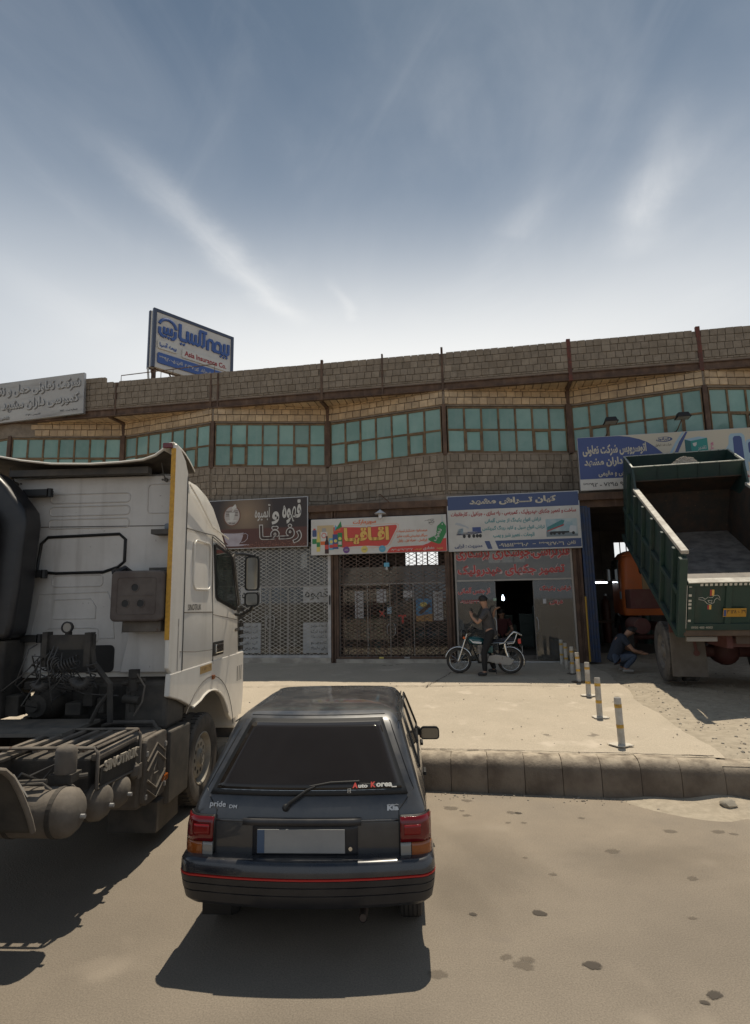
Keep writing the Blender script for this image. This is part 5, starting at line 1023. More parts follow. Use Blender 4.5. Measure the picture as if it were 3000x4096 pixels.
def skinned(name, joints, edges, mat, parent, sub=2, root=0, smooth=True):
    me = bpy.data.meshes.new(name); me.from_pydata([j[0] for j in joints], edges, []); me.update(); me.materials.append(mat)
    o = bpy.data.objects.new(name, me); sc.collection.objects.link(o); o.parent = parent
    md = o.modifiers.new('skin', 'SKIN'); md.use_smooth_shade = True
    lay = me.skin_vertices[0].data
    for i, j in enumerate(joints):
        r = j[1]; lay[i].radius = (r, r) if not isinstance(r, tuple) else r; lay[i].use_root = (i == root)
    s_ = o.modifiers.new('sub', 'SUBSURF'); s_.levels = sub; s_.render_levels = sub
    return o
m_skin = M('skin', (.36, .20, .13), .6); m_hair = M('hair_black', (.015, .012, .01), .6); m_shoe = M('shoe_black', (.03, .028, .027), .6)
def person(loc, rz, J, shirt, trousers, label, sleeve=.55, shoes=m_shoe, hair=True):
    """J: joint positions (local, metres): pelvis chest neck head, and for s in l, r: shoulder elbow wrist hip knee ankle toe"""
    p = empty('person', loc, rz, label, 'person'); g_ = {k: V(v) for k, v in J.items()}
    names = []; edges = []; idx = {}
    def a(k, pos, r):
        idx[k] = len(names); names.append((tuple(pos), r)); return idx[k]
    def e(x, y): edges.append((idx[x], idx[y]))
    a('pelvis', g_['pelvis'], .125); a('waist', g_['pelvis'].lerp(g_['chest'], .45), .11); a('chest', g_['chest'], .13); a('neck0', g_['chest'].lerp(g_['neck'], .8), .07); a('neck', g_['neck'], .055)
    hd_ = g_['head']; up_ = (hd_-g_['neck']).normalized(); a('head0', g_['neck'].lerp(hd_, .5), .075); a('head', hd_, .092); a('head1', hd_+up_*.075, .07)
    for q in (('pelvis', 'waist'), ('waist', 'chest'), ('chest', 'neck0'), ('neck0', 'neck'), ('neck', 'head0'), ('head0', 'head'), ('head', 'head1')): e(*q)
    for s_ in 'lr':
        sh_, el, wr, hp, kn, an, to = (g_[k+s_] for k in ('shoulder', 'elbow', 'wrist', 'hip', 'knee', 'ankle', 'toe'))
        a('sh'+s_, sh_, .062); a('ua'+s_, sh_.lerp(el, .5), .050); a('el'+s_, el, .042); a('fa'+s_, el.lerp(wr, .4), .04); a('wr'+s_, wr, .026)
        hv = g_.get('hand'+s_, wr+(wr-el).normalized()*.09); a('pa'+s_, wr.lerp(hv, .75), .034)
        for q in (('chest', 'sh'+s_), ('sh'+s_, 'ua'+s_), ('ua'+s_, 'el'+s_), ('el'+s_, 'fa'+s_), ('fa'+s_, 'wr'+s_), ('wr'+s_, 'pa'+s_)): e(*q)
        d = (hv-wr).normalized(); sd = d.cross(V((0, 0, 1)));
        if sd.length < .1: sd = d.cross(V((1, 0, 0)))
        sd.normalize(); cu = sd.cross(d)
        for k in range(4):
            b0 = wr.lerp(hv, .95)+sd*(.024-.016*k); ln = (.062, .072, .068, .052)[k]
            a(f'f{k}a{s_}', b0+d*ln*.5, .0095); a(f'f{k}b{s_}', b0+d*ln*.85-cu*ln*.35, .008); e('pa'+s_, f'f{k}a{s_}'); e(f'f{k}a{s_}', f'f{k}b{s_}')
        a('th'+s_, wr.lerp(hv, .5)+sd*.045+d*.02, .011); a('tj'+s_, wr.lerp(hv, .5)+sd*.06+d*.055, .009); e('pa'+s_, 'th'+s_); e('th'+s_, 'tj'+s_)
        a('hp'+s_, hp, .095); a('tm'+s_, hp.lerp(kn, .5), .080); a('kn'+s_, kn, .058); a('ca'+s_, kn.lerp(an, .35), .056); a('an'+s_, an, .038); a('to'+s_, to, .034)
        for q in (('pelvis', 'hp'+s_), ('hp'+s_, 'tm'+s_), ('tm'+s_, 'kn'+s_), ('kn'+s_, 'ca'+s_), ('ca'+s_, 'an'+s_), ('an'+s_, 'to'+s_)): e(*q)
    skinned('body', names, edges, m_skin, p)
    n2 = [(g_['pelvis']-(g_['chest']-g_['pelvis']).normalized()*.10, .150), (g_['pelvis'], .148), (g_['pelvis'].lerp(g_['chest'], .5), .15), (g_['chest'], .178), (g_['chest'].lerp(g_['neck'], .8), .10)]; e2 = [(0, 1), (1, 2), (2, 3), (3, 4)]
    for s_ in 'lr':
        sh_, el = g_['shoulder'+s_], g_['elbow'+s_]; k = len(n2); n2 += [(sh_, .085), (sh_.lerp(el, sleeve*.6), .070), (sh_.lerp(el, sleeve), .068)]; e2 += [(3, k), (k, k+1), (k+1, k+2)]
    skinned('shirt', [(tuple(v_), r) for v_, r in n2], e2, shirt, p)
    n2 = [(g_['pelvis'].lerp(g_['chest'], .35), .138), (g_['pelvis'], .145)]; e2 = [(0, 1)]
    for s_ in 'lr':
        hp, kn, an = (g_[q+s_] for q in ('hip', 'knee', 'ankle')); k = len(n2); n2 += [(hp, .108), (hp.lerp(kn, .5), .092), (kn, .072), (kn.lerp(an, .4), .070), (an, .056)]; e2 += [(1, k), (k, k+1), (k+1, k+2), (k+2, k+3), (k+3, k+4)]
    skinned('trousers', [(tuple(v_), r) for v_, r in n2], e2, trousers, p)
    for s_ in 'lr':
        an, to = g_['ankle'+s_], g_['toe'+s_]; d = (to-an); d.z = 0; d.normalize(); heel = V((an.x, an.y, to.z))-d*.05
        skinned('shoe', [(tuple(heel), .042), (tuple(heel.lerp(to, .45)+V((0, 0, .012))), .048), (tuple(to+d*.06), .036)], [(0, 1), (1, 2)], shoes, p, 2)
    fwd = g_.get('face', V((1, 0, 0))).normalized(); sd = up_.cross(fwd).normalized(); c = hd_+up_*.03
    m = MB()
    def hairfn(u, v):
        th = u*2*math.pi; ph = v*math.pi*.62; r = .108; d = fwd*math.cos(th)*math.sin(ph)+sd*math.sin(th)*math.sin(ph)+up_*math.cos(ph)
        k = 1-.30*max(0, d.dot(fwd))*smoothstep(.25, .6, v); return c+V(d)*(r*k)+up_*.018
    m.grid(hairfn, 20, 10, closed_u=True); m.build('hair', m_hair, p, smooth=80)
    f0 = hd_+fwd*.088
    m = MB(); m.loft([[f0+sd*a_+up_*.01, f0-sd*a_+up_*.01, f0+fwd*.002+up_*.035] for a_ in (.012,)]+[[f0+sd*.012-up_*.02+fwd*.018, f0-sd*.012-up_*.02+fwd*.018, f0+fwd*.004+up_*.03]]); m.build('nose', m_skin, p, smooth=60)
    m = MB()
    for s_ in (-1, 1): m.rock(f0+sd*.033*s_+up_*.028-fwd*.006, .010, .7, 1, random.Random(1))
    m.build('eye', m_hair, p, fix=False)
    m = MB()
    for s_ in (-1, 1): m.rock(hd_+sd*.092*s_+up_*.0, .022, 1.2, 1, random.Random(2))
    m.build('ear', m_skin, p, fix=False)
    m = MB(); m.add([f0+sd*.022-up_*.045, f0-sd*.022-up_*.045, f0-sd*.018-up_*.053, f0+sd*.018-up_*.053], [(0, 1, 2, 3)]); m.build('mouth', M('lip', (.22, .08, .07), .6), p, fix=False)
    return p
m_tee = M('tshirt_charcoal', (.045, .043, .045), .9, col2=(.07, .067, .07), scale=9); m_trk = M('trousers_black', (.014, .013, .013), .85)
# man astride: local frame of the motorcycle (x forward), left foot towards us
person(mc.location.copy(), mc.rotation_euler.z, dict(pelvis=(.40, .02, .90), chest=(.47, .02, 1.28), neck=(.50, .02, 1.46), head=(.53, .02, 1.60), face=(.85, .5, -.15),
    shoulderl=(.47, .21, 1.39), elbowl=(.66, .27, 1.13), wristl=(.80, .20, 1.27), handl=(.82, .17, 1.36), shoulderr=(.47, -.17, 1.39), elbowr=(.36, -.30, 1.22), wristr=(.30, -.24, 1.42), handr=(.22, -.22, 1.46),
    hipl=(.42, .13, .86), kneel=(.56, .26, .47), anklel=(.55, .30, .06), toel=(.66, .33, .02), hipr=(.42, -.10, .86), kneer=(.52, -.25, .47), ankler=(.36, -.30, .06), toer=(.46, -.33, .02)), m_tee, m_trk, 'man in dark t-shirt and black trousers astride the motorcycle', .75)
# man squatting by the tipper's wheel
m_jean = M('jeans_blue', (.05, .07, .11), .9, col2=(.08, .10, .14), scale=12); m_navy = M('tshirt_navy', (.03, .038, .055), .9)
person(Bw(5.72, -1.15, apron_z(-1.15)-.01), R(-12), dict(pelvis=(-.05, 0, .28), chest=(.12, 0, .66), neck=(.26, 0, .80), head=(.36, .0, .88), face=(1, .1, -.5),
    shoulderl=(.14, .2, .74), elbowl=(.30, .24, .48), wristl=(.52, .16, .42), handl=(.60, .14, .42), shoulderr=(.16, -.2, .74), elbowr=(.34, -.24, .48), wristr=(.55, -.18, .40), handr=(.63, -.16, .40),
    hipl=(-.02, .1, .26), kneel=(.38, .17, .38), anklel=(.12, .15, .07), toel=(.26, .17, .02), hipr=(-.02, -.1, .26), kneer=(.40, -.17, .36), ankler=(.14, -.17, .07), toer=(.28, -.19, .02)), m_navy, m_jean, 'man in dark shirt and jeans squatting beside the tipper truck wheel', .6, M('shoe_pale', (.30, .28, .25), .7))
# man seated inside the workshop door
person(Bw(3.32, 1.45, .79), R(-100), dict(pelvis=(0, 0, .42), chest=(.08, 0, .78), neck=(.10, 0, .95), head=(.13, 0, 1.07), face=(1, .5, 0),
    shoulderl=(.08, .2, .88), elbowl=(.16, .28, .62), wristl=(.36, .16, .55), shoulderr=(.08, -.2, .88), elbowr=(.16, -.28, .62), wristr=(.36, -.16, .55),
    hipl=(.05, .1, .42), kneel=(.45, .15, .46), anklel=(.45, .15, .07), toel=(.58, .16, .02), hipr=(.05, -.1, .42), kneer=(.45, -.15, .46), ankler=(.45, -.15, .07), toer=(.58, -.16, .02)), M('shirt_maroon', (.10, .03, .03), .9), m_trk, 'man in dark red shirt sitting just inside the workshop doorway', .6)
o = empty('stool', Bw(3.32, 1.42, .79), 0, 'low stool under the man sitting inside the workshop', 'stool'); m = MB(); m.cyl((0, 0, .27), (0, 0, .31), .17, n=16); m.build('seat', m_wood, o)
for k in range(4): a = k*1.57+.7; m = MB(); m.cyl((.13*math.cos(a), .13*math.sin(a), .27), (.16*math.cos(a), .16*math.sin(a), 0), .014, n=6); m.build('leg', m_rust, o)
# ================================================================ HATCHBACK
CAR_SINK = 0.
m_paint = M('car_paint', (.027, .031, .038), .32, .3, coat=.9, dust=((.20, .18, .155), .28)); m_bump = M('bumper_plastic', (.010, .012, .017), .38, dust=((.17, .15, .13), .25)); m_rub = M('rubber_black', (.009, .009, .009), .5)
m_cglass = M('car_glass_dark', (.020, .016, .013), .05, spec=.5); m_stripe = M('bumper_stripe', (.42, .018, .015), .4); m_red = M('lamp_red', (.13, .004, .005), .12, coat=.4); m_amber = M('lamp_amber', (.26, .065, .008), .15, coat=.5); m_clear = M('lamp_clear', (.24, .23, .21), .15, coat=.5)
car = empty('parked_car', (-.505, 3.93, -.13), -R(3), 'dark grey small hatchback parked on the road with a red bumper stripe', 'car')
CAR = [  # z, rear y, front y, half width, rear radius, front radius
 (.25, .70, 3.45, .66, .10, .15), (.31, .55, 3.62, .745, .12, .25), (.42, .25, 3.78, .785, .12, .3), (.62, .145, 3.80, .795, .11, .32), (.72, .135, 3.78, .795, .10, .32), (.86, .135, 3.72, .79, .10, .3),
 (.93, .15, 3.55, .78, .10, .3), (.965, .165, 3.20, .77, .10, .3), (1.0, .185, 2.78, .757, .10, .25), (1.03, .205, 2.70, .745, .10, .2), (1.12, .285, 2.58, .715, .10, .2), (1.22, .385, 2.43, .68, .10, .2), (1.32, .49, 2.28, .645, .10, .2),
 (1.385, .565, 2.17, .617, .10, .18), (1.42, .62, 2.10, .588, .10, .16), (1.443, .68, 2.05, .56, .09, .10), (1.456, .76, 2.0, .52, .08, .09), (1.466, .86, 1.92, .45, .07, .08), (1.473, 1.05, 1.75, .30, .05, .05)]
BOW = .065
def carpar(z):
    for a, b in zip(CAR, CAR[1:]):
        if a[0] <= z <= b[0]: t = (z-a[0])/(b[0]-a[0]); return [p+(q-p)*t for p, q in zip(a, b)]
    return list(CAR[-1])
def cring(yr, yf, X, rr, rf, z, bow=BOW, nf=10, ns=14):
    pts = []
    def wall(s): y = yr+bow*(s/X)**2; return y
    xr = X-rr; yc = wall(xr)
    for i in range(nf+1): x = -xr+2*xr*i/nf; pts.append((x, wall(x), z))
    for i in range(1, 5): a = R(90*i/5); pts.append((xr+rr*math.sin(a), yc+rr-rr*math.cos(a), z))
    xf = X-rf; y0, y1 = yc+rr, yf-rf-.05
    for i in range(ns+1): t = i/ns; pts.append((X-.03*(2*t-1)**4*(t > .5), y0+(y1-y0)*t, z))
    for i in range(1, 5): a = R(90*i/5); pts.append((xf+rf*math.cos(a)*.97, y1+rf*math.sin(a)*1.0, z))
    for i in range(nf+1): x = xf-2*xf*i/nf; pts.append((x, yf-.05*(x/X)**2, z))
    n = len(pts); rest = [(-p[0], p[1], p[2]) for p in pts[nf+1:nf+1+4+ns+1+4]][::-1]
    return pts+rest
m = MB(); m.loft([cring(*c[1:], c[0]) for c in CAR])
body = m.build('body', m_paint, car, smooth=38)
for y in (.76, 3.06):   # wheel arches
    c = MB(); c.cyl((-1.2, y, .385), (1.2, y, .385), .325, n=28); co = c.build('cutter', m_paint, None, fix=True)
    b = body.modifiers.new('arch', 'BOOLEAN'); b.operation = 'DIFFERENCE'; b.object = co; b.solver = 'EXACT'; co.parent = car
    body.data = body.data
    bpy.context.view_layer.update(); dg = bpy.context.evaluated_depsgraph_get(); me = bpy.data.meshes.new_from_object(body.evaluated_get(dg)); body.modifiers.clear(); body.data = me; bpy.data.objects.remove(co)
me.polygons.foreach_set('use_smooth', [True]*len(me.polygons)); me.set_sharp_from_angle(angle=R(38))
def rear_pt(x, z, off=.0):
    c = carpar(z); X = c[3]; yr = c[1]; rr = c[4]; xr = X-rr; ax = abs(x)
    if ax <= xr: y = yr+BOW*(ax/X)**2
    else: q = min(1, (ax-xr)/rr); y = yr+BOW*(xr/X)**2+rr-rr*math.sqrt(max(0, 1-q*q))
    d = 1e-2; return V((x, y, z))+V((0, -1, 0))*off
def patch(name, fx0, fx1, z0, z1, mat, off, nu=14, nv=8, par=None, th=True, zf=None):
    """skin on the rear face; fx0, fx1 give the left and right edge at height z"""
    m = MB(); m.grid(lambda u, v: rear_pt(fx0(z0+(z1-z0)*v)+(fx1(z0+(z1-z0)*v)-fx0(z0+(z1-z0)*v))*u, z0+(z1-z0)*v, off), nu, nv)
    o = m.build(name, mat, par or car, smooth=50, fix=False)
    if th: s_ = o.modifiers.new('s', 'SOLIDIFY'); s_.thickness = abs(off)+.004; s_.offset = 1
    return o
def winx(z): t = (z-1.045)/(1.405-1.045); return .665-.165*t
patch('rear_window_seal', lambda z: -winx(z)+.012, lambda z: winx(z)-.012, 1.028, 1.412, m_rub, .006, 20, 12)
patch('rear_window', lambda z: -winx(z)+.04, lambda z: winx(z)-.04, 1.055, 1.390, m_cglass, .0095, 20, 12)
m = MB(); m.tube([rear_pt(-.62+1.24*i/20, 1.052, .012) for i in range(21)], .006, 6); m.build('window_trim', m_chrome, car, smooth=60)
# tailgate shut line: narrow dark groove strips
def groove(pts, r=.0035, mat=None, nm='shut_line', par=None): m = MB(); m.tube(pts, r, 6); return m.build(nm, mat or m_rub, par or car)
zs = [.70+.05*i for i in range(16)]
groove([rear_pt(-(.60 if z < .95 else winx(z)+.035 if z > 1.05 else .60+(z-.95)*1.0), z, .001) for z in zs if z < 1.44]); groove([rear_pt((.60 if z < .95 else winx(z)+.035 if z > 1.05 else .60+(z-.95)*1.0), z, .001) for z in zs if z < 1.44])
groove([rear_pt(-.50+1.0*i/16, 1.432, .001) for i in range(17)])
# swage line and number plate recess
patch('tailgate_step', lambda z: -.595, lambda z: .595, .892, .903, m_paint, .006, 20, 2)
patch('plate_hood', lambda z: -.40, lambda z: .36, .885, .92, m_bump, .03, 12, 2)
patch('plate_recess', lambda z: -.345, lambda z: .335, .70, .885, m_bump, .004, 12, 6)
pl = MB(); pl.box(-.31, .255, .112, .118, .727, .862); npl = pl.build('number_plate', M('plate_blurred', (.31, .31, .30), .5, col2=(.26, .262, .26), scale=3), car, bevel=.004)
pl = MB(); pl.box(-.308, -.262, .1095, .1115, .730, .859); pl.build('plate_band', M('plate_band_blue', (.06, .10, .17), .5), npl)
pl = MB(); pl.cyl((.29, .128, .755), (.29, .108, .755), .012, n=14); pl.build('lock', m_chrome, car, smooth=40)
# lamps
for s_ in (-1, 1):
    def lx(z, s_=s_): return .600
    a, b = (.606, .792)
    def mk(nm, x0, x1, z0, z1, mt, off, par=None):
        return patch(nm, (lambda z: x0) if s_ > 0 else (lambda z: -x1), (lambda z: x1) if s_ > 0 else (lambda z: -x0), z0, z1, mt, off, 12, 4, par)
    hs = mk('tail_lamp', .600, .789, .685, .925, m_rub, .008)
    if s_ > 0: hs['label'] = 'tail lamp on the right'
    mk('red_lens', .606, .786, .785, .918, m_red, .018, hs); mk('inner_reflector', .63, .73, .825, .875, M('lamp_red_bright', (.20, .008, .008), .2), .021, hs); mk('amber_lens', .675, .786, .690, .780, m_amber, .018, hs); mk('reversing_lens', .606, .671, .690, .780, m_clear, .018, hs)
    for z in (.735, .83, .875): groove([rear_pt(s_*(.61+.17*i/8), z, .022) for i in range(9)], .0022, M('lens_line', (.10, .01, .01), .3), 'lens_rib', hs)
# bumper
BUP = [(.245, .13, .72), (.27, .06, .78), (.32, .035, .805), (.42, .022, .815), (.425, .028, .811), (.435, .018, .817), (.51, .010, .821), (.515, .017, .817), (.525, .006, .822), (.588, .0, .825), (.592, .008, .819)]
BUP2 = [(.613, .008, .819), (.617, .0, .825), (.668, .004, .822), (.684, .018, .812), (.690, .045, .79), (.690, .20, .70)]
def bring(z, yr, X, yf=.44, rr=.13):
    pts = cring(yr, 2.4, X, rr, .1, z, bow=.10)
    n = len(pts); q = [(p[0], min(p[1], yf), p[2]) for p in pts]; return q
_zs = lambda c: ((.43+(c[0]-.245)*.53) if c[0] < .615 else (.627+(c[0]-.613)*1.10),)+tuple(c[1:])
BUP = [_zs(c) for c in BUP]; BUP2 = [_zs(c) for c in BUP2]
m = MB(); m.loft([bring(*c) for c in BUP]); m.build('bumper', m_bump, car, smooth=30)
m = MB(); m.loft([bring(*c) for c in BUP2]); m.build('bumper_top', M('bumper_paint', (.008, .011, .018), .22, coat=.7, dust=((.18, .16, .14), .22)), car, smooth=40)
m = MB(); m.loft([bring(.6137, .004, .8215), bring(.616, -.001, .826), bring(.6245, -.001, .826), bring(.627, .004, .8215)]); m.build('bumper_stripe', m_stripe, car, smooth=40)
# badges and sticker
def rear_text(st, x0, x1, z0, z1, mat, off=.008, bold=.02, **k):
    zm = (z0+z1)/2; p = rear_pt((x0+x1)/2, z0); q = rear_pt((x0+x1)/2, z1); uz = (q-p).normalized(); l = rear_pt(x0, zm); r = rear_pt(x1, zm); ux = (r-l).normalized()
    n = ux.cross(uz).normalized()
    return letters(car, st, 0, (r-l).length, 0, (q-p).length, mat, y=off, depth=.002, bold=bold, O=tuple(p-ux*(r-l).length/2), ux=tuple(ux), uz=tuple(uz), persian=False, **k)
m_badge = M('badge_silver', (.42, .43, .44), .3, .4)
rear_text('pride', -.650, -.540, .953, .990, m_badge, bold=.018, off=.010); rear_text('DM', -.515, -.462, .957, .975, m_badge, bold=.02, off=.008)
rear_text('Kia', .523, .598, .945, .972, m_badge, bold=.07, off=.010); o = MB(); o.tube([rear_pt(.523+.075*i/6, .977+.003*(i % 2), .012) for i in range(7)], .0028, 5); o.build('badge_wave', m_badge, car)
rear_text('A', .296, .33, 1.048, 1.074, p_red, .034, .05); rear_text('uto', .333, .395, 1.049, 1.067, p_white, .034, .05); rear_text('K', .415, .447, 1.050, 1.076, p_red, .034, .05); rear_text('orea_', .450, .585, 1.047, 1.070, p_white, .034, .04)
o = MB(); a, b = rear_pt(.268, 1.050, .045), rear_pt(.268, 1.069, .045); o.tube([a, a+V((.019, 0, 0)), b+V((.019, 0, 0)), b], .0015, 5, closed=True); cc = (a+b)/2+V((.0095, 0, 0)); o.tube([cc+V((.005*math.cos(t), 0, .005*math.sin(t))) for t in [k*.785 for k in range(8)]], .0012, 5, closed=True); o.build('camera_icon', p_white, car)
# wiper
m = MB(); m.lathe(rear_pt(-.135, .968, .0), (0, -1, .3), [(.022, 0), (.022, .02), (.012, .03), (0, .032)], 14); wp = m.build('wiper', m_blk, car, smooth=40)
m = MB(); m.tube([rear_pt(-.135, .968, .03), rear_pt(-.11, 1.0, .04), rear_pt(.0, 1.062, .035), rear_pt(.05, 1.078, .035)], [.012, .011, .009, .007], 8); m.tube([rear_pt(.02, 1.078, .032), rear_pt(.15, 1.095, .03), rear_pt(.34, 1.098, .027)], .008, 8); m.build('wiper_arm', m_blk, wp, smooth=60)
m = MB(); m.tube([rear_pt(.01+.46*i/10, 1.078+.012*math.sin(i/10*3.1), .022) for i in range(11)], .0055, 6); m.build('wiper_blade', m_blk, wp, smooth=60)
# side glass, pillars, door lines, handles
def side_pt(y, z, off=0., s_=1):
    c = carpar(z); return V((s_*(c[3]+off), y, z))
for s_ in (-1, 1):
    for nm, poly_ in (('rear_door_glass', ((.88, 1.03), (1.60, 1.03), (1.60, 1.375), (1.10, 1.375))), ('front_door_glass', ((1.66, 1.03), (2.50, 1.03), (2.18, 1.365), (1.66, 1.375)))):
        (a, b, c, d) = poly_
        def g_(u, v, off): y = (a[0]+(b[0]-a[0])*u)*(1-v)+(d[0]+(c[0]-d[0])*u)*v; z = (a[1]+(b[1]-a[1])*u)*(1-v)+(d[1]+(c[1]-d[1])*u)*v; return side_pt(y, z, off, s_)
        m = MB(); m.grid(lambda u, v: g_(u, v, .004), 8, 8); o = m.build(nm, m_cglass, car, smooth=60)
        m = MB(); m.tube([g_(t, 0, .005) for t in (0, .5, 1)]+[g_(1, t, .005) for t in (.33, .66, 1)]+[g_(1-t, 1, .005) for t in (.5, 1)]+[g_(0, 1-t, .005) for t in (.33, .66)], .010, 6, closed=True); m.build('window_seal', m_rub, o, smooth=60)
    groove([side_pt(1.63, .30+.1*i, .001, s_) for i in range(8)]); groove([side_pt(2.62, .35+.1*i, .001, s_) for i in range(7)]); groove([side_pt(1.02-.16*math.sin(min(1, (z-.35)/.7)*1.2), z, .001, s_) for z in [.62+.08*i for i in range(6)]])
    groove([side_pt(.62+.1*i, 1.40, .002, s_) for i in range(15)], .005)
    groove([side_pt(.75+.3*i, .60, .004, s_) for i in range(8)], .011, m_bump, 'side_moulding')
    for y in (1.42, 2.45): m = MB(); p = side_pt(y, .86, .012, s_); m.box(p.x-.012, p.x+.012, y-.07, y+.07, .845, .875); m.build('door_handle', m_blk, car, bevel=.006)
    # door mirror
    m = MB(); bx = s_*.80
    m.loft([[(s_*x, y, z) for x, z in rrect(.785, .972, .938, 1.05, .03, 3)] for y in (2.20,)]+[[(s_*x, y, z) for x, z in rrect(.79, .968, .943, 1.045, .03, 3)] for y in (2.27,)]+[[(s_*x, y, z) for x, z in rrect(.81, .94, .96, 1.03, .02, 3)] for y in (2.33,)]); o = m.build('door_mirror', m_rub, car, smooth=40)
    m = MB(); m.hexa([(s_*.70, 2.22, .99), (s_*.80, 2.22, .965), (s_*.80, 2.28, .965), (s_*.70, 2.34, .99), (s_*.69, 2.22, 1.08), (s_*.80, 2.22, 1.02), (s_*.80, 2.28, 1.02), (s_*.69, 2.34, 1.08)]); m.build('mirror_arm', m_rub, o)
    m = MB(); m.prism([(s_*x, 2.198, z) for x, z in rrect(.797, .960, .950, 1.038, .022, 3)], (0, -.002, 0)); m.build('mirror_glass', M('mirror_glass', (.22, .22, .21), .08, 1.), o)
    m = MB(); p = side_pt(3.15, .78, .0, s_); m.box(p.x-.02, p.x+.012, 3.1, 3.17, .765, .80); m.build('indicator', m_amber, car, bevel=.005)
# wheels
for y in (.76, 3.06):
    for s_ in (-1, 1):
        cx = s_*.66; t = MB(); t.lathe((cx, y, .28+CAR_SINK), (s_, 0, 0), [(.19, -.08), (.25, -.085), (.275, -.07), (.28, -.05), (.28, .05), (.275, .07), (.25, .085), (.19, .08)], 40, closed=True); w_ = t.build('wheel', m_tyre, car, smooth=40)
        t = MB(); t.lathe((cx, y, .28+CAR_SINK), (s_, 0, 0), [(0, .03), (.06, .04), (.12, .05), (.19, .075), (.20, .07), (.19, .0)], 28); t.build('hubcap', m_alu, w_, smooth=40)
        t = MB()
        for k in range(4): xx = cx-.045+.03*k; t.lathe((xx, y, .28+CAR_SINK), (1, 0, 0), [(.2815, -.003), (.2815, .003)], 40)
        t.build('tread_groove', m_rub, w_, fix=False)
for s_ in (-1,): m = MB(); m.box(s_*.66-.10, s_*.66+.10, .43, .44, .24, .42); m.build('mud_flap', m_rub, car)
m = MB(); m.tube([(.36, .16, .352), (.36, .30, .36), (.34, .5, .38), (.30, .9, .36)], .026, 12, caps=False); m.tube([(.36, .165, .352), (.36, .28, .36)], .023, 12, caps=True); m.build('exhaust', M('exhaust_rust', (.06, .045, .038), .7), car, smooth=60)
m = MB(); m.box(-.60, .60, 1.2, 3.3, .24, .32); m.box(-.45, .1, .75, 1.25, .27, .40); m.build('underbody', m_rub, car)

car.scale = (1.035, 1.0, 1.09)
for ch in car.children:
    if ch.name.split('.')[0] == 'wheel': ch.scale = (1, 1, 1/1.09); ch.location = (0, 0, .13/1.09)
# ================================================================ WHITE TRACTOR TRUCK
DU = ((.25, .21, .165), .65)
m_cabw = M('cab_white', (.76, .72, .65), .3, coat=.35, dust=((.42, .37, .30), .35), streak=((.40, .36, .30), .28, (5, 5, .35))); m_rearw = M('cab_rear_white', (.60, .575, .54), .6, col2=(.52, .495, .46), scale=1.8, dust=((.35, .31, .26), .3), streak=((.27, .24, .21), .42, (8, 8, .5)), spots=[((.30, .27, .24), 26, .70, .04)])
m_plas = M('truck_plastic', (.055, .052, .048), .7, dust=DU); m_frame = M('truck_frame', (.026, .024, .022), .8, bump=.003, bscale=30, dust=((.19, .16, .125), .55)); m_dirty = M('tank_dusty', (.13, .115, .098), .8, col2=(.085, .072, .06), scale=4, bump=.003, bscale=35, spots=[((.10, .06, .04), 7, .66, .05)], dust=((.27, .225, .175), .6)); m_snork = M('snorkel_black', (.011, .011, .013), .35, dust=((.15, .14, .13), .25)); m_hose = M('air_hose', (.04, .038, .036), .5, dust=((.15, .13, .11), .4)); m_yel = M('reflective_yellow', (.62, .33, .03), .5, col2=(.5, .26, .03), scale=30); m_browncase = M('box_brown', (.105, .085, .073), .75, col2=(.075, .055, .048), scale=4, dust=((.25, .22, .19), .5))
m_tt = M('truck_tyre', (.030, .029, .028), .9, dust=((.24, .20, .16), .7), col2=(.06, .055, .05), scale=8); m_rim = M('rim_dusty_white', (.42, .38, .31), .6, col2=(.28, .25, .20), scale=6)
tt_o = V((-2.06, 6.6, 0)); trk = empty('tractor_truck', tt_o, -R(3), 'white high-roof tractor unit without trailer standing beside the hatchback', 'truck')
CX, HW = -1.12, 1.12
CAB = [(1.55, -.45, 1.88, 1.10), (1.62, -.46, 1.90, 1.12), (2.1, -.46, 1.84, 1.12), (2.3, -.46, 1.74, 1.12), (2.6, -.46, 1.60, 1.115), (2.95, -.46, 1.36, 1.105), (3.09, -.46, 1.24, 1.10), (3.3, -.455, 1.04, 1.09), (3.5, -.45, .82, 1.08), (3.62, -.44, .62, 1.06), (3.70, -.42, .40, 1.03), (3.745, -.36, .18, .96), (3.765, -.22, -.02, .8)]
def trring(z, yr, yf, X, rr=.10, rf=.28, sink=0):
    pts = []
    def arc(cx, cy, r, a0, a1, n=5): return [(CX+cx+r*math.cos(R(a0+(a1-a0)*i/n)), cy+r*math.sin(R(a0+(a1-a0)*i/n)), z) for i in range(n+1)]
    rf = min(rf, (yf-yr)/2.2, X/2.2); rr = min(rr, (yf-yr)/4)
    pts += arc(X-rr, yr+rr, rr, -90, 0); pts += arc(X-rf, yf-rf, rf, 0, 90); pts += arc(-X+rf, yf-rf, rf, 90, 180); pts += arc(-X+rr, yr+rr, rr, 180, 270)
    return pts
m = MB(); m.loft([trring(*c) for c in CAB]); m.m = 0; cab = m.build('cab', m_cabw, trk, smooth=38)
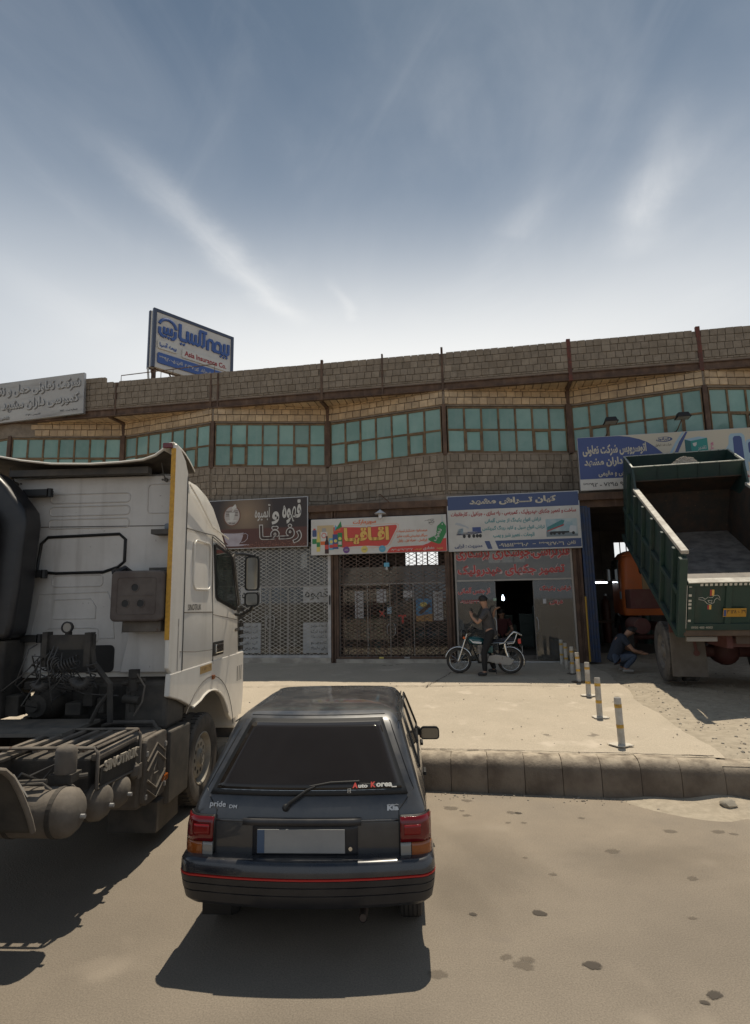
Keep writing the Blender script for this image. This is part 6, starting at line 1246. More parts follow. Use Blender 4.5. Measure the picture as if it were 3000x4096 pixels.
# rear wall skin with pressed panels
m = MB(); m.prism([(x, -.455, z) for x, z in rrect(-2.12, -.06, 1.60, 3.70, .14, 5)], (0, -.022, 0)); rw = m.build('rear_wall', m_rearw, trk, bevel=.01)
def pressed(pts, r=.006, mat=m_rearw, nm='pressed_line', y=-.478): m = MB(); m.tube([(x, y, z) for x, z in pts], r, 6, closed=True); return m.build(nm, mat, rw, smooth=60)
def openl(pts, r=.006, mat=m_rearw, nm='pressed_line', y=-.478): m = MB(); m.tube([(x, y, z) for x, z in pts], r, 6); return m.build(nm, mat, rw, smooth=60)
for z in (3.47, 3.33, 3.19): pressed(rrect(-1.50, -.60, z-.055, z+.045, .04), .007)
pressed(rrect(-.40, -.12, 3.28, 3.60, .04), .006); pressed(rrect(-1.42, -.86, 2.50, 2.62, .04)); pressed([(-1.62, 1.95), (-1.55, 2.42), (-.80, 2.44), (-.74, 2.30), (-.70, 1.95)]); pressed([(-1.38, 2.16), (-1.38, 2.36), (-.98, 2.37), (-.92, 2.28), (-.92, 2.16)]); pressed(rrect(-1.45, -.88, 1.90, 2.06, .04))
openl([(-1.98, 3.16), (-.14, 3.14)], .005, m_plas); openl([(-1.86, 1.75), (-1.90, 3.5)], .005); openl([(-.62, 2.0), (-.60, 2.6)], .004, m_plas); openl([(-1.80, 2.0), (-1.84, 2.6), (-1.86, 3.6)], .004)
pressed([(-1.60, 2.69), (-1.57, 2.97), (-1.50, 3.04), (-.70, 3.06), (-.63, 3.0), (-.63, 2.76), (-.70, 2.70), (-.86, 2.65), (-1.38, 2.645), (-1.52, 2.66)], .018, m_rub, 'window_seal')
m = MB(); m.prism([(x, -.479, z) for x, z in rrect(-1.42, -.69, 1.60, 1.88, .05)], (0, -.004, 0)); m.build('engine_opening', m_rub, rw)
m = MB(); m.prism([(-.60, -.48, 1.60), (-.0, -.48, 1.60), (-.0, -.48, 2.15), (-.50, -.48, 2.15)], (0, -.05, 0)); m.build('lower_panel', m_rearw, trk, bevel=.01)
# side fairing with its yellow reflective edge, both sides
for x, s_ in ((.0, 1), (CX*2, -1)):
    m = MB(); pr_ = [(-.735, 1.66), (-.60, 1.56), (-.37, 1.56), (-.37, 3.74), (-.45, 3.86), (-.60, 3.96), (-.71, 3.99), (-.735, 3.97)]
    m.prism([(x, y, z) for y, z in pr_], (-.045*s_, 0, 0)); f_ = m.build('side_fairing', m_cabw, trk, bevel=.012)
    m = MB(); m.box(x-.046 if s_ > 0 else x-.002, x+.002 if s_ > 0 else x+.046, -.742, -.7355, 1.94, 3.93); m.build('reflective_strip', m_yel, f_)
# roof deflector: a bowed sheet over the back of the cab
back = [(-2.36, 3.99), (-2.26, 3.96), (-2.1, 3.925), (-1.946, 3.898), (-1.687, 3.845), (-1.348, 3.80), (-.93, 3.785), (-.60, 3.795), (-.353, 3.815), (-.22, 3.86), (-.14, 3.92), (-.10, 3.975), (-.02, 3.985)]
def defl(u, v):
    k = u*(len(back)-1); i = min(int(k), len(back)-2); t = k-i; x = back[i][0]+(back[i+1][0]-back[i][0])*t; z = back[i][1]+(back[i+1][1]-back[i][1])*t
    return (x, -.74+.62*v, z*(1-v*.75)+3.75*v*.75+.05*math.sin(v*3.1))
m = MB(); m.grid(defl, 48, 6); o = m.build('roof_deflector', m_cabw, trk, smooth=60, fix=False); s_ = o.modifiers.new('s', 'SOLIDIFY'); s_.thickness = .022; s_.offset = 0
m = MB(); m.grid(lambda u, v: (defl(u, v)[0], defl(u, v*.98+.01)[1]+.004, defl(u, v)[2]-.016), 48, 6); m.build('underside', M('deflector_underside_shade', (.10, .082, .062), .9, col2=(.06, .05, .04), scale=6), o, smooth=60, fix=False)  # shade below the deflector painted as a darker, dirty-brown copy of the sheet
m = MB(); m.tube([(x, -.742, z) for x, z in back], .013, 6); m.build('deflector_lip', m_cabw, o, smooth=60)
m = MB(); m.box(-1.9, -.35, -.62, -.52, 3.70, 3.77); m.build('deflector_bar', m_plas, trk)
m = MB(); m.box(-.135, -.035, -.765, -.742, 3.93, 3.985); m.build('marker_lamp', m_red, trk, bevel=.006)
m = MB(); m.box(-2.33, -2.22, -.765, -.742, 3.91, 3.965); m.build('marker_lamp', m_red, trk, bevel=.006)
for x in (-.20, -1.90): m = MB(); m.tube([(x, -.50, 3.64), (x-.005, -.56, 3.70), (x, -.62, 3.80)], .007, 6); m.cyl((x, -.478, 3.645), (x, -.51, 3.645), .022, n=10); m.cyl((x-.045, -.478, 3.65), (x-.045, -.488, 3.65), .010, n=8); m.cyl((x+.045, -.478, 3.65), (x+.045, -.488, 3.65), .010, n=8); m.build('stay', m_plas, trk)
# brown plastic box with three hollows
tb = MB(); tb.prism([(x, -.50, z) for x, z in rrect(-.60, -.06, 2.13, 2.64, .05)], (0, -.30, 0)); bx = tb.build('plastic_box', m_browncase, trk, bevel=.02)
for x, z in ((-.345, 2.47), (-.44, 2.31), (-.28, 2.31)): m = MB(); m.cyl((x, -.801, z), (x, -.803, z), .038, n=18); m.build('hollow', m_rub, bx); m = MB(); m.tube([(x+.040*math.cos(a*.45), -.803, z+.040*math.sin(a*.45)) for a in range(14)], .005, 5, closed=True); m.build('hollow_rim', m_browncase, bx)
m = MB(); m.tube([(x, -.802, z) for x, z in rrect(-.53, -.13, 2.20, 2.57, .03)], .004, 5, closed=True); m.bar((-.52, -.802, 2.39), (-.14, -.802, 2.39), .006, .006); m.build('moulded_line', m_browncase, bx)
m = MB(); m.rock((-.60, -.72, 2.63), .05, .8, 1, random.Random(3)); m.tube([(-.62, -.7, 2.62), (-.55, -.62, 2.68), (-.5, -.55, 2.62)], .03, 7); m.build('rag', m_snork, bx)
m = MB(); m.box(-.50, -.10, -.72, -.50, 2.02, 2.13); m.build('box_bracket', m_dirty, trk, bevel=.01)
m = MB(); m.box(-.27, -.06, -.66, -.48, 3.03, 3.08); m.build('ledge', m_plas, trk); m = MB(); m.box(-.16, -.07, -.60, -.50, 3.081, 3.15); m.build('cloth', M('cloth_blue_grey', (.20, .23, .26), .9), trk, bevel=.02)
m = MB(); m.box(-.30, -.07, -.60, -.485, 2.645, 2.68); m.build('ledge', m_plas, trk)
# black air intake stack behind the left of the cab
q = [(-2.75, 1.98), (-1.50, 1.98), (-1.475, 2.1), (-1.44, 2.5), (-1.43, 2.9), (-1.415, 3.15), (-1.44, 3.28), (-1.50, 3.36), (-1.57, 3.44), (-1.64, 3.53), (-1.72, 3.61), (-1.80, 3.68), (-1.90, 3.73), (-2.75, 3.85)]
m = MB(); m.prism([(x-.06, -.62, z) for x, z in q], (0, -.30, 0)); sn = m.build('air_intake_stack', m_snork, trk, bevel=.05, smooth=50); sn.modifiers['bevel'].segments = 4
m = MB(); m.prism([(x-.30, -.90, z*.97+.02) for x, z in q], (0, -.16, 0)); o = m.build('stack_cover', m_snork, sn, bevel=.05, smooth=50); o.modifiers['bevel'].segments = 4
for z in (3.50, 2.62, 1.95): m = MB(); m.box(-1.72, -1.45, -.64, -.52, z-.02, z+.05); m.cyl((-1.44, -.60, z-.03), (-1.44, -.60, z+.06), .03, n=8); m.build('strap', m_rub, trk)
m = MB(); m.box(-2.7, -1.62, -.86, -.55, 1.20, 1.96); m.build('filter_box', m_frame, trk, bevel=.02)
# side of the cab: window, seams, vent panel, door handle, name, louvres
def sidep(pts, mat, nm, par=None, x=.006, th=.012, **k): m = MB(); m.prism([(x-th, y, z) for y, z in pts], (th, 0, 0)); return m.build(nm, mat, par or cab, **k)
m_tglass = M('truck_glass', (.02, .024, .022), .04, col2=(.05, .06, .05), scale=5, spec=.6)
sidep([(.56, 3.03), (.60, 3.05), (1.22, 2.96), (1.30, 2.90), (1.57, 2.28), (1.55, 2.20), (1.47, 2.19), (.70, 2.33), (.64, 2.37)], m_rub, 'window_seal', x=.006); sidep([(.60, 3.0), (1.20, 2.925), (1.52, 2.26), (1.50, 2.235), (.72, 2.365), (.675, 2.40)], m_tglass, 'side_window', x=.010)
def seam(pts, r=.006, mat=None, nm='panel_seam', x=.002): m = MB(); m.tube([(x, y, z) for y, z in pts], r, 5); return m.build(nm, mat or m_plas, cab)
seam([(-.37, 2.205), (0, 2.20), (.56, 2.19)]); seam([(.47, 3.12), (.49, 2.8), (.55, 2.2), (.60, 1.56)]); seam([(.47, 3.12), (.9, 3.04), (1.26, 2.93), (1.60, 2.23), (1.64, 2.1), (1.66, 1.7)]); seam([(.55, 2.16), (1.1, 2.11), (1.62, 2.06)], .004); seam([(-.45, 1.80), (.0, 1.76), (.56, 1.735)], .004)
seam([(-.37, 3.12), (.2, 3.13), (.55, 3.14), (1.0, 3.06), (1.30, 2.93)], .007, None, 'roof_seam'); seam([(-.38, 1.6), (-.38, 2.4), (-.385, 3.7)], .007)
seam([(-.32, 3.62), (.0, 3.48), (.45, 3.24), (1.12, 3.16)], .010, m_cabw, 'pressed_edge')
m = MB(); m.tube([(.004, y, z) for y, z in rrect(-.13, .43, 2.46, 3.02, .09, 4)], .012, 6, closed=True); m.build('vent_panel', m_cabw, cab, smooth=60)
m = MB(); m.box(-.01, .035, .64, .92, 1.68, 1.79); m.build('door_handle', m_chrome, cab, bevel=.012); m = MB(); m.box(-.005, .012, .58, .98, 1.65, 1.82); m.build('handle_recess', m_rub, cab, bevel=.004)
letters(cab, 'SINOTRUK', -.27, .13, 2.225, 2.29, m_blk, y=.003, depth=.005, bold=.01, O=(.0, 0, 0), ux=(0, 1, 0), uz=(0, 0, 1), persian=False); letters(cab, '400', 1.46, 1.60, 1.90, 1.95, m_chrome, y=.003, depth=.005, bold=.04, ux=(0, 1, 0), persian=False)
# lower cab skin with the wheel arch
arch = [(.50+.86*math.cos(R(a)), .42+.84*math.sin(R(a))) for a in range(112, 24, -8)]
low = [(-.68, 1.60), (-.70, 1.38), (-.40, 1.30), (-.05, 1.17)]+[(y, z) for y, z in arch]+[(1.42, .74), (1.86, .74), (1.93, 1.0), (1.93, 1.60)]
for x, s_ in ((.0, 1), (2*CX, -1)):
    m = MB(); m.prism([(x-.05*s_, y, z) for y, z in low], (.055*s_, 0, 0)); lo = m.build('lower_skin', m_cabw, trk, bevel=.012)
    m = MB(); pa = [(.50+1.02*math.cos(R(a)), .42+1.0*math.sin(R(a))) for a in range(135, 10, -8)]; m.tube([(x+.004*s_, y, z) for y, z in pa], .006, 5); m.build('arch_seam', m_plas, lo)
    m = MB(); m.tube([(x+.012*s_, y, z) for y, z in [(-.05, 1.165)]+arch], .014, 6); m.build('arch_lip', m_cabw, lo, smooth=60)
m = MB(); m.box(.004, .03, .56, .63, 1.38, 1.43); m.build('marker_lamp', m_amber, trk, bevel=.006)
m = MB(); m.box(.005, .008, .16, .55, 1.49, 1.575); o = m.build('number_plate', M('plate_tan', (.36, .23, .085), .6), trk); letters(o, '۳۴ ع ۵۱۴ ۶۲', .19, .52, 1.505, 1.56, M('plate_ink', (.16, .09, .04), .6), y=.009, depth=.001, ux=(0, 1, 0), bold=.02)
for k in range(3): m = MB(); m.box(.004, .010, 1.62+.09*k, 1.632+.09*k, 1.22, 1.42); m.build('slot', m_plas, trk)
m = MB(); m.box(-2.2, -.06, 1.80, 1.97, .55, 1.58); m.build('front_bumper', m_cabw, trk, bevel=.04); m = MB(); m.box(-2.0, -.10, 1.90, 1.99, .38, .75); m.build('lower_bumper', m_plas, trk, bevel=.03)
m = MB()
for k in range(6): m.box(-2.1, -.02, 1.86, 1.99, 1.62+.11*k, 1.68+.11*k)
m.build('grille', m_rub, trk)
m = MB(); m.hexa([(-2.1, 1.20, 2.93), (-.04, 1.20, 2.93), (-.1, 1.52, 2.80), (-2.04, 1.52, 2.80), (-2.1, 1.20, 2.97), (-.04, 1.20, 2.97), (-.1, 1.54, 2.84), (-2.04, 1.54, 2.84)]); m.build('sun_visor', m_plas, trk, bevel=.008)
m = MB(); m.prism([(.002, y, z) for y, z in [(1.28, 2.93), (1.62, 2.26), (1.66, 2.28), (1.34, 2.97)]], (.02, 0, 0)); m.build('wind_deflector', m_plas, trk)
# mirrors
m = MB(); m.tube([(.02, 1.45, 2.14), (.12, 1.36, 2.12), (.28, 1.28, 2.20), (.34, 1.26, 2.35)], .022, 8); m.build('mirror_arm', m_rub, trk, smooth=50)
m = MB(); m.tube([(.0, 1.50, 2.98), (.14, 1.36, 2.97), (.32, 1.28, 2.93)], .022, 8); ma = m.build('mirror_arm', m_rub, trk, smooth=50)
for z0, z1, gz in ((2.455, 2.925, .02), (2.245, 2.435, .018)):
    m = MB(); m.loft([[(x, 1.23, z) for x, z in rrect(.20, .40, z0, z1, .05, 4)], [(x, 1.30, z) for x, z in rrect(.21, .395, z0+.01, z1-.01, .05, 4)], [(x, 1.34, z) for x, z in rrect(.25, .36, z0+.05, z1-.05, .03, 4)]]); mo_ = m.build('mirror', m_rub, trk, smooth=40)
    m = MB(); m.prism([(x, 1.2295, z) for x, z in rrect(.225, .378, z0+gz, z1-gz, .035, 4)], (0, -.002, 0)); m.build('mirror_glass', _mats['mirror_glass'], mo_)
# chassis
m = MB()
for x in (-.78, -1.55): m.box(x, x+.08, -5.4, 1.6, .88, .90); m.box(x, x+.08, -5.4, 1.6, 1.13, 1.15); m.box(x+.03, x+.05, -5.4, 1.6, .90, 1.13)
for y in (-4.2, -3.1, -1.9, -.9): m.box(-1.47, -.78, y, y+.12, .92, 1.10)
m.build('frame', m_frame, trk)
m = MB(); m.box(-1.95, -.62, -1.45, -.82, 1.17, 1.20); m.build('deck_plate', M('deck_plate_steel', (.10, .095, .085), .6, dust=DU, bump=.006, bscale=28), trk)
m = MB(); m.box(-1.5, -.55, -.45, 1.2, .85, 1.50); m.build('engine', m_frame, trk, bevel=.05); m = MB(); m.box(-2.2, -.05, -.40, 1.7, 1.44, 1.56); m.build('cab_floor', m_plas, trk)
m = MB(); m.lathe((-1.30, -.85, 1.32), (0, 1, 0), [(0, 0), (.05, .0), (.06, .03), (.11, .05), (.12, .12), (.16, .2), (.18, .5)], 18); m.build('gearbox', m_frame, trk, smooth=40)
for q_, (x_, z_, w_, h_) in enumerate(((-1.62, 1.22, .14, .2), (-1.02, 1.22, .16, .12), (-.86, 1.3, .10, .2), (-1.5, 1.46, .2, .08), (-.75, 1.22, .08, .15), (-1.15, 1.42, .12, .06))): m = MB(); m.box(x_, x_+w_, -.80+.03*q_, -.6, z_, z_+h_); m.build('mounting', m_frame, trk, bevel=.012)
# hose bracket, work lamp and coiled air lines
m = MB(); m.box(-1.12, -.62, -1.02, -.98, 1.88, 2.02); m.box(-1.12, -1.07, -1.05, -.96, 1.72, 2.05); m.box(-.70, -.64, -1.05, -.96, 1.72, 2.04); m.tube([(-.65, -1.0, 1.90), (-.62, -1.0, 1.75), (-.45, -1.0, 1.55), (-.43, -1.0, 1.2)], .028, 8); m.tube([(-.43, -1.0, 1.5), (-.55, -1.0, 1.35), (-.62, -1.0, 1.2)], .02, 6); m.build('hose_bracket', m_frame, trk)
m = MB(); m.lathe((-.895, -1.0, 2.09), (0, -1, .05), [(0, -.05), (.035, -.04), (.055, 0), (.057, .03), (.045, .032), (.045, .02), (0, .02)], 20); wl_ = m.build('work_lamp', m_rub, trk, smooth=40); m = MB(); m.cyl((-.895, -1.022, 2.09), (-.895, -1.024, 2.09), .043, n=18); m.build('lamp_glass', m_clear, wl_); m = MB(); m.box(-.92, -.87, -1.01, -.97, 2.0, 2.05); m.build('lamp_foot', m_rub, wl_)
def coil(path, rad, turns, r=.0065, n=14):
    pts = []; L_ = len(path)-1; tot = turns*n
    for i in range(tot+1):
        t = i/tot*L_; k = min(int(t), L_-1); f = t-k; p = V(path[k]).lerp(V(path[k+1]), f); d = (V(path[k+1])-V(path[k])).normalized(); a = d.cross(V((0, 1, 0)))
        if a.length < .1: a = V((1, 0, 0))
        a.normalize(); b = d.cross(a); th = 2*math.pi*i/n; pts.append(p+a*(rad*math.cos(th))+b*(rad*math.sin(th)))
    m = MB(); m.tube(pts, r, 5); return m.build('air_hose', m_hose, trk, smooth=60)
def arcp(cx, z0, w_, h, n=9): return [(cx-w_, -1.05, z0+h)]+[(cx-w_*math.cos(math.pi*i/n), -1.05, z0-w_*.9*math.sin(math.pi*i/n)) for i in range(n+1)]+[(cx+w_, -1.05, z0+h)]
coil(arcp(-.70, 1.62, .085, .16), .042, 30); coil(arcp(-1.10, 1.58, .055, .2), .042, 26); coil([(-1.05, -1.0, 1.82), (-.9, -1.08, 1.72), (-.75, -1.05, 1.78)], .05, 12); coil([(-1.0, -1.06, 1.68), (-.88, -1.06, 1.60), (-.80, -1.06, 1.66)], .04, 9)
rg = random.Random(11)
for i in range(13):
    x0 = rg.uniform(-1.2, -.7); x1 = rg.uniform(-1.7, -.4); m = MB(); m.tube([(x0, -1.0, rg.uniform(1.75, 1.95)), (x0+rg.uniform(-.15, .15), -1.1, rg.uniform(1.6, 1.9)), ((x0+x1)/2+rg.uniform(-.1, .1), rg.uniform(-1.1, -.8), rg.uniform(1.35, 1.7)), (x1, rg.uniform(-.9, -.5), rg.uniform(1.2, 1.5))], .007, 6); m.build('hose', m_hose, trk, smooth=60)
m = MB(); m.tube([(-.28, -.8, 1.62), (-.20, -.8, 1.50), (-.22, -.8, 1.35), (-.30, -.8, 1.22)], .009, 6); m.build('hose', m_dirty, trk)
m = MB(); m.cyl((-.34, -.75, 1.45), (-.34, -.75, 1.56), .05, n=12); m.cyl((-.34, -.75, 1.25), (-.34, -.75, 1.45), .03, n=10); m.cyl((-.45, -.75, 1.52), (-.22, -.75, 1.55), .025, n=8); m.cyl((-.42, -.78, 1.38), (-.26, -.78, 1.36), .04, n=10); m.box(-.37, -.28, -.80, -.74, 1.58, 1.66); m.build('valve', m_frame, trk, smooth=40)
for k in range(2): m = MB(); m.cyl((-1.70, -1.05, 1.35), (-1.70, -1.05, 1.78), .085, n=18); m.lathe((-1.70, -1.05, 1.45+.18*k), (0, 0, 1), [(.087, 0), (.09, .004), (.087, .008)], 18); m.build('separator', m_chrome if k else m_blk, trk, smooth=40) if k == 0 else MB()
m = MB(); m.lathe((-1.70, -1.05, 1.45), (0, 0, 1), [(.086, 0), (.090, .004), (.086, .008)], 18); m.lathe((-1.70, -1.05, 1.65), (0, 0, 1), [(.086, 0), (.090, .004), (.086, .008)], 18); m.cyl((-1.70, -1.05, 1.78), (-1.70, -1.05, 1.83), .02, n=8); m.build('clamp_ring', m_chrome, trk)
# mudguards and steps around the front wheel
m = MB(); m.hexa([(-.55, -.66, .34), (.0, -.62, .34), (.0, -.10, .34), (-.55, -.10, .34), (-.55, -.66, 1.02), (-.0, -.62, 1.04), (-.0, -.06, 1.02), (-.55, -.10, 1.02)]); m.build('mudguard', m_plas, trk, bevel=.02)
m = MB(); m.box(-.50, -.06, -.60, -.12, 1.04, 1.52); m.build('mudguard_upper', m_plas, trk, bevel=.04); m = MB(); m.box(-.52, -.04, -.78, -.25, .14, .42); m.build('mud_flap', m_plas, trk, bevel=.01)
m = MB(); m.tube([(-.62, -.78, 1.12), (-.50, -.80, 1.16), (-.10, -.80, 1.16), (-.06, -.78, 1.08)], .022, 8); m.build('pipe', m_plas, trk, smooth=60); m = MB(); m.box(-.02, .015, -.80, -.66, .60, .66); m.build('marker_lamp', m_amber, trk, bevel=.01); m = MB(); m.cyl((-.1, -.72, .72), (.0, -.72, .72), .035, n=10); m.build('lamp_socket', m_rub, trk)
def truck_wheel(par, cx, cy, cz, Rr, w_, s_, label=None, tyre=None, rimm=None, simple=False):
    t = MB(); t.lathe((cx, cy, cz), (s_, 0, 0), [(Rr*.56, -w_*.42), (Rr*.8, -w_*.5), (Rr*.94, -w_*.48), (Rr*.985, -w_*.40), (Rr*.985, w_*.40), (Rr*.94, w_*.48), (Rr*.8, w_*.5), (Rr*.62, w_*.45), (Rr*.56, w_*.40)], 48, closed=True)
    wh = t.build('wheel', tyre or m_tt, par, smooth=35)
    t = MB()
    for k in range(44):
        a = 2*math.pi*k/44; b = a+.085
        for s2, off in ((1, 0), (-1, .05)):
            p = []
            for rr_, xx in ((Rr*.93, w_*.485), (Rr*1.0, w_*.40), (Rr*1.0, w_*.13), (Rr*.93, w_*.13)):
                p.append((rr_, xx*s2))
            m0 = [(cx+x_*s_, cy+r_*math.cos(a+off), cz+r_*math.sin(a+off)) for r_, x_ in p]; m1 = [(cx+x_*s_, cy+r_*math.cos(b+off), cz+r_*math.sin(b+off)) for r_, x_ in p]
            t.hexa(m0+m1)
    t.build('tread', tyre or m_tt, wh, kind='stuff')
    t = MB(); t.lathe((cx, cy, cz), (s_, 0, 0), [(Rr*.58, w_*.42), (Rr*.56, w_*.44), (Rr*.53, w_*.38), (Rr*.50, w_*.10), (Rr*.47, w_*.06)], 40); t.build('rim', rimm or m_rim, wh, smooth=50)
    t = MB(); t.lathe((cx, cy, cz), (s_, 0, 0), [(Rr*.49, w_*.06), (Rr*.44, w_*.24), (Rr*.40, w_*.30), (Rr*.20, w_*.30), (Rr*.19, w_*.36), (Rr*.17, w_*.40), (0, w_*.41)], 40); hb = t.build('hub', rimm or m_rim, wh, smooth=35)
    for k in range(10): a = 2*math.pi*k/10; t = MB(); t.cyl((cx+s_*w_*.29, cy+Rr*.30*math.cos(a), cz+Rr*.30*math.sin(a)), (cx+s_*(w_*.302), cy+Rr*.30*math.cos(a), cz+Rr*.30*math.sin(a)), Rr*.048, n=12); t.build('hub_hole', m_rub, hb)
    return wh, hb
w_, hb = truck_wheel(trk, -.17, .46, .505, .505, .29, 1)
for pts in (((-.04, .06), (.0, .09), (.04, .06)), ((-.045, -.06), (-.045, .05)), ((-.045, -.06), (0, -.09), (.045, -.02)), ((.0, -.02), (.05, .04))):
    m = MB(); m.tube([(-.17+.29*.42, .46+y*.9, .505+z*.9) for y, z in pts], .007, 5); m.build('emblem', m_rim, hb)
truck_wheel(trk, -2.07, .46, .505, .505, .29, -1)
# battery box with pressed chevrons and triangle
m = MB(); m.box(-.62, -.04, -1.19, -.70, .48, 1.10); bt = m.build('battery_box', m_dirty, trk, bevel=.03)
m = MB(); m.prism([(-.045, y, z) for y, z in rrect(-1.165, -.705, .50, 1.085, .06)], (.05, 0, 0)); m.build('lid', m_dirty, bt, bevel=.012)
def chev(z, s_=1, r=.009): m = MB(); m.tube([(.008, -1.13, z), (.008, -.935, z+.12*s_), (.008, -.74, z)], r, 5); m.build('chevron', m_dirty, bt)
chev(.88); chev(.80, 1, .012); chev(.72, -1, .012); chev(.64, -1)
m = MB(); m.tube([(.008, -.99, .77), (.008, -.935, .85), (.008, -.90, .76)], .006, 5); m.tube([(.008, -.99, .74), (.008, -.90, .74)], .006, 5); m.build('emblem', m_dirty, bt)
for y, z in ((-1.14, .95), (-.74, .95), (-1.14, .58), (-.74, .58)): m = MB(); m.box(.004, .018, y-.012, y+.012, z-.02, z+.02); m.build('catch', m_alu, bt)
# rack with slatted top and lettered side
m = MB(); m.box(-.85, -.10, -1.93, -1.24, .86, 1.12); rk = m.build('equipment_box', m_frame, trk, bevel=.02)
for (ya, yb) in ((-1.96, -1.94), (-1.26, -1.24)): pass
m = MB(); m.tube([(-.02, -1.95, .90), (-.02, -1.95, 1.16), (-.05, -1.95, 1.20), (-.85, -1.95, 1.20)], .014, 6); m.tube([(-.02, -1.24, .86), (-.02, -1.24, 1.15), (-.05, -1.24, 1.19), (-.85, -1.24, 1.19)], .014, 6); m.tube([(-.02, -1.95, .90), (-.02, -1.24, .86)], .012, 6); m.tube([(-.02, -1.95, 1.05), (-.02, -1.24, 1.04)], .010, 6); m.tube([(-.04, -1.95, 1.20), (-.04, -1.24, 1.19)], .012, 6); m.build('tube_guard', m_dirty, rk, smooth=60)
for k in range(6): x = -.16-.125*k; m = MB(); m.box(x-.022, x+.022, -1.94, -1.25, 1.165, 1.185); m.build('slat', m_dirty, rk)
m = MB(); m.prism([(-.012, y, z) for y, z in [(-1.92, .915), (-1.27, .88), (-1.27, 1.03), (-1.92, 1.04)]], (.004, 0, 0)); m.build('name_panel', m_frame, rk)
letters(rk, 'SINOTRUK', -1.88, -1.32, .93, 1.01, M('letter_pale', (.36, .32, .26), .7), y=.0, depth=.015, bold=.035, O=(-.008, 0, 0), ux=(0, 1, -.04), uz=(0, 0, 1), persian=False)
m = MB(); m.box(-.10, -.03, -1.92, -1.26, 1.09, 1.15); m.build('upper_lip', m_dirty, rk, bevel=.02)
# air tanks slung crosswise
for y, z, r, x0, x1 in ((-1.52, .755, .135, -.70, -.02), (-1.84, .775, .140, -.70, -.01), (-2.27, .845, .165, -.62, .0)):
    m = MB(); m.lathe((x0, y, z), (1, 0, 0), [(0, -.04), (r*.6, -.02), (r*.93, .0), (r, .04), (r, x1-x0-.05), (r*.97, x1-x0-.02), (r*.75, x1-x0+.02), (r*.4, x1-x0+.04), (0, x1-x0+.045)], 30); tk = m.build('air_tank', m_dirty, trk, smooth=40)
    m = MB(); m.cyl((x1+.035, y+.01, z-.03), (x1+.075, y+.01, z-.03), .016, n=8); m.build('drain_valve', m_alu, tk)
    for xx in (x0+.18, x1-.12): m = MB(); m.lathe((xx, y, z), (1, 0, 0), [(r+.001, 0), (r+.006, .003), (r+.006, .035), (r+.001, .038)], 30); m.build('strap', m_frame, tk)
m = MB(); m.tube([(-.15, -2.2, 1.03), (-.06, -2.2, 1.0), (-.0, -2.18, .93), (.02, -2.18, .86)], .008, 6); m.tube([(-.4, -2.35, 1.05), (-.2, -2.35, 1.06), (-.15, -2.3, 1.0), (-.5, -2.3, .98)], .010, 6); m.build('brake_pipe', m_plas, trk)
m = MB(); m.lathe((-.15, -2.16, 1.08), (0, 0, 1), [(0, 0), (.072, 0), (.075, .01), (.075, .15), (.068, .175), (.045, .19), (0, .195)], 24); m.build('air_dryer', m_dirty, trk, smooth=45); m = MB(); m.box(-.24, -.07, -2.22, -2.08, 1.02, 1.08); m.tube([(-.05, -2.15, 1.05), (.0, -2.12, 1.05)], .02, 8); m.cyl((-.55, -2.35, 1.06), (-.20, -2.30, 1.06), .018, n=8); m.build('dryer_base', m_frame, trk)
m = MB(); m.cyl((-.75, -2.62, 1.02), (-.30, -2.55, 1.04), .05, n=12); m.cyl((-.31, -2.55, 1.04), (-.29, -2.55, 1.04), .038, n=12); m.build('pipe_end', m_dirty, trk, smooth=40)
rg = random.Random(19)
for i in range(9): m = MB(); y = rg.uniform(-2.8, -2.2); x = rg.uniform(-.7, -.3); m.tube([(x, y, 1.08), (x+rg.uniform(-.1, .2), y+rg.uniform(-.1, .1), 1.14), (x+rg.uniform(0, .3), y+rg.uniform(-.2, .2), 1.02)], .009, 5); m.build('hose', m_hose, trk)
m = MB(); m.bar((-.95, -2.9, 1.16), (-.62, -1.3, 1.16), .05, .03); m.bar((-.80, -2.9, 1.10), (-.80, -1.9, 1.12), .06, .06); m.build('cross_member', m_dirty, trk)
m = MB(); m.box(-.05, .0, -1.30, -1.22, .78, .90); m.rock((-.02, -1.33, .86), .05, 1.6, 1, random.Random(6)); m.build('cap_chain', m_dirty, trk)
# drive wheels at the left edge with their mudguard
m = MB(); pa = [(-3.35, 1.40), (-3.2, 1.39), (-3.08, 1.35), (-3.0, 1.285), (-2.92, 1.18), (-2.85, 1.07), (-2.80, .98), (-2.765, .90)]
m.grid(lambda u, v: ((-.62+.64*v), pa[min(7, int(u*7))][0]+(pa[min(7, int(u*7)+1)][0]-pa[min(7, int(u*7))][0])*(u*7-int(u*7)), pa[min(7, int(u*7))][1]+(pa[min(7, int(u*7)+1)][1]-pa[min(7, int(u*7))][1])*(u*7-int(u*7))), 21, 2); o = m.build('rear_mudguard', m_frame, trk, smooth=60, fix=False); s_ = o.modifiers.new('s', 'SOLIDIFY'); s_.thickness = .02; s_.offset = 0
m = MB(); m.tube([(.02, y, z) for y, z in pa], .018, 6); m.build('mudguard_edge', m_dirty, o, smooth=60)
for yy_ in (-4.78,):  # second drive axle, out of view, added to fill out the truck's shadow
    truck_wheel(trk, -.18, yy_, .52, .52, .29, 1); truck_wheel(trk, -2.06, yy_, .52, .52, .29, -1); m = MB(); m.box(-1.9, -.4, yy_-.2, yy_+.2, .40, .80); m.build('axle', m_frame, trk)
truck_wheel(trk, -.18, -3.42, .52, .52, .29, 1); truck_wheel(trk, -2.06, -3.42, .52, .52, .29, -1)
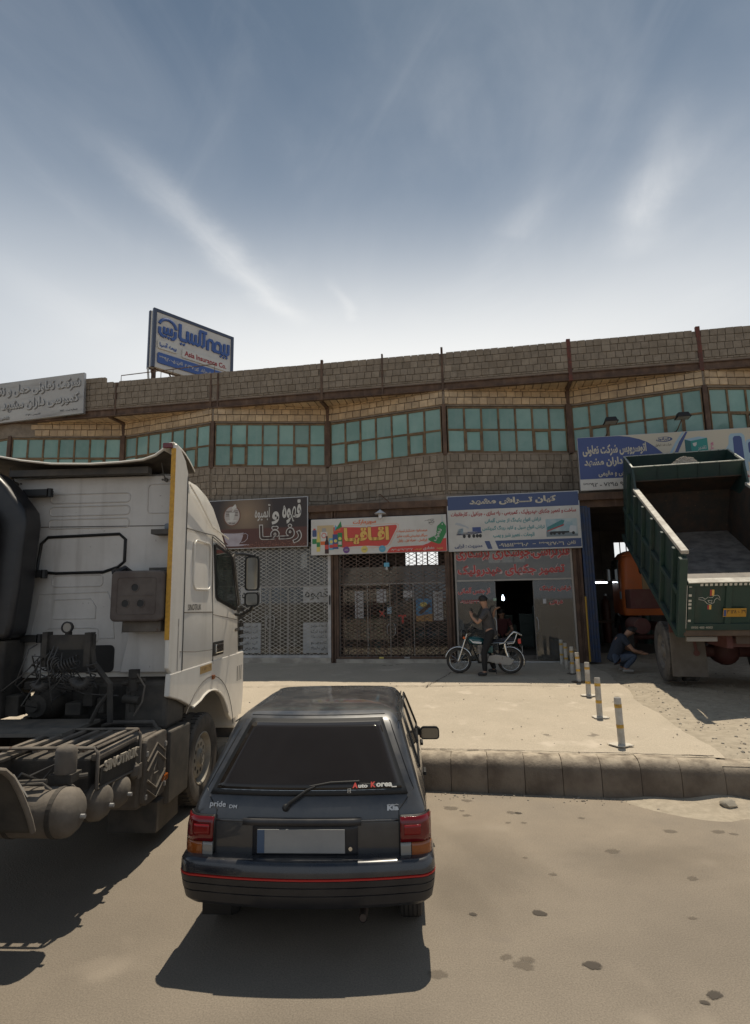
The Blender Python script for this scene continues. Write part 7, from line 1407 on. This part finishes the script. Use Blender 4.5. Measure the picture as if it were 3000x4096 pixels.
for k in range(2): m = MB(); m.box(-1.15-.5*k, -.75-.5*k, -4.2, -2.6, 1.18, 1.22); m.build('fifth_wheel_plate' , m_frame, trk, bevel=.01) if k == 0 else None
m = MB(); m.cyl((-2.0, -3.42, .52), (-.2, -3.42, .52), .12, n=14); m.cyl((-1.35, -3.42, .52), (-.95, -3.42, .52), .24, n=18); m.build('axle', m_frame, trk, smooth=40)
m = MB(); m.cyl((-2.0, .46, .50), (-.2, .46, .50), .07, n=10); m.build('axle', m_frame, trk, smooth=40)
for x0, x1, y0, y1 in ((-2.2, -1.62, -1.9, -.7),): m = MB(); m.box(x0, x1, y0, y1, .50, 1.10); m.build('fuel_tank', m_alu, trk, bevel=.08)
# ================================================================ TIPPER TRUCK
m_tgr = M('tipper_green', (.010, .042, .034), .5, col2=(.012, .034, .034), scale=2, dust=((.12, .11, .09), .35), streak=((.05, .045, .035), .35, (6, 6, .6))); m_inrust = M('bed_rust', (.085, .052, .034), .8, col2=(.045, .040, .032), scale=3.5, lo=.3, hi=.7, spots=[((.16, .10, .06), 22, .66, .05)], bump=.002, bscale=30); m_steel = M('bed_floor_steel', (.10, .092, .085), .5, col2=(.14, .12, .105), scale=2, streak=((.20, .17, .145), .4, (6, .4, 6)), dust=((.44, .39, .33), .5)); m_railw = M('worn_rail', (.56, .53, .46), .5, col2=(.35, .32, .27), scale=5)
m_orange = M('cab_orange', (.58, .14, .03), .45, dust=((.28, .17, .11), .45), streak=((.22, .08, .03), .3, (6, 6, .5))); m_maroon = M('maroon_paint', (.085, .022, .018), .7, dust=((.17, .13, .10), .45)); m_brn = M('dusty_brown_beam', (.12, .082, .055), .85, col2=(.085, .06, .042), scale=4)
DO = V((5.6, 11.4, .60)); tip = empty('tipper_truck', DO, -R(14), 'dark green tipper truck with raised bed and orange cab backed out of the garage', 'truck')
TL = R(26); Wt = 2.35
m = MB(); m.box(0, Wt, 0, 4.93, -.06, 0); bed = m.build('bed', m_steel, tip); bed.location = (0, -1.34, 1.10); bed.rotation_euler = (TL, 0, 0)
def sidepoly(x, th, mat, nm='side_wall'):
    q = [(0, -.08), (0, 1.40), (3.86, 1.44), (4.24, 1.88), (5.22, 1.93), (5.22, .95), (4.95, -.08)]
    m = MB(); m.prism([(x, a, b) for a, b in q], (th, 0, 0)); o = m.build(nm, mat, bed, bevel=.008); return o
lw = sidepoly(0, .05, m_tgr); rw2 = sidepoly(Wt-.05, .05, m_tgr)
for x in (.0505, Wt-.0545): m = MB(); m.prism([(x, a, b) for a, b in [(.02, .0), (.02, 1.38), (3.86, 1.42), (4.25, 1.1), (4.87, 1.05), (4.87, 0)]], (.004, 0, 0)); m.build('inner_liner', m_inrust, bed)
for x0 in (-.03, Wt-.09): m = MB(); m.box(x0, x0+.12, .02, 3.90, 1.40, 1.47); m.build('top_rail', m_railw, bed, bevel=.012)
m = MB(); m.box(.05, Wt-.05, 4.85, 4.90, 0, 1.05); m.hexa([(.05, 4.85, 1.05), (Wt-.05, 4.85, 1.05), (Wt-.05, 4.92, 1.05), (.05, 4.92, 1.05), (.05, 4.24, 1.60), (Wt-.05, 4.24, 1.60), (Wt-.05, 4.29, 1.62), (.05, 4.29, 1.62)]); m.build('front_wall', m_inrust, bed)
m = MB(); m.box(.05, Wt-.05, 4.22, 4.26, 1.55, 1.89); hbd = m.build('headboard', m_tgr, bed, bevel=.006)
m = MB(); m.box(.05, Wt-.05, 4.26, 5.20, 1.60, 1.63); m.build('shield_floor', m_tgr, hbd); m = MB(); m.box(.05, Wt-.05, 5.18, 5.22, 1.0, 1.93); m.build('shield_front', m_tgr, hbd)
m = MB()
for p, q in (((0, 4.23, 1.895), (Wt, 4.23, 1.895)), ((0, 5.21, 1.935), (Wt, 5.21, 1.935)), ((.02, 4.23, 1.895), (.02, 5.21, 1.935)), ((Wt-.02, 4.23, 1.895), (Wt-.02, 5.21, 1.935))): m.bar(p, q, .035, .018)
m.build('worn_edge', M('bare_edge', (.55, .56, .52), .35, .3, col2=(.15, .22, .19), scale=14, lo=.5, hi=.65), hbd)
for x in (.55, .98, 1.40, 1.85): m = MB(); m.box(x, x+.012, 4.205, 4.22, 1.56, 1.88); m.build('stiffener', m_tgr, hbd)
m = MB(); m.box(.05, Wt-.05, 4.20, 4.225, 1.54, 1.565); m.build('ledge', m_inrust, hbd)
gp = empty('gravel_heap', (0, 0, 0), 0); bpy.data.objects.remove(gp)
# heap of gravel left in the shield
m = MB(); rg = random.Random(17); TM = Matrix.Translation(DO) @ Matrix.Rotation(-R(14), 4, 'Z') @ Matrix.Translation((0, -1.34, 1.10)) @ Matrix.Rotation(TL, 4, 'X')
def hz_(x, y): return max(0, .36*(1-((x-1.22)/.42)**2)*(1-abs(y-4.52)/.34))
m.grid(lambda u, v: TM @ V((.78+.9*u, 4.27+.60*v, 1.635+hz_(.78+.9*u, 4.27+.60*v))), 16, 10)
for i in range(700):
    x = rg.gauss(1.22, .2); y = rg.uniform(4.28, 4.8); m.rock(TM @ V((x, y, 1.64+hz_(x, y))), rg.uniform(.008, .02), .8, 0, rg)
o = m.build('gravel_heap', M('gravel_pale', (.50, .45, .38), .95, col2=(.33, .29, .24), scale=40), None, fix=False, kind='stuff')
# outside ribs of the side walls
for s_, x0 in ((1, -.075), (-1, Wt)):
    for k in range(6): y = .35+.80*k; m = MB(); m.box(x0, x0+.075, y, y+.10, -.06, 1.38 if y < 3.9 else 1.7); m.build('rib', m_tgr, bed, bevel=.008)
    m = MB(); m.box(x0+.01 if s_ > 0 else x0, x0+.075 if s_ > 0 else x0+.065, .1, 4.9, .62, .72); m.build('rib', m_tgr, bed, bevel=.008)
    m = MB(); m.box(x0, x0+.075, -.0, 4.98, -.14, -.02); m.build('rib', m_tgr, bed, bevel=.008)
    m = MB(); m.box(x0+(0 if s_ > 0 else -.05), x0+(.125 if s_ > 0 else .075), -.09, .02, -.10, 1.36); m.build('corner_post', m_tgr, bed, bevel=.008)
# tailgate with dashes, emblem, plate and phone number
m = MB(); m.box(.07, Wt-.07, -.065, -.02, .04, .90); tg = m.build('tailgate', m_tgr, bed, bevel=.006)
m = MB(); m.box(.06, Wt-.06, -.10, .0, .86, .93); m.box(.06, Wt-.06, -.095, -.065, .04, .16); m.box(.07, .17, -.095, -.065, .16, .86); m.box(Wt-.17, Wt-.07, -.095, -.065, .16, .86)
for x in (.64, 1.28, 1.80): m.box(x, x+.09, -.095, -.065, .16, .86)
m.build('tailgate_frame', m_tgr, tg, bevel=.006)
m = MB(); m.box(.06, Wt-.06, -.12, .05, .931, .945); m.build('worn_top', m_railw, tg)
def tgx(px): return .23+(px-696)*.00098
def tgz(py): return (1.73-(py-595)*.00115-1.17)/.9+.045
m_white = P('white_paint', (.52, .50, .44))
for k in range(13): x = .245+.0685*1.05*k; m = MB(); m.box(x, x+.042, -.104, -.1005, .872, .915); m.build('dash', m_white, tg)
for z in (.87, .70, .60, .535, .465, .225): m = MB(); m.box(.075, .12, -.099, -.0955, z-.02, z+.02); m.build('dash', m_white, tg)
hp = [[(695, 620), (760, 610), (782, 622), (800, 640)], [(700, 640), (780, 652), (805, 668), (835, 700), (880, 715), (905, 700), (940, 690), (948, 650), (985, 620), (1035, 655), (1025, 615), (1010, 590), (985, 580), (930, 588), (918, 612), (860, 612)], [(845, 655), (910, 655), (900, 690), (870, 690), (845, 655)], [(800, 640), (850, 605)]]
m = MB()
for pl_ in hp: m.tube([(tgx(a), -.071, tgz(b)) for a, b in pl_], .0045, 5)
m.build('horse_emblem', m_white, tg)
for x0, x1, z0, z1, mt in ((875, 905, 502, 590, p_dred), (905, 940, 502, 590, p_gold), (845, 872, 725, 785, p_dred), (872, 905, 722, 787, p_gold)): m = MB(); m.box(tgx(x0), tgx(x1), -.069, -.066, tgz(z1), tgz(z0)); m.build('emblem_bar', mt, tg)
m = MB(); m.box(.605, .95, -.110, -.0955, .30, .455); npx = m.build('number_plate', P('plate_yellow', (.42, .22, .025)), tg, bevel=.004); m = MB(); m.box(.612, .65, -.112, -.1095, .315, .43); m.build('plate_band', p_blue, npx)
letters(npx, '۳۹ ع ۱۲۸ ۳', .66, .94, .325, .435, p_black, y=.001, depth=.001, bold=.01, O=(0, -.1105, 0))
letters(tg, '0930 485 4003', .13, .46, .075, .12, P('number_grey', (.30, .29, .25)), y=.0, depth=.002, bold=.03, O=(0, -.096, 0), persian=False)
m = MB(); m.box(.02, Wt-.02, -1.42, -1.28, 1.00, 1.125); m.build('rear_beam', m_brn, tip, bevel=.01)
# chassis, ram, axle
m = MB()
for x in (.72, 1.55): m.box(x, x+.09, -1.25, 5.6, .78, 1.0)
for y in (-1.2, .2, 1.6, 3.2): m.box(.81, 1.55, y, y+.12, .80, .96)
m.build('chassis', m_maroon, tip)
m = MB(); m.cyl((1.18, 2.5, .95), (1.18, 2.2, 2.1), .10, n=14); m.cyl((1.18, 2.2, 2.1), (1.18, 2.05, 2.75), .07, n=14); m.build('ram', m_alu, tip, smooth=40)
m = MB(); m.cyl((.3, .42, .59), (2.1, .42, .59), .11, n=14); m.lathe((1.18, .42, .59), (0, -1, 0), [(.26, -.2), (.27, 0), (.22, .12), (.12, .18), (0, .19)], 20); m.build('axle', m_maroon, tip, smooth=40)
m = MB(); m.cyl((.3, 5.3, .55), (2.1, 5.3, .55), .07, n=10); m.build('axle', m_maroon, tip, smooth=40)
m = MB(); m.box(.85, 1.5, -1.3, -1.27, .86, .99); m.build('blank_plate', M('plate_dull', (.075, .05, .035), .7), tip)
m_t2 = M('tipper_tyre', (.045, .044, .043), .92, dust=((.26, .23, .20), .75)); m_r2 = M('tipper_rim', (.19, .175, .155), .8, col2=(.13, .115, .10), scale=5); m_r3 = M('rim_maroon', (.13, .035, .028), .7, dust=((.2, .15, .12), .4))
for s_, cx in ((-1, .16), (1, Wt-.16)):
    truck_wheel(tip, cx, .42, .59, .59, .29, s_, tyre=m_t2, rimm=m_r2); truck_wheel(tip, cx-s_*.33, .42, .59, .585, .28, s_, tyre=m_t2, rimm=m_r2); truck_wheel(tip, cx, 5.35, .56, .56, .29, s_, tyre=m_t2, rimm=m_r3)
for x0 in (.02, Wt-.64): m = MB(); m.hexa([(x0, -.38, .19), (x0+.61, -.38, .19), (x0+.61, -.36, .19), (x0, -.36, .19), (x0+.01, -.36, 1.0), (x0+.60, -.36, 1.0), (x0+.60, -.34, 1.0), (x0+.01, -.34, 1.0)]); o = m.build('mud_flap', M('flap_dusty', (.13, .115, .095), .9, col2=(.10, .085, .07), scale=4), tip, bevel=.01); m = MB(); m.cyl((x0+.44, -.375, .62), (x0+.44, -.385, .62), .055, n=16); m.bar((x0+.44, -.372, .66), (x0+.42, -.372, .85), .05, .012, up=(0, 1, 0)); m.build('flap_badge', m_maroon, o)
for x0 in (.0, Wt-.5): m = MB(); m.prism([(x0+.02, -.40, 1.0), (x0+.40, -.40, 1.0), (x0+.15, -.40, 1.32), (x0+.04, -.40, 1.40)], (0, .03, 0)); m.build('guard_plate', m_maroon, tip)
m = MB(); m.box(.08, .56, -1.33, -1.25, .90, .985); lb_ = m.build('lamp_bar', M('lamp_bar_grey', (.25, .235, .21), .7), tip, bevel=.012)
m = MB(); m.box(-.02, .68, 3.0, 3.75, 1.38, 1.86); m.build('tool_box', m_maroon, tip, bevel=.012); m = MB(); m.cyl((.1, 2.5, .98), (.1, 3.7, .98), .19, n=20); m.build('fuel_tank', m_maroon, tip, smooth=40, bevel=.01)
m = MB(); m.box(.45, .66, 3.9, 3.95, 1.86, 2.9); m.build('plank', M('tan_board', (.30, .20, .10), .8), tip)
# orange cab
def oring(z, x0, x1, y0, y1, r): return [(x, y, z) for x, y in rrect(x0, x1, y0, y1, r, 4)]
m = MB(); m.loft([oring(1.18, .02, 2.30, 4.25, 5.9, .10), oring(1.30, .0, 2.32, 4.2, 6.0, .12), oring(2.0, .0, 2.32, 4.2, 6.0, .14), oring(2.6, .03, 2.29, 4.2, 5.85, .16), oring(2.80, .07, 2.25, 4.24, 5.75, .18), oring(2.90, .14, 2.18, 4.32, 5.62, .2), oring(2.94, .30, 2.0, 4.5, 5.45, .2)]); oc = m.build('cab', m_orange, tip, smooth=40)
m = MB(); m.prism([(x, 4.2, z) for x, z in rrect(.44, .95, 2.26, 2.70, .08)], (0, -.012, 0)); m.build('rear_window', m_tglass, oc); m = MB(); m.prism([(-.008+.02*0, y, z) for y, z in rrect(4.75, 5.75, 2.05, 2.72, .08)], (.05, 0, 0)); m.build('door_window', m_tglass, oc)
m = MB(); m.tube([(x, 4.20, 2.78) for x in (.04, 1.2, 2.28)], .015, 6); m.build('gutter', m_orange, oc); m = MB(); m.box(-.015, .0, 4.62, 4.66, 1.9, 2.15); m.build('grab_handle', m_rub, oc); m = MB(); m.box(-.012, .002, 4.4, 4.62, 1.62, 1.82); m.build('sticker', p_lblue, oc)
m = MB(); m.loft([[(x, 5.62, z) for x, z in rrect(-.24, -.06, 2.12, 2.50, .05)], [(x, 5.72, z) for x, z in rrect(-.22, -.08, 2.15, 2.47, .05)]]); mm_ = m.build('mirror', m_rub, tip, smooth=40); m = MB(); m.prism([(x, 5.619, z) for x, z in rrect(-.225, -.075, 2.14, 2.48, .04)], (0, -.002, 0)); m.build('mirror_glass', _mats['mirror_glass'], mm_); m = MB(); m.tube([(.02, 5.7, 2.6), (-.15, 5.68, 2.55), (-.15, 5.68, 2.1), (.02, 5.7, 2.05)], .012, 6); m.build('mirror_arm', m_rub, mm_)
m = MB(); m.grid(lambda u, v: (-.02+.5*v, 5.35+.66*math.cos(R(20+150*u)), .56+.66*math.sin(R(20+150*u))), 16, 2); o = m.build('front_mudguard', m_rub, tip, smooth=60, fix=False); s_ = o.modifiers.new('s', 'SOLIDIFY'); s_.thickness = .02
